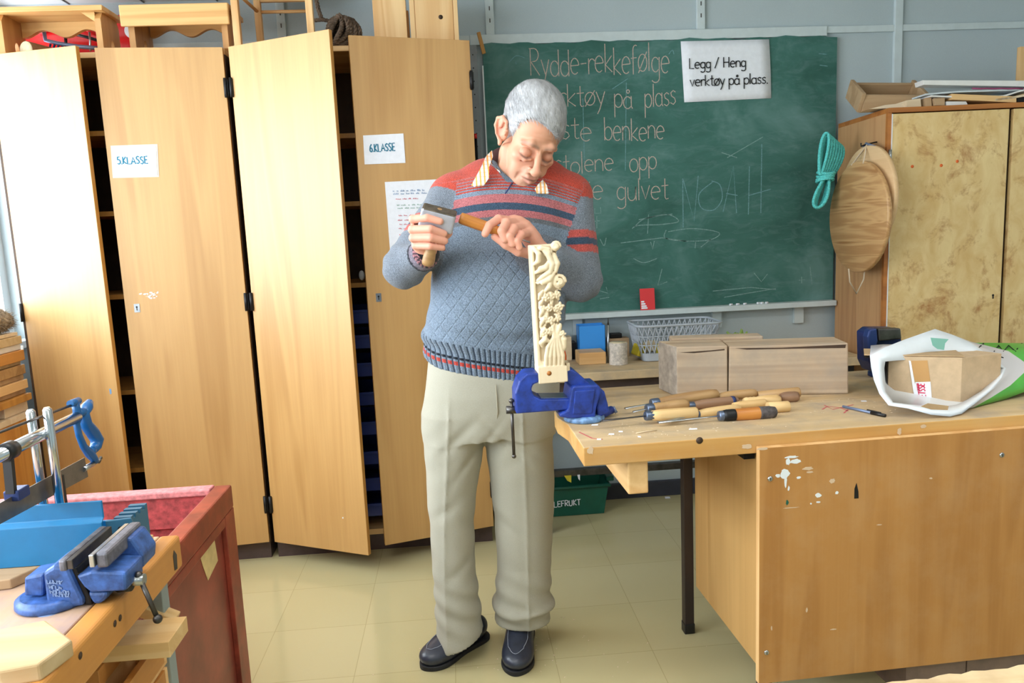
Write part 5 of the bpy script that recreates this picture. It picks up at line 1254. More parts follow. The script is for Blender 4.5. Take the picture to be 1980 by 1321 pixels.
for i in range(15):   # blossoms: five petals and a hollowed heart
    u = -.016+.0155*(i % 4)+(.006 if (i//4) % 2 else 0)+rg.uniform(-.003, .003); v = .132+.031*(i//4)+rg.uniform(-.005, .005); a0 = rg.uniform(0, 6.28); pr_ = rg.uniform(.0072, .0092); dz = -rg.uniform(.003, .008)
    if u > .034: continue
    for k_ in range(5):
        a = a0+k_*1.2566; E_(u+pr_*.78*math.cos(a), dz, v+pr_*.78*math.sin(a), pr_*.42, .006, pr_*.66, math.pi/2-a, .0005)
    E_(u, dz-.003, v, .0034, .0045, .0034, 0, .0004); E_(u, dz-.008, v, .0014, .003, .0014, 0, .0004, 's')
for i in range(22):   # leaves between them
    u = rg.uniform(-.022, .032); v = rg.uniform(.124, .250); a = rg.uniform(-1.3, 1.3); l_ = rg.uniform(.009, .014)
    E_(u, .0-rg.uniform(0, .003), v, l_*.42, .0055, l_, a, .0005)
    S([(u-l_*.7*math.sin(a)*-1, -.0055, v-l_*.7*math.cos(a)), (u+l_*.7*math.sin(a)*-1, -.0055, v+l_*.7*math.cos(a))], .0008, .0006, 's')
for v in (.135, .16, .185, .21, .232): S([(-.026, -.001, v-.012), (-.022, -.006, v), (-.014, -.008, v+.010)], [.002, .0042, .002])
for k_, (u0, u1, u2) in enumerate(((-.016, -.010, .006), (-.006, .000, .008), (.006, .008, .011), (.018, .016, .016), (.028, .024, .020))):   # stems
    S([(u0, -.001, .046), (u0+.001, -.006, .070), (u1, -.008, .095), (u2, -.008, .118), (u2+.002, -.006, .134)], [.0042, .0044, .0040, .0036, .003], .0008)
S([(-.024, -.002, .098), (-.026, -.006, .108), (-.016, -.009, .116), (-.006, -.008, .110)], [.003, .005, .0055, .003])
S([(.028, -.003, .126), (.034, -.006, .112), (.033, -.005, .092), (.028, -.003, .078)], [.004, .006, .0055, .003])
E_(.022, -.007, .140, .007, .006, .016, -.35); E_(.008, -.006, .136, .005, .005, .014, .3)
P, F = F_.nets(); P = relax(P, F, 1)
M4 = np.array(world_of(CR)); P = P@M4[:3, :3].T+M4[:3, 3]
np_mesh('carved_body', P, F, M_['lime_wood'], CR)
k = MB().lathe([(.0001, 0), (.003, 0), (.0062, .0006), (.0001, .0006)], (-.010, -.0101, .026), frame((0, -1, 0)), 16); k.build('knot', M_['h_orange'], CR)
mb = MB().bb((hw+.0005, .004, .012), (hw+.009, .05, .046)); mb.build('packing_strip', M_['lime_wood'], CR)

# ---------------------------------------------------------------- second vise behind the bag
yv = 2.16; a, b = bp(1680, 690, yv), bp(1742, 640, yv)
r = thing('navy_vise', 'navy blue vise standing behind the plastic bag', 'vise', V(((a.x+b.x)/2, (a.y+b.y)/2+.04, HB)))
def vq(pts, y0, y1, nm, mat, bv=.004):
    P = [bp(p[0], p[1], y0) for p in pts]; o_ = P[0]; MB().prism([((p-o_).dot(BXv), p.z-o_.z) for p in P], o_, BXv, (0, 0, 1), BYv, y1-y0).build(nm, mat, r, world=True, bevel=bv)
vq([(1681, 700), (1680, 645), (1692, 636), (1740, 636), (1744, 660), (1742, 720), (1690, 720)], yv, yv+.07, 'body', M_['vnavy'] if 'vnavy' in M_ else plain('navy_enamel', (30, 42, 92), .35, .2, var=.25, vs=40))
vq([(1678, 652), (1682, 638), (1696, 635), (1698, 660), (1688, 690), (1680, 690)], yv-.03, yv-.001, 'front_jaw', M_['navy'])
vq([(1698, 636), (1742, 635), (1744, 656), (1700, 660)], yv-.03, yv-.001, 'jaw_face', M_['dsteel'])
c_ = bp(1712, 700, yv+.035); MB().lathe([(.05, 0), (.05, .012), (.03, .02), (.028, max(.03, c_.z-HB))], (c_.x, c_.y, HB), None, 24).build('pedestal', M_['navy'], r, world=True)
s1 = bp(1673, 687, yv-.01); MB().cyl(s1, s1+BXv*.03, .008, 12).build('screw_end', M_['dsteel'], r, world=True)

# ---------------------------------------------------------------- cardboard box in a white and green plastic bag
M_['card'] = plain('brown_cardboard', (200, 172, 138), .8, var=.06, vs=40); M_['card_d'] = plain('inner_cardboard', (184, 154, 116), .85, var=.06)
M_['tape'] = plain('brown_parcel_tape', (196, 150, 96), .25)
e0 = atz(1857, 779, HB+.004); l0 = atz(1716, 774, HB+.004); fd = (l0-e0); Wb = fd.length; fd.normalize(); bd = V((-fd.y, fd.x, 0)); bd = bd if bd.y > 0 else -bd
hx = aty(1857, 692, e0.y).z-e0.z
r = thing('cardboard_box', 'brown cardboard box lying in the white plastic bag', 'box', e0)
rdir = (bd*.62-fd*.78); mb = MB(); mb.prism([(0, 0), (Wb, 0), (Wb-.005, .10), (-.03, .15), (-.80*.13, .60*.13)], e0, fd, bd, (0, 0, 1), hx); o = mb.build('carton', M_['card'], r, world=True, bevel=.001)
fl_ = MB(); p0 = e0+V((0, 0, hx+.0015)); fl_.prism([(-.005, -.0), (Wb+.06, 0), (Wb+.055, .10), (0, .10)], p0+bd*.002, fd, bd, (0, 0, 1), .003); fl_.build('flap', M_['card_d'], r, world=True)
nb = -bd
def onx(px, py): return atp(px, py, e0, nb)
def fpatch(pts, nm, mat, lift, par=r):
    P = [onx(*p)+nb*lift for p in pts]; o_ = P[0]; MB().prism([((p-o_).dot(fd), p.z-o_.z) for p in P], o_, fd, (0, 0, 1), nb, .0005).build(nm, mat, par, world=True)
fpatch([(1759, 698), (1793, 697), (1799, 739), (1769, 738)], 'tape_strip', M_['tape'], .0004)
fpatch([(1770, 739), (1799, 738), (1802, 777), (1771, 775), (1766, 757)], 'label', M_['paper'], .001)
fpatch([(1757, 697), (1761, 698), (1772, 760), (1766, 758)], 'label_edge', M_['paper'], .0014)
M_['crimson'] = plain('crimson_print', (214, 40, 84), .7)
a_, b_ = onx(1790, 768), onx(1787, 741); mb = MB(); write(mb, 'ETSSE', a_, b_-a_, -(onx(1802, 777)-onx(1771, 775)), .016, .0028, nb, 0, .0018, squeeze=(b_-a_).length/(text_len('ETSSE')*.016))
for i in range(5): 
    q0, q1 = onx(1774+i*1.1, 757-(i % 2)*2), onx(1772+i*1.1, 741); mb.ribbon([q0, q1], .0008, nb, .0018)
mb.build('label_print', M_['crimson'], r, world=True)
# the bag: outer skin lofted from mouth to closed end
M_['bag_w'] = plain('white_bag_film', (224, 230, 236), .32, var=.02); M_['bag_g'] = plain('green_bag_print', (86, 178, 66), .32, var=.12, vs=9); M_['bag_grey'] = plain('grey_white_bag_film', (214, 210, 212), .34)
M_['bag_teal'] = plain('teal_inner_film', (132, 190, 176), .4)
mouth = [((1682, 688), 1.86), ((1712, 672), 1.88), ((1748, 657), 1.90), ((1782, 645), 1.92), ((1808, 636), 1.93), ((1840, 647), 1.92), ((1878, 664), 1.90), ((1915, 688), 1.87), ((1945, 712), 1.83), ((1938, 730), 1.80), ((1915, 756), 1.76), ((1886, 780), 1.72), ((1860, 800), 1.69), ((1836, 812), 1.675), ((1800, 802), 1.68), ((1755, 790), 1.70), ((1718, 784), 1.72), ((1700, 762), 1.76), ((1690, 735), 1.80), ((1684, 710), 1.84)]
inner = [((1712, 699), 1.84), ((1735, 697), 1.85), ((1765, 695), 1.86), ((1790, 693), 1.87), ((1812, 692), 1.87), ((1840, 691), 1.87), ((1866, 690), 1.87), ((1900, 698), 1.86), ((1930, 716), 1.85), ((1920, 734), 1.82), ((1898, 756), 1.80), ((1872, 772), 1.78), ((1850, 783), 1.745), ((1828, 785), 1.74), ((1795, 784), 1.745), ((1760, 781), 1.75), ((1728, 778), 1.77), ((1715, 758), 1.79), ((1711, 735), 1.81), ((1710, 712), 1.83)]
def ringpts(R_): 
    out = []
    for (p, y) in R_:
        q = bp(p[0], p[1], y); q.z = max(q.z, HB+.0045); out.append(q)
    return out
m0, i0 = ringpts(mouth), ringpts(inner); cen = sum(m0, V())/len(m0)
def body(f, sx, dz, top, k):   # rings running back to the right
    out = []
    for q in m0:
        d = q-cen; x = d.dot(BXv); y = d.dot(BYv); xn = max(-1, min(1, x/.17)); w_ = cen+BXv*(f*(.64+.36*xn)+.088*max(0, -xn)*min(1, f/.05))+BYv*(.02+.22*f+.11*max(0, -xn)*min(1, f/.05)+.05*max(0, d.z/.08)*min(1, f/.05))
        out.append(w_+BXv*(x*sx)+BYv*(y*sx)+V((0, 0, max(HB+.0035-w_.z, min(d.z*1.0+dz, top-w_.z)))))
    return out
r = thing('plastic_bag', 'white and green plastic carrier bag lying open toward the room', 'bag', V((cen.x, cen.y, HB)))
mb = MB(); mb.sm = True
mid = [a.lerp(b, .5)+V((0, -.006, .004)) for a, b in zip(m0, i0)]
mb.mi = 0; mb.loft([i0, mid, m0], caps=False, mi=0)
mb.loft([m0, body(.05, .97, 0, .915, 0)], caps=False, mi=1); mb.loft([body(.05, .97, 0, .915, 0), body(.11, .95, -.002, .888, 0)], caps=False, mi=1)
mb.loft([body(.11, .95, -.002, .888, 0), body(.19, .92, -.003, .898, 0), body(.32, .88, -.003, .888, 0), body(.45, .7, -.01, .86, 0)], caps=False, mi=2)
bmesh.ops.remove_doubles(mb.bm, verts=mb.bm.verts, dist=.0004)
o = mb.build('film', [M_['bag_w'], M_['bag_grey'], M_['bag_g'], M_['bag_w'], M_['bag_w'], M_['bag_w']], r, world=True, smooth=True, sub=0); tx = bpy.data.textures.new('crinkle', 'CLOUDS'); tx.noise_scale = .04
dm = o.modifiers.new('crinkle', 'DISPLACE'); dm.texture = tx; dm.strength = .004; dm.mid_level = .5; dm.texture_coords = 'LOCAL'; sd = o.modifiers.new('film', 'SOLIDIFY'); sd.thickness = .0012; sd.offset = -1; sd.material_offset = 3; BAGO = o
def bagpatch(pts, y, nm, mat): 
    P = [bp(p[0], p[1], y) for p in pts]; o_ = P[0]; MB().prism([((p-o_).dot(BXv), p.z-o_.z) for p in P], o_, BXv, (0, 0, 1), -BYv, .001).build(nm, mat, r, world=True)
bagpatch([(1799, 653), (1812, 654), (1834, 656), (1827, 664), (1825, 677), (1812, 675), (1803, 668)], 1.855, 'handle_cutout', M_['bag_teal'])
bagpatch([(1780, 786), (1794, 780), (1834, 785), (1832, 793), (1800, 792)], 1.672, 'handle_cutout', M_['card_d'])
from mathutils.bvhtree import BVHTree
bpy.context.view_layer.update(); _t = BVHTree.FromObject(BAGO, bpy.context.evaluated_depsgraph_get()); _m = world_of(BAGO); _mi = _m.inverted()
def onbag(px, py):
    d = (_mi.to_3x3() @ ray(px, py)).normalized(); h = _t.ray_cast(_mi @ EYE, d); return (_m @ h[0]) if h[0] is not None else None
for L in (((1893, 672), (1902, 664)), ((1922, 680), (1931, 668), (1940, 680), (1950, 668), (1964, 680)), ((1966, 676), (1976, 664)), ((1902, 690), (1918, 684), (1940, 692))):
    P_ = [onbag(*p) for p in L]
    if all(p is not None for p in P_): mb = MB(); mb.tube([p+(EYE-p).normalized()*.001 for p in P_], .0016, 6); mb.build('black_print', M_['blk_ink'], r, world=True)
# ================================================================ FOREGROUND LEFT: BENCH, VISE, MITRE SAW
M_['fbench'] = wood('grimy_bench_top', (206, 172, 140), (166, 130, 104), 1, .8, .5, .4, dirt=.9, dc=(158, 140, 150), bump=.3)
M_['fedge'] = wood('orange_bench_edge', (212, 150, 76), (176, 112, 46), 1, .8, .45, dirt=.15, dc=(110, 90, 80))
ZF = .78
r = thing('side_bench', 'wooden workbench in the left foreground carrying the mitre saw', 'workbench', (-1.1, .8, 0)); FB = r
MB().bb((-1.62, .28, ZF-.045), (-.542, 1.303, ZF)).build('worktop', M_['fbench'], r, world=True, bevel=.002)
e = MB().bb((-.5415, .28, ZF-.058), (-.507, 1.303, ZF+.001)).build('edge_board', M_['fedge'], r, world=True, bevel=.006, seg=3)
p_ = atx(345, 1050, -.507); mb = MB(); mb.prism([(0, -.018), (.012, -.020), (.016, .004), (.006, .016), (.0, .008)], (-.5068, p_.y-.03, ZF-.03), (0, 1, 0), (0, 0, 1), (1, 0, 0), .0006); mb.build('dark_paint_mark', M_['dsteel'], e, world=True)
for i, (px, py) in enumerate(((232, 1195), (222, 1206), (155, 1268))): p_ = atx(px, py, -.507); MB().lathe([(.0001, 0), (.004, 0), (.005, .0005), (.0001, .0005)], (-.507, p_.y, min(p_.z, ZF-.01)), frame((1, 0, 0)), 10).build('screw_hole', M_['cab_in'], e, world=True)
M_['gsteel'] = plain('grey_painted_steel', (150, 164, 168), .45, .3)
for x, y in ((-.56, 1.262), (-1.60, 1.262), (-1.60, .30), (-.56, .30)): MB().bb((x, y, 0), (x+.028, y+.028, ZF-.046)).build('leg', M_['gsteel'], r, world=True, bevel=.002)
MB().bb((-.558, .33, ZF-.080), (-.534, 1.262, ZF-.059)).build('frame_rail', M_['gsteel'], r, world=True)
MB().bb((-1.60, .33, .50), (-.575, 1.25, .518)).build('lower_shelf', M_['pine_x'], r, world=True)
# trays and off-cuts under the bench
def tray(label, x0, x1, y0, y1, z0, h, div=None):
    r = thing('wooden_tray', label, 'tray', ((x0+x1)/2, (y0+y1)/2, z0)); t = .010
    MB().bb((x0, y0, z0), (x1, y1, z0+.006)).build('bottom', M_['pine_x'], r, world=True)
    MB().bb((x0, y0, z0+.006), (x1, y0+t, z0+h)).build('front', M_['h_pale'], r, world=True, bevel=.001); MB().bb((x0, y1-t, z0+.006), (x1, y1, z0+h)).build('back', M_['pine_x'], r, world=True)
    MB().bb((x1-t, y0+t, z0+.006), (x1, y1-t, z0+h)).build('side', M_['fedge'], r, world=True); MB().bb((x0, y0+t, z0+.006), (x0+t, y1-t, z0+h)).build('side', M_['pine_y'], r, world=True)
    if div: MB().bb((div, y0+t, z0+.006), (div+t, y1-t, z0+h)).build('divider', M_['pine_y'], r, world=True)
    return r
tray('lower open pine tray stacked under the foreground bench edge', -.86, -.528, 1.075, 1.238, .5186, .052)
tray('upper open pine tray with divider under the foreground bench edge', -.85, -.532, 1.10, 1.25, .5716, .050, -.590)
mb = MB().bb((-.80, 1.10, .623), (-.570, 1.24, .652)); solo(mb, 'brown_board', M_['fedge'], 'brown board lying across the upper tray under the bench', 'board', (-.68, 1.17, .623), bevel=.001)
p0, p1 = aty(272, 1212, 1.13), aty(326, 1194, 1.13); mb = MB().bb((p0.x-.10, 1.12, .6526), (p1.x, 1.20, .6526+.026)); solo(mb, 'pale_offcut', M_['h_pale'], 'pale square ended offcut on the brown board under the bench', 'wood', (p0.x, 1.16, .653), bevel=.001)
p0, p1 = aty(305, 1158, 1.27), aty(340, 1200, 1.27); mb = MB().bar(p0-V((.10, 0, -.025)), p1, .03, .020, (.5, 0, .85)); solo(mb, 'leaning_offcut', M_['h_pale'], 'slanting offcut leaning out beside the grey bench leg', 'wood', p1, bevel=.002)
# boards on the bench
def slab(name, label, poly, z0, th, mat, bevel=.002):
    P = [atz(p[0], p[1], z0+th) for p in poly]; c0 = sum(P, V())/len(P); mb = MB(); mb.prism([(p.x-c0.x, p.y-c0.y) for p in P], (c0.x, c0.y, z0), (1, 0, 0), (0, 1, 0), (0, 0, 1), th); return solo(mb, name, mat, label, 'board', (c0.x, c0.y, z0), bevel=bevel)
M_['rough'] = wood('rough_sawn_pale_pine', (208, 186, 146), (182, 154, 112), 0, .8, .8, .3, bump=.5)
slab('cut_board', 'thick pale board with clipped corner at the bottom left corner', [(-60, 1226), (0, 1216), (88, 1198), (140, 1237), (76, 1284), (0, 1298), (-60, 1304)], ZF+.0004, .022, M_['rough'], .003)
slab('base_board', 'flat brown board under the blue mitre box', [(-60, 1115), (0, 1094), (42, 1050), (158, 1049), (140, 1068), (70, 1098), (20, 1120), (-60, 1130)], ZF+.0004, .016, M_['scrap_d'])
slab('thin_strip', 'thin pale strip in front of the brown base board', [(-60, 1140), (0, 1110), (50, 1104), (46, 1112), (0, 1124), (-60, 1150)], ZF+.0004, .008, M_['scrap'])
slab('narrow_board', 'narrow pale board at the right end of the blue mitre box', [(212, 1036), (297, 1033), (256, 1076), (235, 1084)], ZF+.0004, .014, M_['h_pale'])
# ---------------------------------------------------------------- foreground vise
M_['vblue2'] = plain('bright_blue_enamel', (60, 96, 162), .4, .1, var=.3, vs=60, bump=.1, bs=120)
M_['jawgrey'] = plain('worn_grey_blue_jaw', (118, 118, 128), .5, .4, var=.3, vs=50)
r = thing('small_vise', 'small blue bench vise at the edge of the foreground bench', 'vise', (-.575, 1.075, ZF)); VY = 1.045
def fv(pts, y0, y1, nm, mat, bv=.003, par=None):
    P = [aty(p[0], p[1], y0) for p in pts]; mb = MB(); mb.prism([(p.x, p.z) for p in P], (0, y0, 0), t=y1-y0); return mb.build(nm, mat, par or r, world=True, bevel=bv)
q = lambda x, y: (x/4.114, 1000+y/4.114)
cb_ = V((aty(*q(445, 735), 1.075).x, 1.075, ZF+.0005)); MB().lathe([(.046, 0), (.048, .003), (.047, .011), (.040, .015)], cb_, None, 36, sx=1.05).build('swivel_base', M_['vblue2'], r, world=True)
fv([q(190, 485), q(345, 455), q(345, 632), q(192, 632)], VY+.012, VY+.055, 'slide_beam', M_['vblue2'])
bd = fv([q(335, 445), q(420, 392), q(545, 393), q(565, 450), q(660, 655), q(662, 715), q(372, 715), q(360, 640)], VY, VY+.068, 'fixed_body', M_['vblue2'], .005)
fv([q(540, 402), q(600, 398), q(720, 640), q(735, 705), q(668, 705), q(662, 650)], VY+.006, VY+.062, 'jaw_throat', M_['black'])
fv([q(600, 470), q(720, 430), q(1000, 440), q(1008, 590), q(720, 606), q(665, 560)], VY-.002, VY+.058, 'moving_body', M_['vblue2'], .004)
fv([q(690, 600), q(860, 596), q(850, 650), q(800, 694), q(745, 700), q(712, 650)], VY+.004, VY+.05, 'screw_housing', M_['vblue2'], .005)
fv([q(600, 455), q(740, 425), q(850, 425), q(850, 450), q(720, 462)], VY+.004, VY+.055, 'worn_slide_top', M_['dsteel'], .002)
zj = aty(*q(560, 300), VY).z
a0, a1 = aty(*q(515, 340), VY), aty(*q(600, 340), VY); zb0 = aty(*q(560, 392), VY).z
MB().bb((a0.x, VY-.018, zb0), (a1.x-.004, VY+.108, zj)).build('fixed_jaw', M_['jawgrey'], r, world=True, bevel=.003); MB().bb((a1.x-.0038, VY-.016, zb0+.002), (a1.x+.004, VY+.106, zj-.001)).build('jaw_plate', M_['dsteel'], r, world=True, bevel=.001)
b0, b1 = aty(*q(740, 330), VY), aty(*q(850, 330), VY)
MB().bb((b0.x+.006, VY-.006, zb0-.004), (b1.x+.004, VY+.112, zj+.002)).build('moving_jaw', M_['jawgrey'], r, world=True, bevel=.004); MB().bb((b0.x-.001, VY-.010, zb0), (b0.x+.0058, VY+.108, zj+.001)).build('jaw_plate', M_['steel'], r, world=True, bevel=.001)
_w = [aty(*q(x, y), VY) for x, y in ((800, 300), (905, 300), (1008, 450), (1000, 560), (800, 560))]; MB().prism([(p.x, p.z) for p in _w], (0, VY+.058, 0), t=.052).build('jaw_web', M_['vblue2'], r, world=True, bevel=.004)
s0, s1 = aty(*q(1000, 505), VY+.03), aty(*q(1150, 497), VY+.03); MB().cyl(s0-V((.01, 0, 0)), s0+V((.008, 0, 0)), .016, 18).build('collar', M_['black'], r, world=True); MB().cyl(s0, s1, .0085, 18).build('screw', M_['steel'], r, world=True)
t0, t1 = aty(268, 1113, VY+.03), aty(305, 1197, VY+.018); mb = MB().cyl(t0, t1, .0036, 12); mb.ball(t0, .0062).ball(t1, .0068); mb.build('tommy_bar', M_['dsteel'], r, world=True)
mb = MB(); rng = random.Random(2); M_['castp'] = plain('worn_cast_lettering', (128, 152, 196), .6)
for i, (y_, x0, x1) in enumerate(((530, 378, 490), (572, 395, 488), (608, 402, 555), (632, 425, 550))):
    x = x0
    while x < x1:
        a = aty(*q(x, y_+(x-x0)*.06), VY-.0005); h = .0055
        for L in (((0, 0), (0, 1)), ((0, rng.choice((0, 1, .5))), (.7, rng.choice((0, 1, .5)))), ((.7, 0), (.7, rng.choice((.5, 1)))))[:rng.choice((2, 3))]: mb.ribbon([a+V((L[0][0]*.0045, 0, L[0][1]*h)), a+V((L[1][0]*.0045, 0, L[1][1]*h))], .0012, (0, -1, 0), .0002)
        x += 26
mb.build('cast_lettering', M_['castp'], bd, world=True)
MB().ball(aty(*q(455, 712), VY+.02)+V((0, -.028, .0)), (.018, .011, .007)).build('clamp_bolt', M_['castp'], r, world=True)
# ---------------------------------------------------------------- mitre saw
M_['cyan'] = plain('bright_blue_sheet_metal', (20, 116, 168), .38, .0, var=.06, vs=15)
M_['teal_d'] = plain('dull_blue_casting', (54, 108, 138), .45, .1)
M_['sawblue'] = plain('dark_blue_saw_handle', (28, 92, 150), .3)
M_['chrome'] = plain('chromed_tube', (205, 210, 216), .15, 1.0)
r = thing('mitre_saw', 'blue mitre box with its hand saw on the foreground bench', 'saw', (-.66, 1.20, ZF)); YS = 1.168; MS = r
x1, zt_, zb_ = aty(195, 1000, YS).x, aty(195, 972, YS).z, ZF+.017; x0 = -1.12
mb = MB(); zr = aty(195, 1012, YS).z
mb.prism([(0, 0), (.004, 0), (.004, zr-zb_), (.012, zr-zb_+.006), (.012, zt_-zb_), (.008, zt_-zb_), (.008, zr-zb_+.007), (.0, zr-zb_+.001)], (x0, YS, zb_), (0, 1, 0), (0, 0, 1), (1, 0, 0), x1-x0)
mb.bb((x0, YS+.004, zb_), (x1, YS+.115, zb_+.006)); mb.bb((x0, YS+.100, zb_), (x1, YS+.106, zb_+.030)); mb.build('base_channel', M_['cyan'], r, world=True, bevel=.0012)
mb = MB().bb((x1+.001, YS+.016, zb_), (x1+.027, YS+.104, zb_+.0495))
for i in range(5): mb.bb((x1+.001, YS+.02+i*.018, zb_+.050-.006*i*.0), (x1+.028, YS+.030+i*.018, zb_+.056))
mb.build('ribbed_end', M_['teal_d'], r, world=True)
pe = MB(); ang = V((.055, .0, 0)); panel = [(0, 0), (.010, 0), (.014, .030), (.036, .030), (.042, 0), (.052, 0), (.036, .060), (.0, .062)]
pe.prism(panel, (x1+.002, YS+.008, zb_), (.94, .34, 0), (0, 0, 1), (-.34, .94, 0), .006); pe.build('end_bracket', M_['teal_d'], r, world=True, bevel=.001)
hb_ = V((x1+.002, YS+.0075, zb_))+V((.94, .34, 0))*.020+V((0, 0, .046)); MB().cyl(hb_, hb_+V((.34, -.94, 0))*.0015, .004, 12).build('bracket_hole', M_['black'], r, world=True)
XS = -.66
def sx(px, py, x=XS): return atx(px, py, x)
P0, P1 = sx(-40, 900), sx(148, 807); 
MB().cyl(P0, P1, .0098, 20).build('back_tube', M_['chrome'], r, world=True)
MB().cyl(sx(-40, 851), sx(140, 783), .0022, 8).build('tension_rod', M_['dsteel'], r, world=True)
MB().prism([( (p.y), p.z) for p in (sx(-60, 1005), sx(163, 885), sx(170, 922), sx(-60, 1046))], (XS-.0006, 0, 0), (0, 1, 0), (0, 0, 1), (1, 0, 0), .0012).build('blade', plain('brownish_blade_steel', (132, 122, 112), .35, .75, var=.15, vs=25), r, world=True)
for a, b, xx, nm in (((85, 790), (121, 965), -.648, 0), ((55, 793), (82, 935), -.686, 1)):
    A, Bq = atx(a[0], a[1], xx), atx(b[0], b[1], xx); A.y = Bq.y = (A.y+Bq.y)/2; Bq.z = zb_+.03
    po = MB().lathe([(.0068, 0), (.0068, (A-Bq).length-.004), (.004, (A-Bq).length)], Bq, None, 16).build('guide_post', M_['chrome'], r, world=True)
    MB().lathe([(.013, 0), (.013, .012), (.009, .016), (.009, .034)], (Bq.x, Bq.y, zb_+.0065), None, 16).build('post_socket', M_['black'], po, world=True)
cl = sx(14, 868); MB().cyl(P0+(P1-P0)*.20, P0+(P1-P0)*.29, .0135, 18).build('sliding_collar', M_['blk_plastic'], r, world=True)
ca_ = P0+(P1-P0)*.245; MB().bar(ca_, ca_+V((0, -.005, -.062)), .012, .008, (0, 1, 0)).build('stop_arm', M_['blk_plastic'], r, world=True); MB().box(ca_+V((0, .008, -.066)), (.022, .03, .016)).build('stop_block', M_['navy'], r, world=True, bevel=.002)
MB().bb((XS+.001, sx(115, 940).y, zb_+.045), (XS+.005, sx(115, 940).y+.008, zt_+.028)).build('depth_strip', M_['blk_plastic'], r, world=True)
# handle: D shape in the saw plane
sd = lambda x, y: sx(x/5.503, 760+y/5.503)
hd = MB(); hd.tube([sd(*p) for p in ((955, 90), (925, 150), (890, 220), (915, 330), (985, 420), (1035, 500), (1020, 570), (985, 620))], [.006, .0105, .0098, .0105, .0118, .0115, .010, .007], 14, flat=.9)
hd.tube([sd(*p) for p in ((800, 100), (815, 180), (830, 250), (815, 330), (840, 450), (890, 570), (960, 650), (1000, 700), (1015, 735))], [.0065, .0065, .008, .0055, .0055, .006, .0085, .007, .0065], 10)
hd.tube([sd(*p) for p in ((820, 215), (870, 205), (900, 215))], [.008, .008, .009], 10); hd.cyl(sd(745, 118), sd(835, 82), .0062, 12); hd.tube([sd(*p) for p in ((985, 600), (960, 650))], [.008, .008], 10)
hd.build('handle', M_['sawblue'], r, world=True)
w0, w1 = sd(885, 815), sd(1075, 705); MB().cyl(w0, w0.lerp(w1, .55), .0048, 10).cyl(w0.lerp(w1, .8), w1, .0022, 8).build('blade_bolt', M_['steel'], r, world=True)
wn = w0.lerp(w1, .93); MB().box(wn, (.004, .014, .004), (.5, 0, 0)).build('wing_nut', M_['dsteel'], r, world=True)

# ---------------------------------------------------------------- red bin
M_['redbox'] = plain('worn_red_paint', (150, 66, 48), .42, var=.22, vs=14)
M_['redin'] = plain('dusty_red_inside', (176, 72, 72), .7, var=.25, vs=60)
M_['maroon'] = plain('dark_maroon_panel', (150, 70, 56), .4, var=.2, vs=8)
M_['pinktop'] = plain('pink_dusted_rim', (212, 130, 130), .8, var=.2, vs=70, bump=.4)
r = thing('red_bin', 'big red painted wooden bin with framed panels behind the foreground bench', 'bin', (-1.05, 1.76, 0)); ZR = .62
xa, xb, ya, yb = -1.45, -.65, 1.40, 2.06
MB().bb((xa, yb-.022, .03), (xb-.03, yb, ZR-.012)).build('far_side', M_['redin'], r, world=True); MB().bb((xa, yb-.034, ZR-.10), (xb-.031, yb-.0225, ZR-.012)).build('inner_rail', M_['redin'], r, world=True, bevel=.002)
MB().bb((xa, yb-.040, ZR-.012), (xb-.045, yb+.004, ZR+.006)).build('far_rim', M_['pinktop'], r, world=True, bevel=.004)
MB().bb((xa, ya, .03), (xb-.03, ya+.022, ZR)).build('near_side', M_['redbox'], r, world=True); MB().bb((xa-.022, ya, .03), (xa, yb, ZR)).build('end_side', M_['redbox'], r, world=True)
MB().bb((xa, ya+.022, .05), (xb-.03, yb-.022, .07)).build('floor_board', M_['redin'], r, world=True)
MB().bb((xb-.030, ya, .03), (xb-.014, yb-.006, ZR-.02)).build('recessed_panel', M_['maroon'], r, world=True)
MB().bb((xb-.014, yb-.075, 0), (xb, yb+.004, ZR-.062)).build('corner_post', M_['redbox'], r, world=True, bevel=.002)
MB().bb((xb-.014, ya, 0), (xb, ya+.075, ZR-.062)).build('corner_post', M_['redbox'], r, world=True, bevel=.002)
MB().bb((xb-.045, ya, ZR-.061), (xb+.001, yb+.004, ZR+.003)).build('top_rail', M_['redbox'], r, world=True, bevel=.005)
MB().bb((xb-.0138, ya+.0755, ZR-.088), (xb, yb-.0755, ZR-.062)).build('inner_top_rail', M_['redbox'], r, world=True, bevel=.003)
MB().bb((xb-.0138, ya+.0755, .0), (xb+.001, yb-.0755, .075)).build('bottom_rail', M_['redbox'], r, world=True, bevel=.003)
c_ = [atx(*p, xb-.0135) for p in ((408, 1034), (384, 1068), (392, 1095), (402, 1123), (421, 1084), (414, 1042))]
MB().prism([(p.y, p.z) for p in c_], (xb-.0135, 0, 0), (0, 1, 0), (0, 0, 1), (1, 0, 0), .0007).build('bare_patch', plain('bare_wood_patch', (226, 200, 140), .8, var=.1), r, world=True)

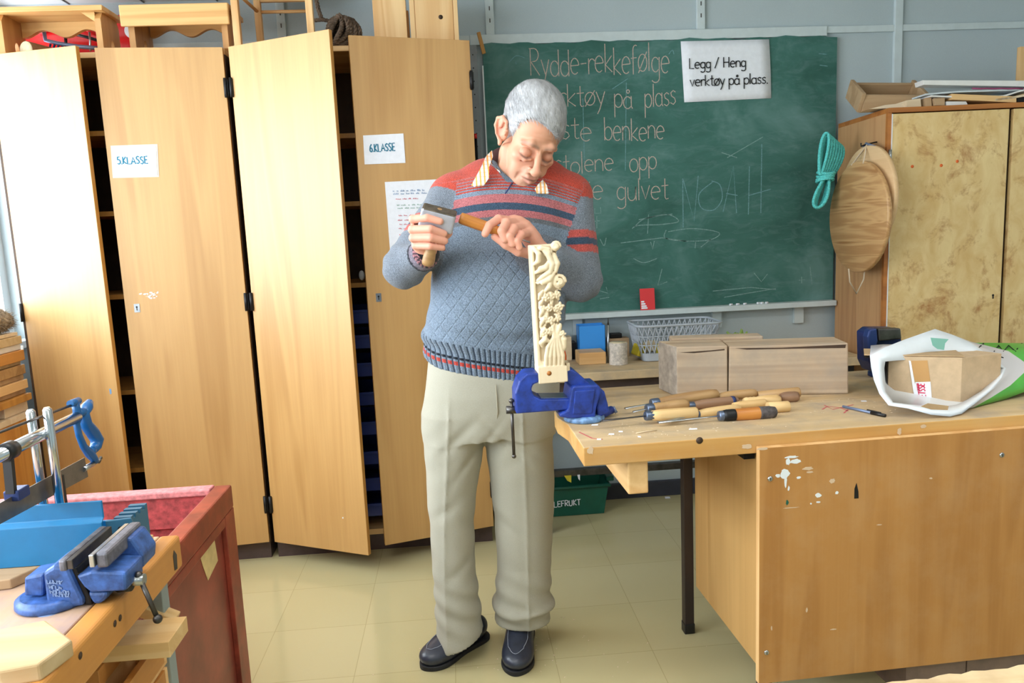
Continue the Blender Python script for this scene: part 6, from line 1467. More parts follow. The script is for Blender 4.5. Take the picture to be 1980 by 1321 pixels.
# ---------------------------------------------------------------- window side shelf with timber stack
xs = -1.645
r = thing('window_cabinet', 'low pine cabinet under the window holding stacked timber', 'cabinet', (-1.745, 2.45, 0))
M_['orange_side'] = wood('orange_side_board', (224, 164, 84), (186, 120, 50), 2, .7, .4)
MB().bb((xs-.018, 1.9, 0), (xs, 2.955, .668)).build('side_panel', M_['orange_side'], r, world=True); MB().bb((xs-.018, 2.93, 0), (xs+.003, 2.958, .69)).build('corner_strip', M_['beech_edge'], r, world=True)
MB().bb((XL+.02, 1.9, .668), (xs+.004, 2.955, .690)).build('top_board', M_['scrap'], r, world=True, bevel=.001); MB().bb((XL+.022, 1.9, 0), (xs-.018, 1.918, .668)).build('end_panel', M_['orange_side'], r, world=True)
rng = random.Random(12); zc = .6905
looks = [('pale square moulding, lowest and foremost in the timber stack', 'scrap', .040, 2.80, 0), ('red brown lath second from the bottom of the timber stack', 'beech_edge', .026, 2.55, .02), ('thin brown board third from the bottom of the timber stack', 'scrap_d', .018, 2.5, .0), ('yellow pine plank in the middle of the timber stack', 'pine_y', .034, 2.5, .012), ('narrow brown lath above the yellow plank in the timber stack', 'scrap_d', .020, 2.45, .0),
 ('broad honey plank in the upper half of the timber stack', 'h_brown', .036, 2.52, .01), ('pale thin strip with lifted end in the timber stack', 'rough', .014, 2.6, -.004), ('orange block with pale end near the top of the timber stack', 'fedge', .040, 2.70, .014), ('white sided lath near the top of the timber stack', 'mdf_white', .022, 2.6, .004), ('broad pale board capping the timber stack', 'rough', .030, 2.55, .012), ('topmost pale strip of the timber stack below the fleece', 'scrap', .014, 2.5, .0)]
for lab, mt, th, y0, off in looks:
    z = zc; w_ = .165; tl = rng.uniform(-.01, .01)
    mb = MB().bb((XL+.025, y0, z+.0004), (xs-.012+off, 2.95, z+th)); solo(mb, 'timber_plank', M_[mt], lab, 'timber', (xs-.1, y0, z), bevel=.002); zc += th+.0008
M_['fleece'] = plain('grey_brown_fleece', (150, 134, 112), .95, var=.45, vs=60, bump=.8, bs=150)
Ff = Field((XL+.015, 2.66, zc-.004), (xs+.01, 2.98, zc+.13), .004)
Ff.ell(((XL+xs)/2+.01, 2.83, zc+.050), (.085, .12, .052), k=.01); Ff.ell(((XL+xs)/2+.03, 2.90, zc+.045), (.07, .07, .045), k=.02); Ff.displace(lambda X, Y, Z: .006*vnoise(X, Y, Z, 90, 3)+.003*vnoise(X, Y, Z, 220, 4))
P, F = Ff.nets(); P[:, 2] = np.maximum(P[:, 2], zc+.0006); 
rf = np.random.RandomState(2); SP, SF = [], []; cen_ = P.mean(0); off = len(P)
for i in rf.choice(len(P), min(len(P), 2600), replace=False):
    p = P[i]; n = p-cen_; n /= np.linalg.norm(n)+1e-9; d = n*.5+rf.normal(size=3)*.45+np.array((0, -.2, -.5)); d /= np.linalg.norm(d); s_ = np.cross(n, d); s_ /= np.linalg.norm(s_)+1e-9; ln = rf.uniform(.012, .028)
    q = p+d*ln; q[2] = max(q[2], zc+.001); SP += [p-s_*.0009, p+s_*.0009, q+s_*.0002, q-s_*.0002]; SF.append([off, off+1, off+2, off+3]); off += 4
P = np.concatenate([P, np.array(SP)]); F = np.concatenate([F, np.array(SF, int)])
o = np_mesh('sheep_fleece', P, F, M_['fleece']); tag(o, 'grey brown fleece roll on top of the timber stack by the window', 'fleece')
# ---------------------------------------------------------------- bench at the bottom right corner
M_['roughedge'] = wood('splintered_bench_edge', (222, 200, 160), (176, 142, 96), 0, .7, .85, .3, dirt=.6, dc=(150, 110, 80), bump=.8)
r = thing('near_bench', 'rough splintered bench edge at the bottom right corner', 'bench', (.8, .6, 0)); zq = .76
pts = []
for i in range(41):
    px = 1660+i*22; p = atz(px, 1322-(px-1690)*.128-6*math.sin(i*1.9)*.25, zq); pts.append((p.x, p.y+.0015*math.sin(i*2.7)+.001*math.sin(i*.9)))
poly = pts+[(pts[-1][0], .40), (pts[0][0], .40)]
MB().prism(poly, (0, 0, zq-.045), (1, 0, 0), (0, 1, 0), (0, 0, 1), .045).build('worktop', M_['roughedge'], r, world=True, bevel=.002)
for x in (.50, .98): MB().bb((x, .45, 0), (x+.04, .49, zq-.0455)).build('leg', M_['pine'], r, world=True)
# brown base of the workbench cabinet, seen below the front panel
M_['brownbase'] = plain('brown_base_panel', (134, 112, 98), .6, var=.1)
MB().bb((.86, .06, 0), (1.20-.17, .075, .17)).bb((1.034, .06, 0), (1.62, .075, .17)).bb((.86, .075, 0), (.875, .45, .17)).build('base_panel', M_['brownbase'], BR)
# ================================================================ THE CARVER
Q = lambda px, py, y: np.array(aty(px, py, y))
lc = lambda c: np.array(lin(c)[:3])
PERSON = thing('person', 'elderly grey haired man in striped grey sweater and khaki trousers carving with a mallet', 'person', (.06, 2.2, 0))
# ---- head pose
def _rot(yaw, pitch, roll): return np.array(Matrix.Rotation(yaw, 3, 'Z') @ Matrix.Rotation(pitch, 3, 'X') @ Matrix.Rotation(roll, 3, 'Y'))
HM = _rot(rad(10), rad(32), rad(14)); HS = 1.03; HC = np.array((0, 2.155, 1.546))
_e = HM @ (np.array((0, -.086, -.016))*HS); HC[0] = aty(1039.0, 300, 2.155+_e[1]).x-_e[0]
def hp(x, y, z): return HM @ (np.array((x, y, z))*HS) + HC
def to_head(P): return (P-HC) @ HM / HS
# ---- arm skeletons (world)
RS, RE, RW = np.array((.000, 2.235, 1.395)), Q(782, 517, 2.115), Q(826, 488, 2.02)
LS, LE, LW = np.array((.360, 2.220, 1.378)), Q(1122, 541, 2.155), Q(1046, 488, 2.04)
# ---- hands
HR = {'index': [(806, 432, 1.990), (799, 424, 1.958), (826, 421, 1.936), (851, 428, 1.936)], 'middle': [(805, 446, 1.992), (798, 444, 1.956), (832, 443, 1.928), (858, 452, 1.944)],
      'ring': [(806, 460, 1.994), (799, 460, 1.958), (833, 460, 1.930), (860, 466, 1.947)], 'little': [(809, 473, 1.998), (804, 475, 1.966), (832, 476, 1.937), (855, 479, 1.950)]}
HL = {'index': [(994, 428, 2.020), (964, 424, 1.990), (946, 436, 1.966), (938, 452, 1.958)], 'middle': [(1005, 431, 2.020), (979, 431, 1.980), (970, 447, 1.955), (976, 463, 1.956)],
      'ring': [(1016, 438, 2.020), (994, 442, 1.978), (985, 457, 1.954), (991, 471, 1.957)], 'little': [(1025, 449, 2.020), (1008, 454, 1.976), (1000, 466, 1.956), (1004, 478, 1.960)]}
W = Field((-.24, 1.90, .95), (.47, 2.40, 1.72), .0023)
# torso and arms under the clothes
W.slices([.95, 1.1, 1.25, 1.36, 1.42], [.10, .12, .14, .165, .185], [2.21, 2.205, 2.215, 2.23, 2.235], [.165, .16, .155, .15, .07], [.10, .105, .10, .09, .055], k=.02)
W.cap(RS, RE, .046, .040, .02).cap(RE, RW, .038, .027, .012); W.cap(LS, LE, .046, .040, .02).cap(LE, LW, .038, .028, .012)
nb_ = np.array((.195, 2.235, 1.42)); W.cap(nb_, hp(0, .030, -.075), .062, .060, .02); W.cap(np.array((.195, 2.16, 1.425)), hp(0, -.02, -.095), .034, .030, .03)
def hE(c, r, k, op='u', lr=None): M = HM if lr is None else HM @ np.array(Euler(lr).to_matrix()); W.ell(hp(*c), np.array(r)*HS, M, k, op)
def hC(pts, rs, k, op='u'): W.chain([hp(*p) for p in pts], [r*HS for r in (rs if hasattr(rs, '__len__') else [rs]*len(pts))], k, op)
def both(f):
    for s_ in (-1, 1): f(s_)
hE((0, .026, .050), (.0755, .098, .083), .01); hE((0, -.036, .036), (.062, .0575, .060), .02)
hE((0, -.034, -.036), (.0575, .0555, .076), .02); hE((0, -.036, -.096), (.0465, .051, .045), .02)
hE((0, -.0790, -.1340), (.022, .0165, .0145), .020); both(lambda s_: hC([(s_*.0545, .004, -.052), (s_*.0500, -.022, -.101), (s_*.022, -.070, -.134)], [.015, .0135, .012], .016))
both(lambda s_: hE((s_*.040, -.063, -.034), (.020, .019, .016), .016)); both(lambda s_: hE((s_*.031, -.060, -.072), (.021, .020, .028), .015))
both(lambda s_: hC([(s_*.008, -.0895, .008), (s_*.028, -.0895, .014), (s_*.047, -.0715, .006)], [.0085, .0090, .0075], .008))
hC([(0, -.087, .004), (0, -.101, -.022), (0, -.1165, -.048)], [.0078, .0080, .0100], .007); hE((-.0005, -.1165, -.0520), (.0140, .0118, .0115), .006)
both(lambda s_: hE((s_*.0150, -.1020, -.0540), (.0080, .0115, .0085), .004)); both(lambda s_: hE((s_*.0068, -.1125, -.0620), (.0038, .0055, .0038), .003, 's'))
both(lambda s_: hC([(s_*.0205, -.1040, -.0475), (s_*.0220, -.0985, -.0560)], .0012, .003, 's'))
both(lambda s_: hE((s_*.031, -.1020, -.0150), (.0195, .0165, .0140), .008, 's')); both(lambda s_: hE((s_*.0305, -.0775, -.0160), (.0165, .0145, .0128), .002))
both(lambda s_: hC([(s_*.015, -.0870, -.0215), (s_*.023, -.0915, -.0255), (s_*.034, -.0915, -.0262), (s_*.046, -.0810, -.0200)], .0017, .0014, 's'))
both(lambda s_: hC([(s_*.017, -.0880, -.006), (s_*.030, -.0905, -.0015), (s_*.045, -.0815, -.007)], .0017, .002, 's'))
both(lambda s_: hC([(s_*.016, -.0885, -.0300), (s_*.030, -.0865, -.0345), (s_*.043, -.0775, -.0295)], [.0048, .0056, .0048], .005))
both(lambda s_: hC([(s_*.014, -.0945, -.036), (s_*.027, -.0870, -.0425), (s_*.042, -.0745, -.0400)], .0020, .004, 's'))
hE((0, -.087, -.067), (.024, .0150, .014), .012); hE((0, -.074, -.100), (.030, .020, .020), .015)
hC([(-.022, -.0910, -.0780), (-.009, -.0998, -.0748), (0, -.1002, -.0758), (.009, -.0998, -.0748), (.022, -.0910, -.0780)], [.0034, .0050, .0046, .0050, .0034], .005)
hC([(-.018, -.0910, -.0855), (0, -.0990, -.0880), (.018, -.0910, -.0855)], [.0042, .0066, .0042], .005)
hC([(-.0275, -.0905, -.0825), (-.012, -.1025, -.0808), (0, -.1055, -.0815), (.012, -.1025, -.0808), (.0275, -.0905, -.0825)], [.0016, .0020, .0020, .0020, .0016], .0018, 's')
both(lambda s_: hC([(s_*.0170, -.1050, -.0470), (s_*.0260, -.0975, -.060), (s_*.0335, -.0865, -.080), (s_*.0335, -.0800, -.094)], [.0030, .0050, .0048, .0022], .004, 's'))
both(lambda s_: hC([(s_*.042, -.070, -.054), (s_*.0455, -.059, -.074), (s_*.0405, -.055, -.096)], [.0012, .0024, .0012], .007, 's'))
hC([(-.014, -.0970, -.1000), (0, -.0990, -.0985), (.014, -.0970, -.1000)], .0032, .006, 's')
for z_ in (.030, .042, .053): hC([(-.036, -.0865, z_), (0, -.0955, z_+.002), (.036, -.0865, z_)], .0009, .003, 's')
hC([(-.004, -.0985, -.006), (-.0052, -.0995, .012)], .0014, .003, 's'); hC([(.004, -.0985, -.006), (.0052, -.0995, .012)], .0014, .003, 's')
for s_ in (-1, 1):   # ears
    e_ = lambda x, y, z: (s_*x, y, z)
    hE(e_(.0765, .016, -.010), (.0075, .020, .031), .006, 'u', (0, s_*rad(8), -s_*rad(32)))
    hC([e_(.075, -.001, .006), e_(.079, .004, .021), e_(.0885, .016, .027), e_(.0965, .029, .016), e_(.096, .030, -.004), e_(.0885, .021, -.022), e_(.079, .008, -.036)], [.0036, .0042, .0048, .005, .0046, .0044, .0045], .003)
    hE(e_(.0775, .005, -.040), (.0055, .007, .009), .005); hE(e_(.086, .013, -.008), (.0055, .0095, .0165), .004, 's', (0, 0, -s_*rad(32))); hE(e_(.074, -.001, -.010), (.004, .004, .006), .004); hE(e_(.0865, .019, .012), (.0060, .013, .017), .004)
def hand(H, wrist, palm_r, thumb, side):
    J = {k: [Q(*p) for p in v] for k, v in H.items()}; fs = 1.08 if side < 0 else 1.16; rr_ = {'index': .0098*fs, 'middle': .0102*fs, 'ring': .0098*fs, 'little': .0090*fs}
    kn = [J[k][0] for k in ('index', 'middle', 'ring', 'little')]
    for k, P in J.items():
        r = rr_[k]; W.chain(P, [r*1.08, r*1.06, r*.97, r*.86], .0012)
        W.ell(P[1], [r*1.14]*3, None, .0012); d = (P[3]-P[2])/np.linalg.norm(P[3]-P[2])
    for i, p in enumerate(kn): W.cap(p, wrist+(p-np.mean(kn, 0))*.55, .0140*fs, .0165, .010)
    W.ell((np.mean(kn, 0)+wrist)/2, [palm_r]*3, None, .012)
    T = [Q(*p) for p in thumb]; W.chain(T, [.0150, .0125, .0112, .0092], .006)
hand(HR, RW, .024, [(832, 480, 2.005), (852, 466, 1.998), (866, 450, 1.986), (870, 436, 1.978)], -1)
hand(HL, LW, .022, [(1030, 492, 2.015), (1002, 486, 1.985), (978, 473, 1.974), (956, 458, 1.974)], 1)
P, F = W.nets(); P = relax(P, F, 1, .45)
# skin colouring, with shade painted into the nose, mouth and chin creases
Lh = to_head(P); inh = P[:, 2] > 1.40
base = np.tile(lc((210, 156, 128)), (len(P), 1))
def g3(c, r): return np.exp(-(((Lh-np.array(c))/np.array(r))**2).sum(1))*inh
def blend(w, c):
    global base
    base = base*(1-w[:, None])+lc(c)*w[:, None]
n_ = vnoise(P[:, 0], P[:, 1], P[:, 2], 160, 5); base *= (1+.05*n_)[:, None]
blend(.55*np.clip(g3((.042, -.066, -.035), (.022, .03, .022))+g3((-.042, -.066, -.035), (.022, .03, .022)), 0, 1), (224, 150, 128)); blend(.45*g3((0, -.112, -.045), (.016, .02, .016)), (228, 150, 132))
blend(.40*g3((0, -.085, -.09), (.045, .04, .034)), (196, 168, 150))
lip = np.clip(g3((0, -.100, -.0755), (.016, .012, .0036))+g3((0, -.099, -.0875), (.015, .012, .0046)), 0, 1); blend(.7*lip, (190, 116, 110)); blend(.80*np.clip(g3((0, -.102, -.0815), (.022, .02, .0026)), 0, 1), (104, 54, 50))
for s_ in (-1, 1):
    for t in np.linspace(0, 1, 9):
        x = s_*(.011+.038*t); z = .009+.007*math.sin(math.pi*t*.8)-.004*t; y = -.096+.022*t*t; blend(.42*g3((x, y, z), (.0045, .016, .0042)), (112, 100, 94))
        x2 = s_*(.017+.028*t); z2 = -.0215-.0048*math.sin(math.pi*t); blend(.62*g3((x2, -.090+.008*t*t, z2-.0018), (.0040, .014, .0026)), (58, 38, 32))
    blend(.40*g3((s_*.030, -.088, -.014), (.018, .02, .010)), (196, 128, 106)); blend(.35*g3((s_*.03, -.083, -.037), (.018, .02, .006)), (182, 130, 112)); blend(.4*g3((s_*.016, -.090, -.016), (.007, .02, .012)), (168, 104, 88))
    blend(.45*g3((s_*.088, .015, -.005), (.012, .03, .04)), (222, 140, 122)); blend(.5*g3((s_*.086, .012, -.008), (.006, .009, .014)), (178, 96, 84))
    for q_ in ((.021, -.102, -.054), (.028, -.094, -.066), (.0335, -.086, -.080)): blend(.55*g3((s_*q_[0], q_[1], q_[2]), (.0045, .014, .009)), (172, 112, 94))
blend(.45*g3((0, -.108, -.0635), (.012, .012, .004)), (150, 92, 80)); blend(.3*g3((0, -.098, -.099), (.014, .012, .003)), (180, 124, 106))
handm = (P[:, 1] < 2.03) & (P[:, 2] < 1.36); base[handm] = base[handm]*.35+lc((228, 164, 144))*.65
for H in (HR, HL):
    for k, J in H.items():
        for j in (1, 2):
            q_ = Q(*J[j]); w_ = np.exp(-((P-q_)**2).sum(1)/.010**2); blend(.35*w_, (214, 134, 118))
skin = NT('weathered_skin'); at_ = skin.new('ShaderNodeAttribute'); at_.attribute_name = 'paint'; skin.col(at_.outputs['Color']); skin.set(Roughness=.5, Specular_IOR_Level=.35, Subsurface_Weight=.12, Subsurface_Radius=(.006, .002, .001), Subsurface_Scale=1.0)
skin.bump(skin.noise(skin.coord((420, 420, 420), rnd=False), 1, 3), .12, .001)
BODY = np_mesh('body', P, F, skin.m, PERSON, colors=np.concatenate([base, np.ones((len(P), 1))], 1))
# finger nails
nail = plain('finger_nail', (236, 190, 172), .3)
mb = MB()
for H, sgn in ((HL, 1),):
    for k in ('index', 'middle', 'ring'):
        J = [Q(*p) for p in H[k]]; d = V(J[3]-J[2]).normalized(); vw = (EYE-V(J[3])).normalized(); up_ = (vw-d*vw.dot(d)).normalized(); r_ = .0086
        mb.ball(V(J[3])+up_*r_*.72+d*.001, (.0046, .0062, .0016), xf(up_.cross(d), z=up_), 10)
mb.build('finger_nails', nail, BODY, world=True)

# ---- hair
def hairline(x, y): 
    v = np.interp(y, [-.13, -.095, -.075, -.055, -.030, -.012, .012, .034, .055, .08, .14], [.074, .070, .063, .044, .012, -.010, .018, .012, -.030, -.058, -.062])
    return v - .024*np.clip((x+.01)/.04, 0, 1)*(y < -.035) + .012*np.clip((-x-.01)/.03, 0, 1)*((y < -.045) & (y > -.1))
Hf = Field(HC-.165, HC+.165, .0026)
M_sv = W; W = Hf
hE((0, .027, .052), (.0820, .1045, .0885), .01); hE((0, -.034, .042), (.0665, .0615, .064), .02); hE((0, .05, -.01), (.070, .075, .06), .02)
W = M_sv
sl, X, Y, Z = Hf.win(Hf.lo, Hf.lo+Hf.h*Hf.n); X, Y, Z = np.broadcast_arrays(X, Y, Z); m_ = np.abs(Hf.v) < .04
Lq = to_head(np.stack([X[m_], Y[m_], Z[m_]], 1)); cut = (hairline(Lq[:, 0], Lq[:, 1])-Lq[:, 2])*.8+.0025*vnoise(Lq[:, 0], Lq[:, 1], Lq[:, 2], 260, 8)
dd = Hf.v[m_]+.0016*vnoise(Lq[:, 0]*3, Lq[:, 1]*.7, Lq[:, 2]*2, 150, 2); kk = .006; hh = np.clip(.5-.5*(cut-dd)/kk, 0, 1); Hf.v[m_] = cut*(1-hh)+dd*hh+kk*hh*(1-hh)
P, F = Hf.nets(); P = relax(P, F, 1)
rgn = np.random.RandomState(6)
def hcol(L, n): 
    b = .47+.15*vnoise(L[:, 0]*2.2, L[:, 1]*.6, L[:, 2]*1.4, 95, 11)+.05*n; b = b-.12*np.exp(-(((L-np.array((.045, -.05, .08)))/np.array((.022, .03, .03)))**2).sum(1)); return np.clip(b, .2, .9)
Lq = to_head(P); c_ = hcol(Lq, rgn.normal(size=len(P))); cols = np.stack([c_*.98, c_*1.0, c_*1.04, np.ones_like(c_)], 1)
# strands combed forward over the crown
nrm_ = np.zeros_like(P); fn_ = np.cross(P[F[:, 1]]-P[F[:, 0]], P[F[:, 3]]-P[F[:, 0]])
for c in range(4): np.add.at(nrm_, F[:, c], fn_)
nrm_ /= np.linalg.norm(nrm_, axis=1)[:, None]+1e-12
out_ = ((P-hp(0, .02, .02))*nrm_).sum(1); nrm_[out_ < 0] *= -1
pick = rgn.choice(np.where(Lq[:, 2] > hairline(Lq[:, 0], Lq[:, 1])-.001)[0], 6500)
SP, SF, SCc = [], [], []; off = len(P)
for i in pick:
    p = P[i]; n = nrm_[i]; L = Lq[i]; dl = np.array((.30+.5*L[0]/.08, -.85, -.35)) if L[2] > .03 else np.array((0, -.25+(L[1] > .02)*.5, -.9))
    d = HM @ (dl+rgn.normal(size=3)*.15); d -= n*(d@n); d /= np.linalg.norm(d)+1e-9; s_ = np.cross(n, d); ln = rgn.uniform(.012, .026); w_ = rgn.uniform(.00035, .0007); lift = rgn.uniform(.0003, .0012)
    pts = [p+n*.0002, p+d*ln*.5+n*(lift-ln*ln*.5), p+d*ln+n*(lift*.9-ln*ln*4.2)]; g_ = hcol(L[None], rgn.normal(size=1)*.9)[0]
    for q, ww in zip(pts, (w_, w_, w_*.25)): SP += [q-s_*ww, q+s_*ww]; SCc += [[g_*.98, g_, g_*1.04, 1]]*2
    SF += [[off, off+1, off+3, off+2], [off+2, off+3, off+5, off+4]]; off += 6
hairm = NT('silver_hair'); at_ = hairm.new('ShaderNodeAttribute'); at_.attribute_name = 'paint'; hairm.col(at_.outputs['Color']); hairm.set(Roughness=.5, Specular_IOR_Level=.4)
np_mesh('hair', np.concatenate([P, np.array(SP)]), np.concatenate([F, np.array(SF, int)]), hairm.m, PERSON, colors=np.concatenate([cols, np.array(SCc)]))

# ---- sweater
S_ = Field((-.27, 1.96, .785), (.50, 2.43, 1.52), .0042)
zs = [.80, .88, .945, .985, 1.03, 1.09, 1.16, 1.23, 1.30, 1.36, 1.405, 1.44, 1.465, 1.485]
S_.slices(zs, [.105, .104, .103, .103, .112, .125, .130, .137, .152, .166, .178, .186, .192, .196], [2.205, 2.205, 2.203, 2.20, 2.195, 2.192, 2.195, 2.205, 2.217, 2.226, 2.232, 2.232, 2.230, 2.228],
          [.198, .198, .206, .209, .206, .200, .198, .196, .196, .197, .192, .165, .118, .075], [.130, .130, .139, .146, .148, .149, .143, .137, .130, .122, .112, .100, .086, .070], p=2.25, k=.0)
S_.cap(RS+np.array((.012, 0, -.004)), RE, .066, .058, .030).cap(RE, RW+(RE-RW)*.14, .056, .041, .018)
S_.cap(LS+np.array((-.014, 0, -.002)), LE, .068, .062, .026).cap(LE, LW+(LE-LW)*.30, .058, .042, .018)
S_.cap((.06, 2.235, 1.425), (-.005, 2.24, 1.392), .048, .052, .03); S_.cap((.30, 2.235, 1.422), (.355, 2.24, 1.378), .046, .050, .03)
S_.cap((.10, 2.235, 1.445), (.28, 2.235, 1.440), .050, .050, .03)
S_.chain([Q(1124, 384, 2.150), Q(1108, 420, 2.118), Q(1095, 452, 2.095), Q(1086, 490, 2.085)], [.006, .009, .012, .012], .012, 's')
# neck opening
S_.cap((.200, 2.185, 1.44), (.200, 2.15, 1.56), .056, .075, .01, 's'); S_.ell((.195, 2.215, 1.50), (.068, .066, .045), None, .01, 's')
def folds(X, Y, Z):
    f = .0022*vnoise(X, Y, Z, 34, 21)+.0010*vnoise(X, Y, Z, 80, 22)
    low = np.exp(-((Z-.985)/.045)**2); f = f+low*.0035*np.sin(Z*95+X*9+np.sin(X*14)*1.5)
    for (A, Bq, Cq, fr) in ((RS, RE, RW, 1), (LS, LE, LW, 1)):      # folds round the elbows
        d2 = (X-Bq[0])**2+(Y-Bq[1])**2+(Z-Bq[2])**2; t_ = (X-Bq[0])*.6+(Z-Bq[2])*.8; f = f+np.exp(-d2/.065**2)*.0036*np.sin(t_*150+(Y-Bq[1])*40)
    ang = np.arctan2(Y-2.2, X-.104); rib = (Z < hemz(X, Y)+.085); f = f+np.where(rib, .0011*np.sin(ang*62), 0)
    return f
def hemz(X, Y): return .872-.20*(X-.10)+np.clip(Y-2.12, 0, .2)*.22
S_.displace(folds)
sl, X, Y, Z = S_.win(S_.lo, S_.lo+S_.h*S_.n); tor = (np.abs(X-.104) < .26) & (Z < .99); S_.v = np.where(tor & ((hemz(X, Y)-Z) > S_.v), hemz(X, Y)-Z, S_.v).astype(np.float32)
P, F = S_.nets(); P = relax(P, F, 1)
# pattern: knitted stripes
x, y, z = P.T; GREY, DG, RED, PINK, NAVY = (lc(c) for c in ((140, 158, 178), (132, 134, 140), (214, 84, 66), (204, 124, 128), (72, 94, 118)))
zc_ = lambda py: aty(960, py, 2.085).z
h_ = z+.85*(x-.125)**2+np.where(y > 2.23, (y-2.23)*.25, 0); col = np.tile(GREY, (len(P), 1))
h01 = (h_-zc_(430))/(zc_(330)-zc_(430))
def seg(Pt, A, B_):
    ab = B_-A; t = np.clip(((Pt-A)@ab)/(ab@ab), -.3, 1.3); return t*np.linalg.norm(ab), np.linalg.norm(Pt-(A+t[:, None]*ab), axis=1)
armS = np.zeros(len(P))
for A, Bq, Cq, out in ((RS, RE, RW, -1), (LS, LE, LW, 1)):
    s1, d1 = seg(P, A, Bq); s2, d2 = seg(P, Bq, Cq); L1 = np.linalg.norm(Bq-A); L2 = np.linalg.norm(Cq-Bq)
    seam = ((x-A[0])*out > (.012-np.clip((A[2]-z)*.42, -.01, .062) if out > 0 else -.022+np.clip((A[2]+.03-z)*.25, -.02, .05))) & (z < A[2]+.035)
    up_ = seam & (d1 < (.112 if out > 0 else .086)) & (d1 <= d2+.004); fo = (d2 < .072) & (d2 < d1) & ((s2 > .03) | seam) & (y < Bq[1]+.06)
    col[up_] = DG*.55+GREY*.45; col[fo & ~up_] = DG*.55+GREY*.45
    for a, b, c in ((.118, .140, RED*.7+PINK*.3), (.140, .160, NAVY*.9), (.160, .182, RED*.7+PINK*.3)):
        m = up_ & (s1 > a) & (s1 < b); col[m] = c
    m = up_ & (s1 < .02) & (z > A[2]-.01); col[m] = RED
    cu = fo & (s2 > L2-.030) & (out < 0); col[cu] = GREY*.6+PINK*.2
    m = fo & (s2 > L2-.012) & (out < 0); rib = np.sin(np.arctan2(z-Cq[2], x-Cq[0])*22) > .0; col[m & rib] = lc((40, 44, 58)); col[m & ~rib] = lc((200, 140, 148)); col[fo & (s2 > L2-.004) & (d2 < .034) & (out < 0)] = lc((40, 40, 46)); m = fo & (s2 > L2-.034) & (s2 < L2-.027) & (out < 0); col[m] = lc((46, 50, 62))
    armS = np.where(up_ | fo, 1.0, armS)
zh = z-hemz(x, y); tm = (armS < .5)
ang = np.arctan2(y-2.2, x-.104)
# collar ring of the sweater
dn = np.sqrt(((x-.198)/.078)**2+((y-2.20)/.076)**2); m = (z > 1.42) & (dn < 1.18) & (y < 2.26); col[m] = GREY*.7
nn = vnoise(x, y, z, 420, 31)*.06; col = np.clip(col*(1+nn)[:, None], 0, 1)
sw = NT('heather_knit')
def at_(n, o='Fac'): q = sw.new('ShaderNodeAttribute'); q.attribute_name = n; return q.outputs[o]
hh = lambda py: (430-py)/100.0
G_, D_, R_c, P_c, N_c = (140, 158, 178), (122, 128, 136), (206, 86, 72), (204, 124, 128), (72, 94, 118)
edges = [(430, G_), (428, D_), (419, P_c), (405, N_c), (391, P_c), (374, G_), (365, R_c), (362, G_), (359.5, R_c), (356, G_), (354, R_c), (350, (168, 130, 140)), (347.5, R_c), (344, (168, 130, 140)), (341.5, R_c), (338, (196, 110, 104)), (334, (212, 82, 64))]
st = sw.new('ShaderNodeValToRGB'); st.color_ramp.interpolation = 'CONSTANT'; el = st.color_ramp.elements
while len(el) < len(edges): el.new(.5)
wob = sw.math('MULTIPLY', sw.math('SUBTRACT', sw.noise(sw.coord((300, 300, 300), rnd=False), 1, 1), .5), .018)
sw.l(sw.math('ADD', at_('h'), wob), st.inputs['Fac'])
for e, (py, c) in zip(el, edges): e.position = max(0, min(1, hh(py))); e.color = lin(c)
tors = sw.math('GREATER_THAN', at_('tors'), .5)
c = sw.mix(tors, at_('paint', 'Color'), st.outputs['Color'])
zhn = at_('zh'); ribz = sw.math('MULTIPLY', sw.math('LESS_THAN', zhn, .086), tors); sn = sw.math('SINE', sw.math('MULTIPLY', at_('ang'), 62.0))
inb = lambda a, b: sw.math('MULTIPLY', sw.math('MULTIPLY', sw.math('GREATER_THAN', zhn, a), sw.math('LESS_THAN', zhn, b)), tors)
c = sw.mix(inb(.024, .035), c, (214, 84, 74)); c = sw.mix(inb(.041, .048), c, (38, 44, 56)); c = sw.mix(sw.math('MULTIPLY', ribz, sw.math('GREATER_THAN', sn, .62)), c, (66, 80, 98))
ns = sw.noise(sw.coord((420, 420, 300), rnd=False), 1, 2, .7)
sw.col(sw.mix(.75, c, sw.ramp(ns, [(.32, (120, 120, 120)), (.68, (255, 255, 255))]), 'MULTIPLY')); sw.set(Roughness=.95, Specular_IOR_Level=.1, Sheen_Weight=.2, Sheen_Roughness=.5)
sx_ = sw.new('ShaderNodeSeparateXYZ'); tc_ = sw.new('ShaderNodeTexCoord'); sw.l(tc_.outputs['Object'], sx_.inputs[0])
d1_ = sw.math('ABSOLUTE', sw.math('SINE', sw.math('MULTIPLY', sw.math('ADD', sw.math('MULTIPLY', sx_.outputs[0], 1.25), sx_.outputs[2]), 70.0))); d2_ = sw.math('ABSOLUTE', sw.math('SINE', sw.math('MULTIPLY', sw.math('SUBTRACT', sw.math('MULTIPLY', sx_.outputs[0], 1.25), sx_.outputs[2]), 70.0)))
dm_ = sw.math('MINIMUM', sw.math('MINIMUM', d1_, d2_), .35); below = sw.math('MULTIPLY', sw.math('MULTIPLY', sw.math('LESS_THAN', sx_.outputs[2], 1.235), tors), sw.math('GREATER_THAN', zhn, .09))
sw.bump(sw.math('ADD', sw.math('ADD', sw.math('MULTIPLY', sw.math('MULTIPLY', dm_, below), 1.9), sw.math('MULTIPLY', ns, .9)), sw.math('MULTIPLY', sw.math('MULTIPLY', ribz, sn), -.35)), .9, .0035)
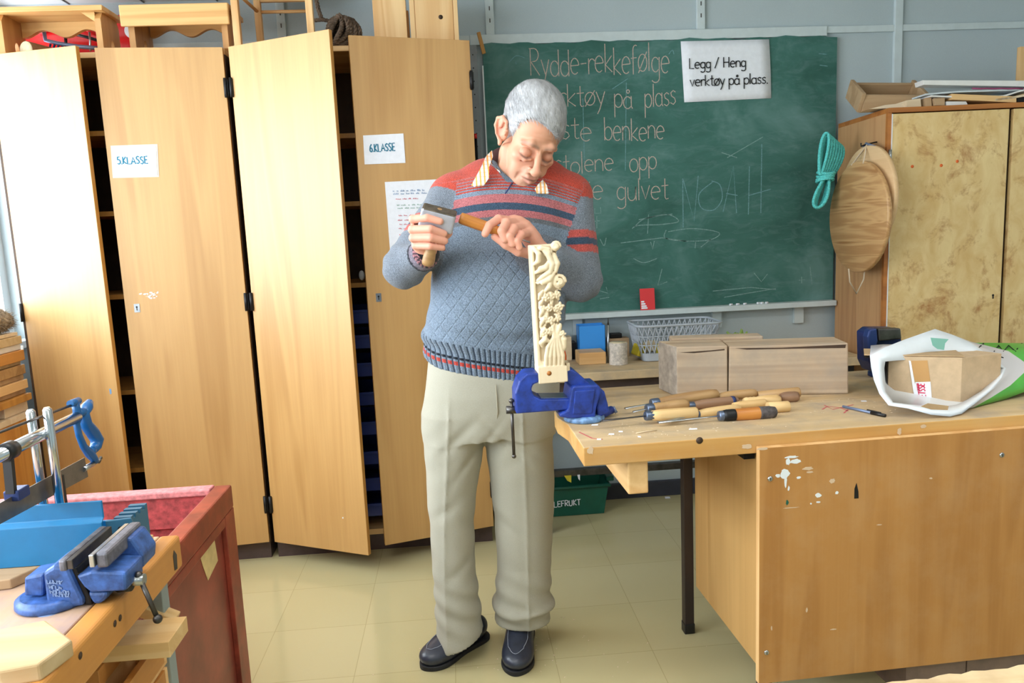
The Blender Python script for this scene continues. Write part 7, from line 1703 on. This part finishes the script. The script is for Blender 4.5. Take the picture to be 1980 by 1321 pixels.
SWT = np_mesh('sweater', P, F, sw.m, PERSON, colors={'paint': np.concatenate([col, np.ones((len(P), 1))], 1), 'h': np.clip(h01, 0, 1.2), 'tors': 1-np.maximum(armS, ((z > 1.42) & (dn < 1.10) & (y < 2.26))*1.0), 'zh': zh, 'ang': ang})
a_, b_ = V(Q(977, 374, 2.095)), V(Q(990, 354, 2.13)); MB().tube([a_+V((0, -.006, 0)), (a_+b_)/2+V((.001, -.006, 0)), b_+V((0, -.006, 0))], .0020, 8).build('placket_slit', M_['navy'], SWT, world=True)

# ---- shirt collar
def shirt_mat():
    n = NT('checked_shirt'); n.set(Roughness=.8); tc = n.new('ShaderNodeTexCoord'); s = n.new('ShaderNodeSeparateXYZ'); n.l(tc.outputs['Object'], s.inputs[0])
    fx = n.math('FRACT', n.math('MULTIPLY', s.outputs[0], 85.0)); fz = n.math('FRACT', n.math('MULTIPLY', s.outputs[2], 85.0))
    c = n.mix(n.math('LESS_THAN', fx, .34), (238, 234, 226), (236, 168, 72)); c = n.mix(n.math('MULTIPLY', n.math('LESS_THAN', fz, .22), .5), c, (236, 150, 90)); c = n.mix(n.math('MULTIPLY', n.math('GREATER_THAN', fx, .85), .6), c, (130, 170, 190)); n.col(c); return n.m
M_['shirt'] = shirt_mat(); M_['shirt_in'] = plain('shaded_collar_inside', (96, 70, 72), .8)  # collar inside carries shading and the sweater collar's brown in its colour
root_c = new_obj('shirt_collar', None)
COL.objects.unlink(root_c); bpy.data.objects.remove(root_c)
def leaf(pts, th=.003):
    mb = MB(); P_ = [V(Q(*p)) for p in pts]; c0 = sum(P_, V())/len(P_); n = (P_[1]-P_[0]).cross(P_[-1]-P_[0]).normalized(); n = n if n.y < 0 else -n
    a = [mb.bm.verts.new(p+n*.001) for p in P_]; b = [mb.bm.verts.new(p-n*th) for p in P_]; mb._f(a); mb._f(b[::-1])
    for i in range(len(a)): mb._f([a[i], a[(i+1) % len(a)], b[(i+1) % len(a)], b[i]])
    return mb
cm = MB(); cn = np.array((.200, 2.195)); 
def cring(r, dz, th0=-60, th1=225, n=30): return [V((cn[0]+r*.98*math.cos(rad(a)), cn[1]+r*1.0*math.sin(rad(a)), 1.457+dz*(.60+.40*math.sin(rad(a-10)))+.036*math.sin(rad(a))-.006*math.cos(rad(a)))) for a in (th0+(th1-th0)*i/n for i in range(n+1))]
cm.mi = 0; R0, R1 = cring(.078, -.01), cring(.084, .042); cm.loft([R0, R1], caps=False, closed=False); cm.mi = 1; R2, R3 = cring(.081, .042), cring(.075, -.01); cm.loft([R1, R2, R3], caps=False, closed=False)
cm.build('collar_band', [M_['shirt'], M_['shirt_in']], PERSON, world=True, smooth=True)
leaf([(951, 291, 2.185), (940, 302, 2.160), (931, 322, 2.130), (912, 357, 2.112), (919, 360, 2.106), (936, 358, 2.104), (945, 345, 2.108), (945, 324, 2.128), (953, 303, 2.170)]).build('collar_leaf', M_['shirt'], PERSON, world=True)
leaf([(1049, 348, 2.120), (1041, 356, 2.104), (1035, 364, 2.098), (1039, 373, 2.096), (1061, 374, 2.104), (1057, 358, 2.110)]).build('collar_leaf', M_['shirt'], PERSON, world=True)

# ---- trousers
T_ = Field((-.17, 2.03, .005), (.36, 2.40, .97), .0042)
T_.slices([.685, .715, .76, .82, .88, .955], [.085, .085, .088, .094, .100, .102], [2.205, 2.205, 2.205, 2.203, 2.203, 2.205], [.188, .196, .203, .201, .196, .186], [.118, .124, .130, .131, .128, .118], p=2.4, k=.0)
T_.slices([.010, .07, .12, .27, .42, .52, .60, .68, .76, .88], [-.046, -.044, -.045, -.052, -.050, -.044, -.036, -.030, -.018, .02], [2.160, 2.172, 2.182, 2.195, 2.202, 2.204, 2.205, 2.205, 2.205, 2.205], [.070, .071, .071, .066, .068, .076, .085, .093, .100, .09], [.086, .084, .082, .076, .078, .086, .096, .106, .115, .10], p=2.1, k=.02)
T_.slices([.055, .10, .14, .27, .42, .52, .60, .68, .76, .88], [.152, .152, .155, .168, .172, .172, .170, .167, .160, .14], [2.195, 2.197, 2.20, 2.207, 2.208, 2.207, 2.206, 2.205, 2.205, 2.205], [.085, .087, .089, .083, .092, .097, .101, .104, .105, .09], [.088, .086, .086, .080, .084, .092, .100, .108, .115, .10], p=2.1, k=.02)
# pressed creases down the front of each leg
0 and T_.chain([(-.085, 2.082, .04), (-.083, 2.105, .13), (-.080, 2.123, .27), (-.072, 2.122, .42), (-.055, 2.108, .60), (-.040, 2.088, .74)], [.004]*6, .012); 0 and T_.chain([(.165, 2.118, .13), (.170, 2.125, .27), (.173, 2.121, .42), (.172, 2.105, .60), (.170, 2.085, .74)], [.004]*5, .012)
T_.ell((.158, 2.19, .135), (.093, .092, .020), None, .02)      # trouser leg breaking over the shoe
def tfold(X, Y, Z):
    f = .0025*vnoise(X, Y, Z, 26, 41)+.0012*vnoise(X, Y, Z, 60, 42)
    lx = np.where(X < .06, X+.045, X-.165); f = f+np.exp(-((Z-.66)/.09)**2)*.0015*np.sin((Z*1.0+np.abs(lx)*.9)*62)
    f = f+np.exp(-((Z-.16)/.09)**2)*.0034*np.sin((Z*1.1+lx*.45)*85+1.2)+np.exp(-((Z-.42)/.10)**2)*.0012*np.sin((Z+lx*.8)*58)
    for X0, Zs, Ys in (((-.085, -.083, -.080, -.072, -.055, -.040, -.035), (.02, .13, .27, .42, .60, .76, .85), 2.2), ((.165, .165, .170, .173, .172, .170, .172), (.02, .13, .27, .42, .60, .76, .85), 2.2)):
        cxx = np.interp(Z, Zs, X0); f = f-np.where(Y < Ys, .0045*np.exp(-np.abs(X-cxx)/.006)*np.clip((.86-Z)/.1, 0, 1), 0)
    for (px_, pz_, sl_, am_, wd_) in ((-.02, .70, .9, .005, .020), (.04, .66, 1.2, .006, .018), (.12, .68, -1.1, .006, .018), (.20, .64, -.8, .004, .02), (-.07, .47, .7, .004, .022), (.13, .40, -.8, .004, .022), (-.02, .30, .8, .004, .02)):
        u_ = (Z-pz_)-sl_*(X-px_); f = f+np.where(Y < 2.2, am_*np.exp(-(u_/wd_)**2)*np.exp(-((X-px_)/.06)**2), 0)
    return f
T_.displace(tfold)
sl, X, Y, Z = T_.win(T_.lo, T_.lo+T_.h*T_.n); hz = np.where(X < .05, .030+np.clip((X+.12)*.32+(Y-2.1)*.10, -.02, .09), .088+(X-.06)*-.02); T_.v = np.maximum(T_.v, (hz-Z).astype(np.float32))
P, F = T_.nets(); P = relax(P, F, 1)
tm_ = NT('khaki_wool_trousers'); tm_.set(Roughness=.85, Specular_IOR_Level=.2, Sheen_Weight=.15); ns = tm_.noise(tm_.coord((900, 900, 700), rnd=False), 1, 1); tm_.col(tm_.ramp(ns, [(.25, (160, 157, 142)), (.75, (174, 171, 156))])); tm_.bump(ns, .1, .0005)
TR = np_mesh('trousers', P, F, tm_.m, PERSON)
a_, b_, c_ = V((.098, 2.066, .86)), V((.100, 2.072, .78)), V((.090, 2.092, .705)); MB().tube([a_, b_, c_], .0022, 6).build('fly_seam', plain('trouser_seam', (150, 144, 124), .9), TR, world=True)
# ---- shoes
M_['leather'] = plain('dark_navy_leather', (44, 50, 66), .38, var=.15, vs=40, bump=.15, bs=160, coat=.2); M_['sole'] = plain('black_rubber_sole', (30, 31, 36), .6, bump=.3, bs=90); M_['stitch'] = plain('pale_stitching', (150, 156, 170), .7)
def shoe(heel, toe, name='shoe'):
    heel, toe = np.array(heel), np.array(toe); d = toe-heel; L = np.linalg.norm(d); d /= L; sd_ = np.array((-d[1], d[0], 0)); up = np.array((0, 0, 1.0)); M = np.stack([d, sd_, up], 1); o = lambda a, b, c: heel+d*a*L+sd_*b+up*c
    fl = Field(np.minimum(heel, toe)-np.array((.075, .075, .0)), np.maximum(heel, toe)+np.array((.075, .075, .12)), .0026)
    fl.ell(o(.78, .002, .032), (L*.23, .047, .030), M, .02); fl.ell(o(.55, 0, .040), (L*.26, .044, .040), M, .03); fl.ell(o(.20, 0, .045), (L*.21, .037, .042), M, .03); fl.ell(o(.40, 0, .065), (L*.20, .036, .030), M, .03)
    fl.cap(o(.22, 0, .06), o(.24, 0, .16), .026, .022, .012, 's')
    P, F = fl.nets(); P[:, 2] = np.maximum(P[:, 2], .009); P = relax(P, F, 1); s_ = np_mesh(name, P, F, M_['leather'], PERSON)
    def outline(g, zc): return [V(o(a, b*g, zc)) for a, b in ((-.01, .0), (.02, .026), (.12, .037), (.30, .037), (.48, .038), (.65, .046), (.80, .048), (.92, .036), (.99, .016), (1.01, 0), (.99, -.016), (.92, -.034), (.80, -.046), (.65, -.045), (.48, -.036), (.30, -.035), (.12, -.036), (.02, -.026))]
    outline_ = outline
    def outline(g, zc):
        O = outline_(g, zc); n = len(O); R = []
        for i in range(n):
            p0, p1, p2, p3 = O[i-1], O[i], O[(i+1) % n], O[(i+2) % n]
            for t in (0, .33, .67): R.append(.5*((2*p1)+(p2-p0)*t+(2*p0-5*p1+4*p2-p3)*t*t+(3*p1-p0-3*p2+p3)*t**3))
        return R
    mb = MB(); mb.loft([outline(1.02, .0), outline(1.05, .004), outline(1.05, .012), outline(1.0, .015)]); mb.build('sole', M_['sole'], s_, world=True, smooth=False, bevel=.002)
    from_ = [o(.60+.36*math.cos(t)*.9, .034*math.sin(t), 0) for t in np.linspace(-2.0, 2.0, 26)]
    KP = P; pts = []
    for q in from_:
        k_ = np.argmin((KP[:, 0]-q[0])**2+(KP[:, 1]-q[1])**2-(KP[:, 2] > .02)*.0004); near = np.where(((KP[:, 0]-q[0])**2+(KP[:, 1]-q[1])**2) < .004**2)[0]
        pts.append(V(KP[near[np.argmax(KP[near, 2])]] if len(near) else KP[k_])+V((0, 0, .0012)))
    MB().tube(pts, .0009, 6).build('seam', M_['stitch'], s_, world=True)
    bf = o(.46, 0, .0); k2 = [o(.50, t, 0) for t in np.linspace(-.034, .034, 11)]; pts = []
    for q in k2:
        near = np.where(((KP[:, 0]-q[0])**2+(KP[:, 1]-q[1])**2) < .005**2)[0]
        if len(near): pts.append(V(KP[near[np.argmax(KP[near, 2])]])+V((0, 0, .0015)))
    MB().tube(pts, .004, 8, flat=.5).build('strap', M_['leather'], s_, world=True); return s_
tA, hA = atz(826, 1283, .0), atz(944, 1222, .0); shoe((hA.x-.010, hA.y-.016, 0), (tA.x-.012, tA.y-.034, 0)); shoe((.162, 2.285, 0), (.112, 2.022, 0))
sk = MB().lathe([(.040, 0), (.036, .05), (.040, .1)], (.155, 2.235, .045), None, 20, sy=1.2); sk.build('sock', M_['blk_plastic'], PERSON, world=True)
sk = MB().lathe([(.030, 0), (.028, .05), (.030, .1)], (-.028, 2.190, .035), None, 20, sy=1.1); sk.build('sock', M_['blk_plastic'], PERSON, world=True)

# ================================================================ MALLET AND GOUGE IN HIS HANDS
u0, u1 = V(Q(815, 402, 1.928)), V(Q(882, 419, 1.928)); uu = (u1-u0).normalized(); vv = V((uu.z*-1, 0, uu.x)); vv = (vv if vv.z > 0 else -vv)
vv = (vv*math.cos(rad(20))+V((0, -1, 0))*math.sin(rad(20))).normalized(); ww = uu.cross(vv).normalized(); ww = ww if ww.y < 0 else -ww
Lm, Hm, Dm = (u1-u0).length, .052, .052; mc = (u0+u1)/2-vv*Hm/2-ww*Dm/2
MR = thing('mallet', 'short steel headed mallet with wooden handle held in the man\'s right fist', 'mallet', mc, Matrix((uu, -ww, vv)).transposed())
M_['mhead'] = plain('ground_grey_steel', (176, 178, 190), .42, .45, var=.08, vs=30); M_['mtop'] = plain('dark_steel_top', (98, 90, 78), .55, .5, var=.3, vs=60)
o = MB().box((0, 0, 0), (Lm, Dm, Hm)).build('head', [M_['mhead'], M_['mtop']], MR, bevel=.006, seg=3)
for p in o.data.polygons:
    if p.normal.z > .9: p.material_index = 1  # top face takes the darker steel
MB().lathe([(.006, Hm*.5+.001), (.006, Hm*.5-.001), (.0120, -Hm*.5), (.0135, -.06), (.0150, -.09), (.0172, -.112), (.0176, -.122), (.0150, -.130), (.008, -.133)][::-1], (0, 0, 0), None, 24).build('handle', M_['h_brown'], MR)
g0, g1, g2 = V(Q(889, 421, 1.972)), V(Q(985, 455, 1.982)), V(Q(1027, 472, 1.990)); gd = (g1-g0).normalized()
GR = thing('carving_gouge', 'carving gouge with orange brown handle held in the man\'s left hand', 'chisel', (g0+g1)/2, xf(gd, z=(0, 0, 1)), None); Lg = (g1-g0).length
MB().lathe([(.0105, 0), (.0142, .002), (.0152, .010), (.0150, Lg*.45), (.0125, Lg*.8), (.0095, Lg)], (-Lg/2, 0, 0), frame((1, 0, 0), (0, 0, 1)), 24).build('handle', M_['h_orange'], GR)
MB().cyl((Lg/2, 0, 0), (Lg/2+.012, 0, 0), .0085, 16).build('ferrule', M_['ferrule'], GR); MB().tube([(Lg/2+.012, 0, 0), (Lg/2+.03, 0, 0), (Lg/2+.058, 0, 0)], [.004, .0038, .005], 10, flat=.5).build('blade', M_['steel'], GR)
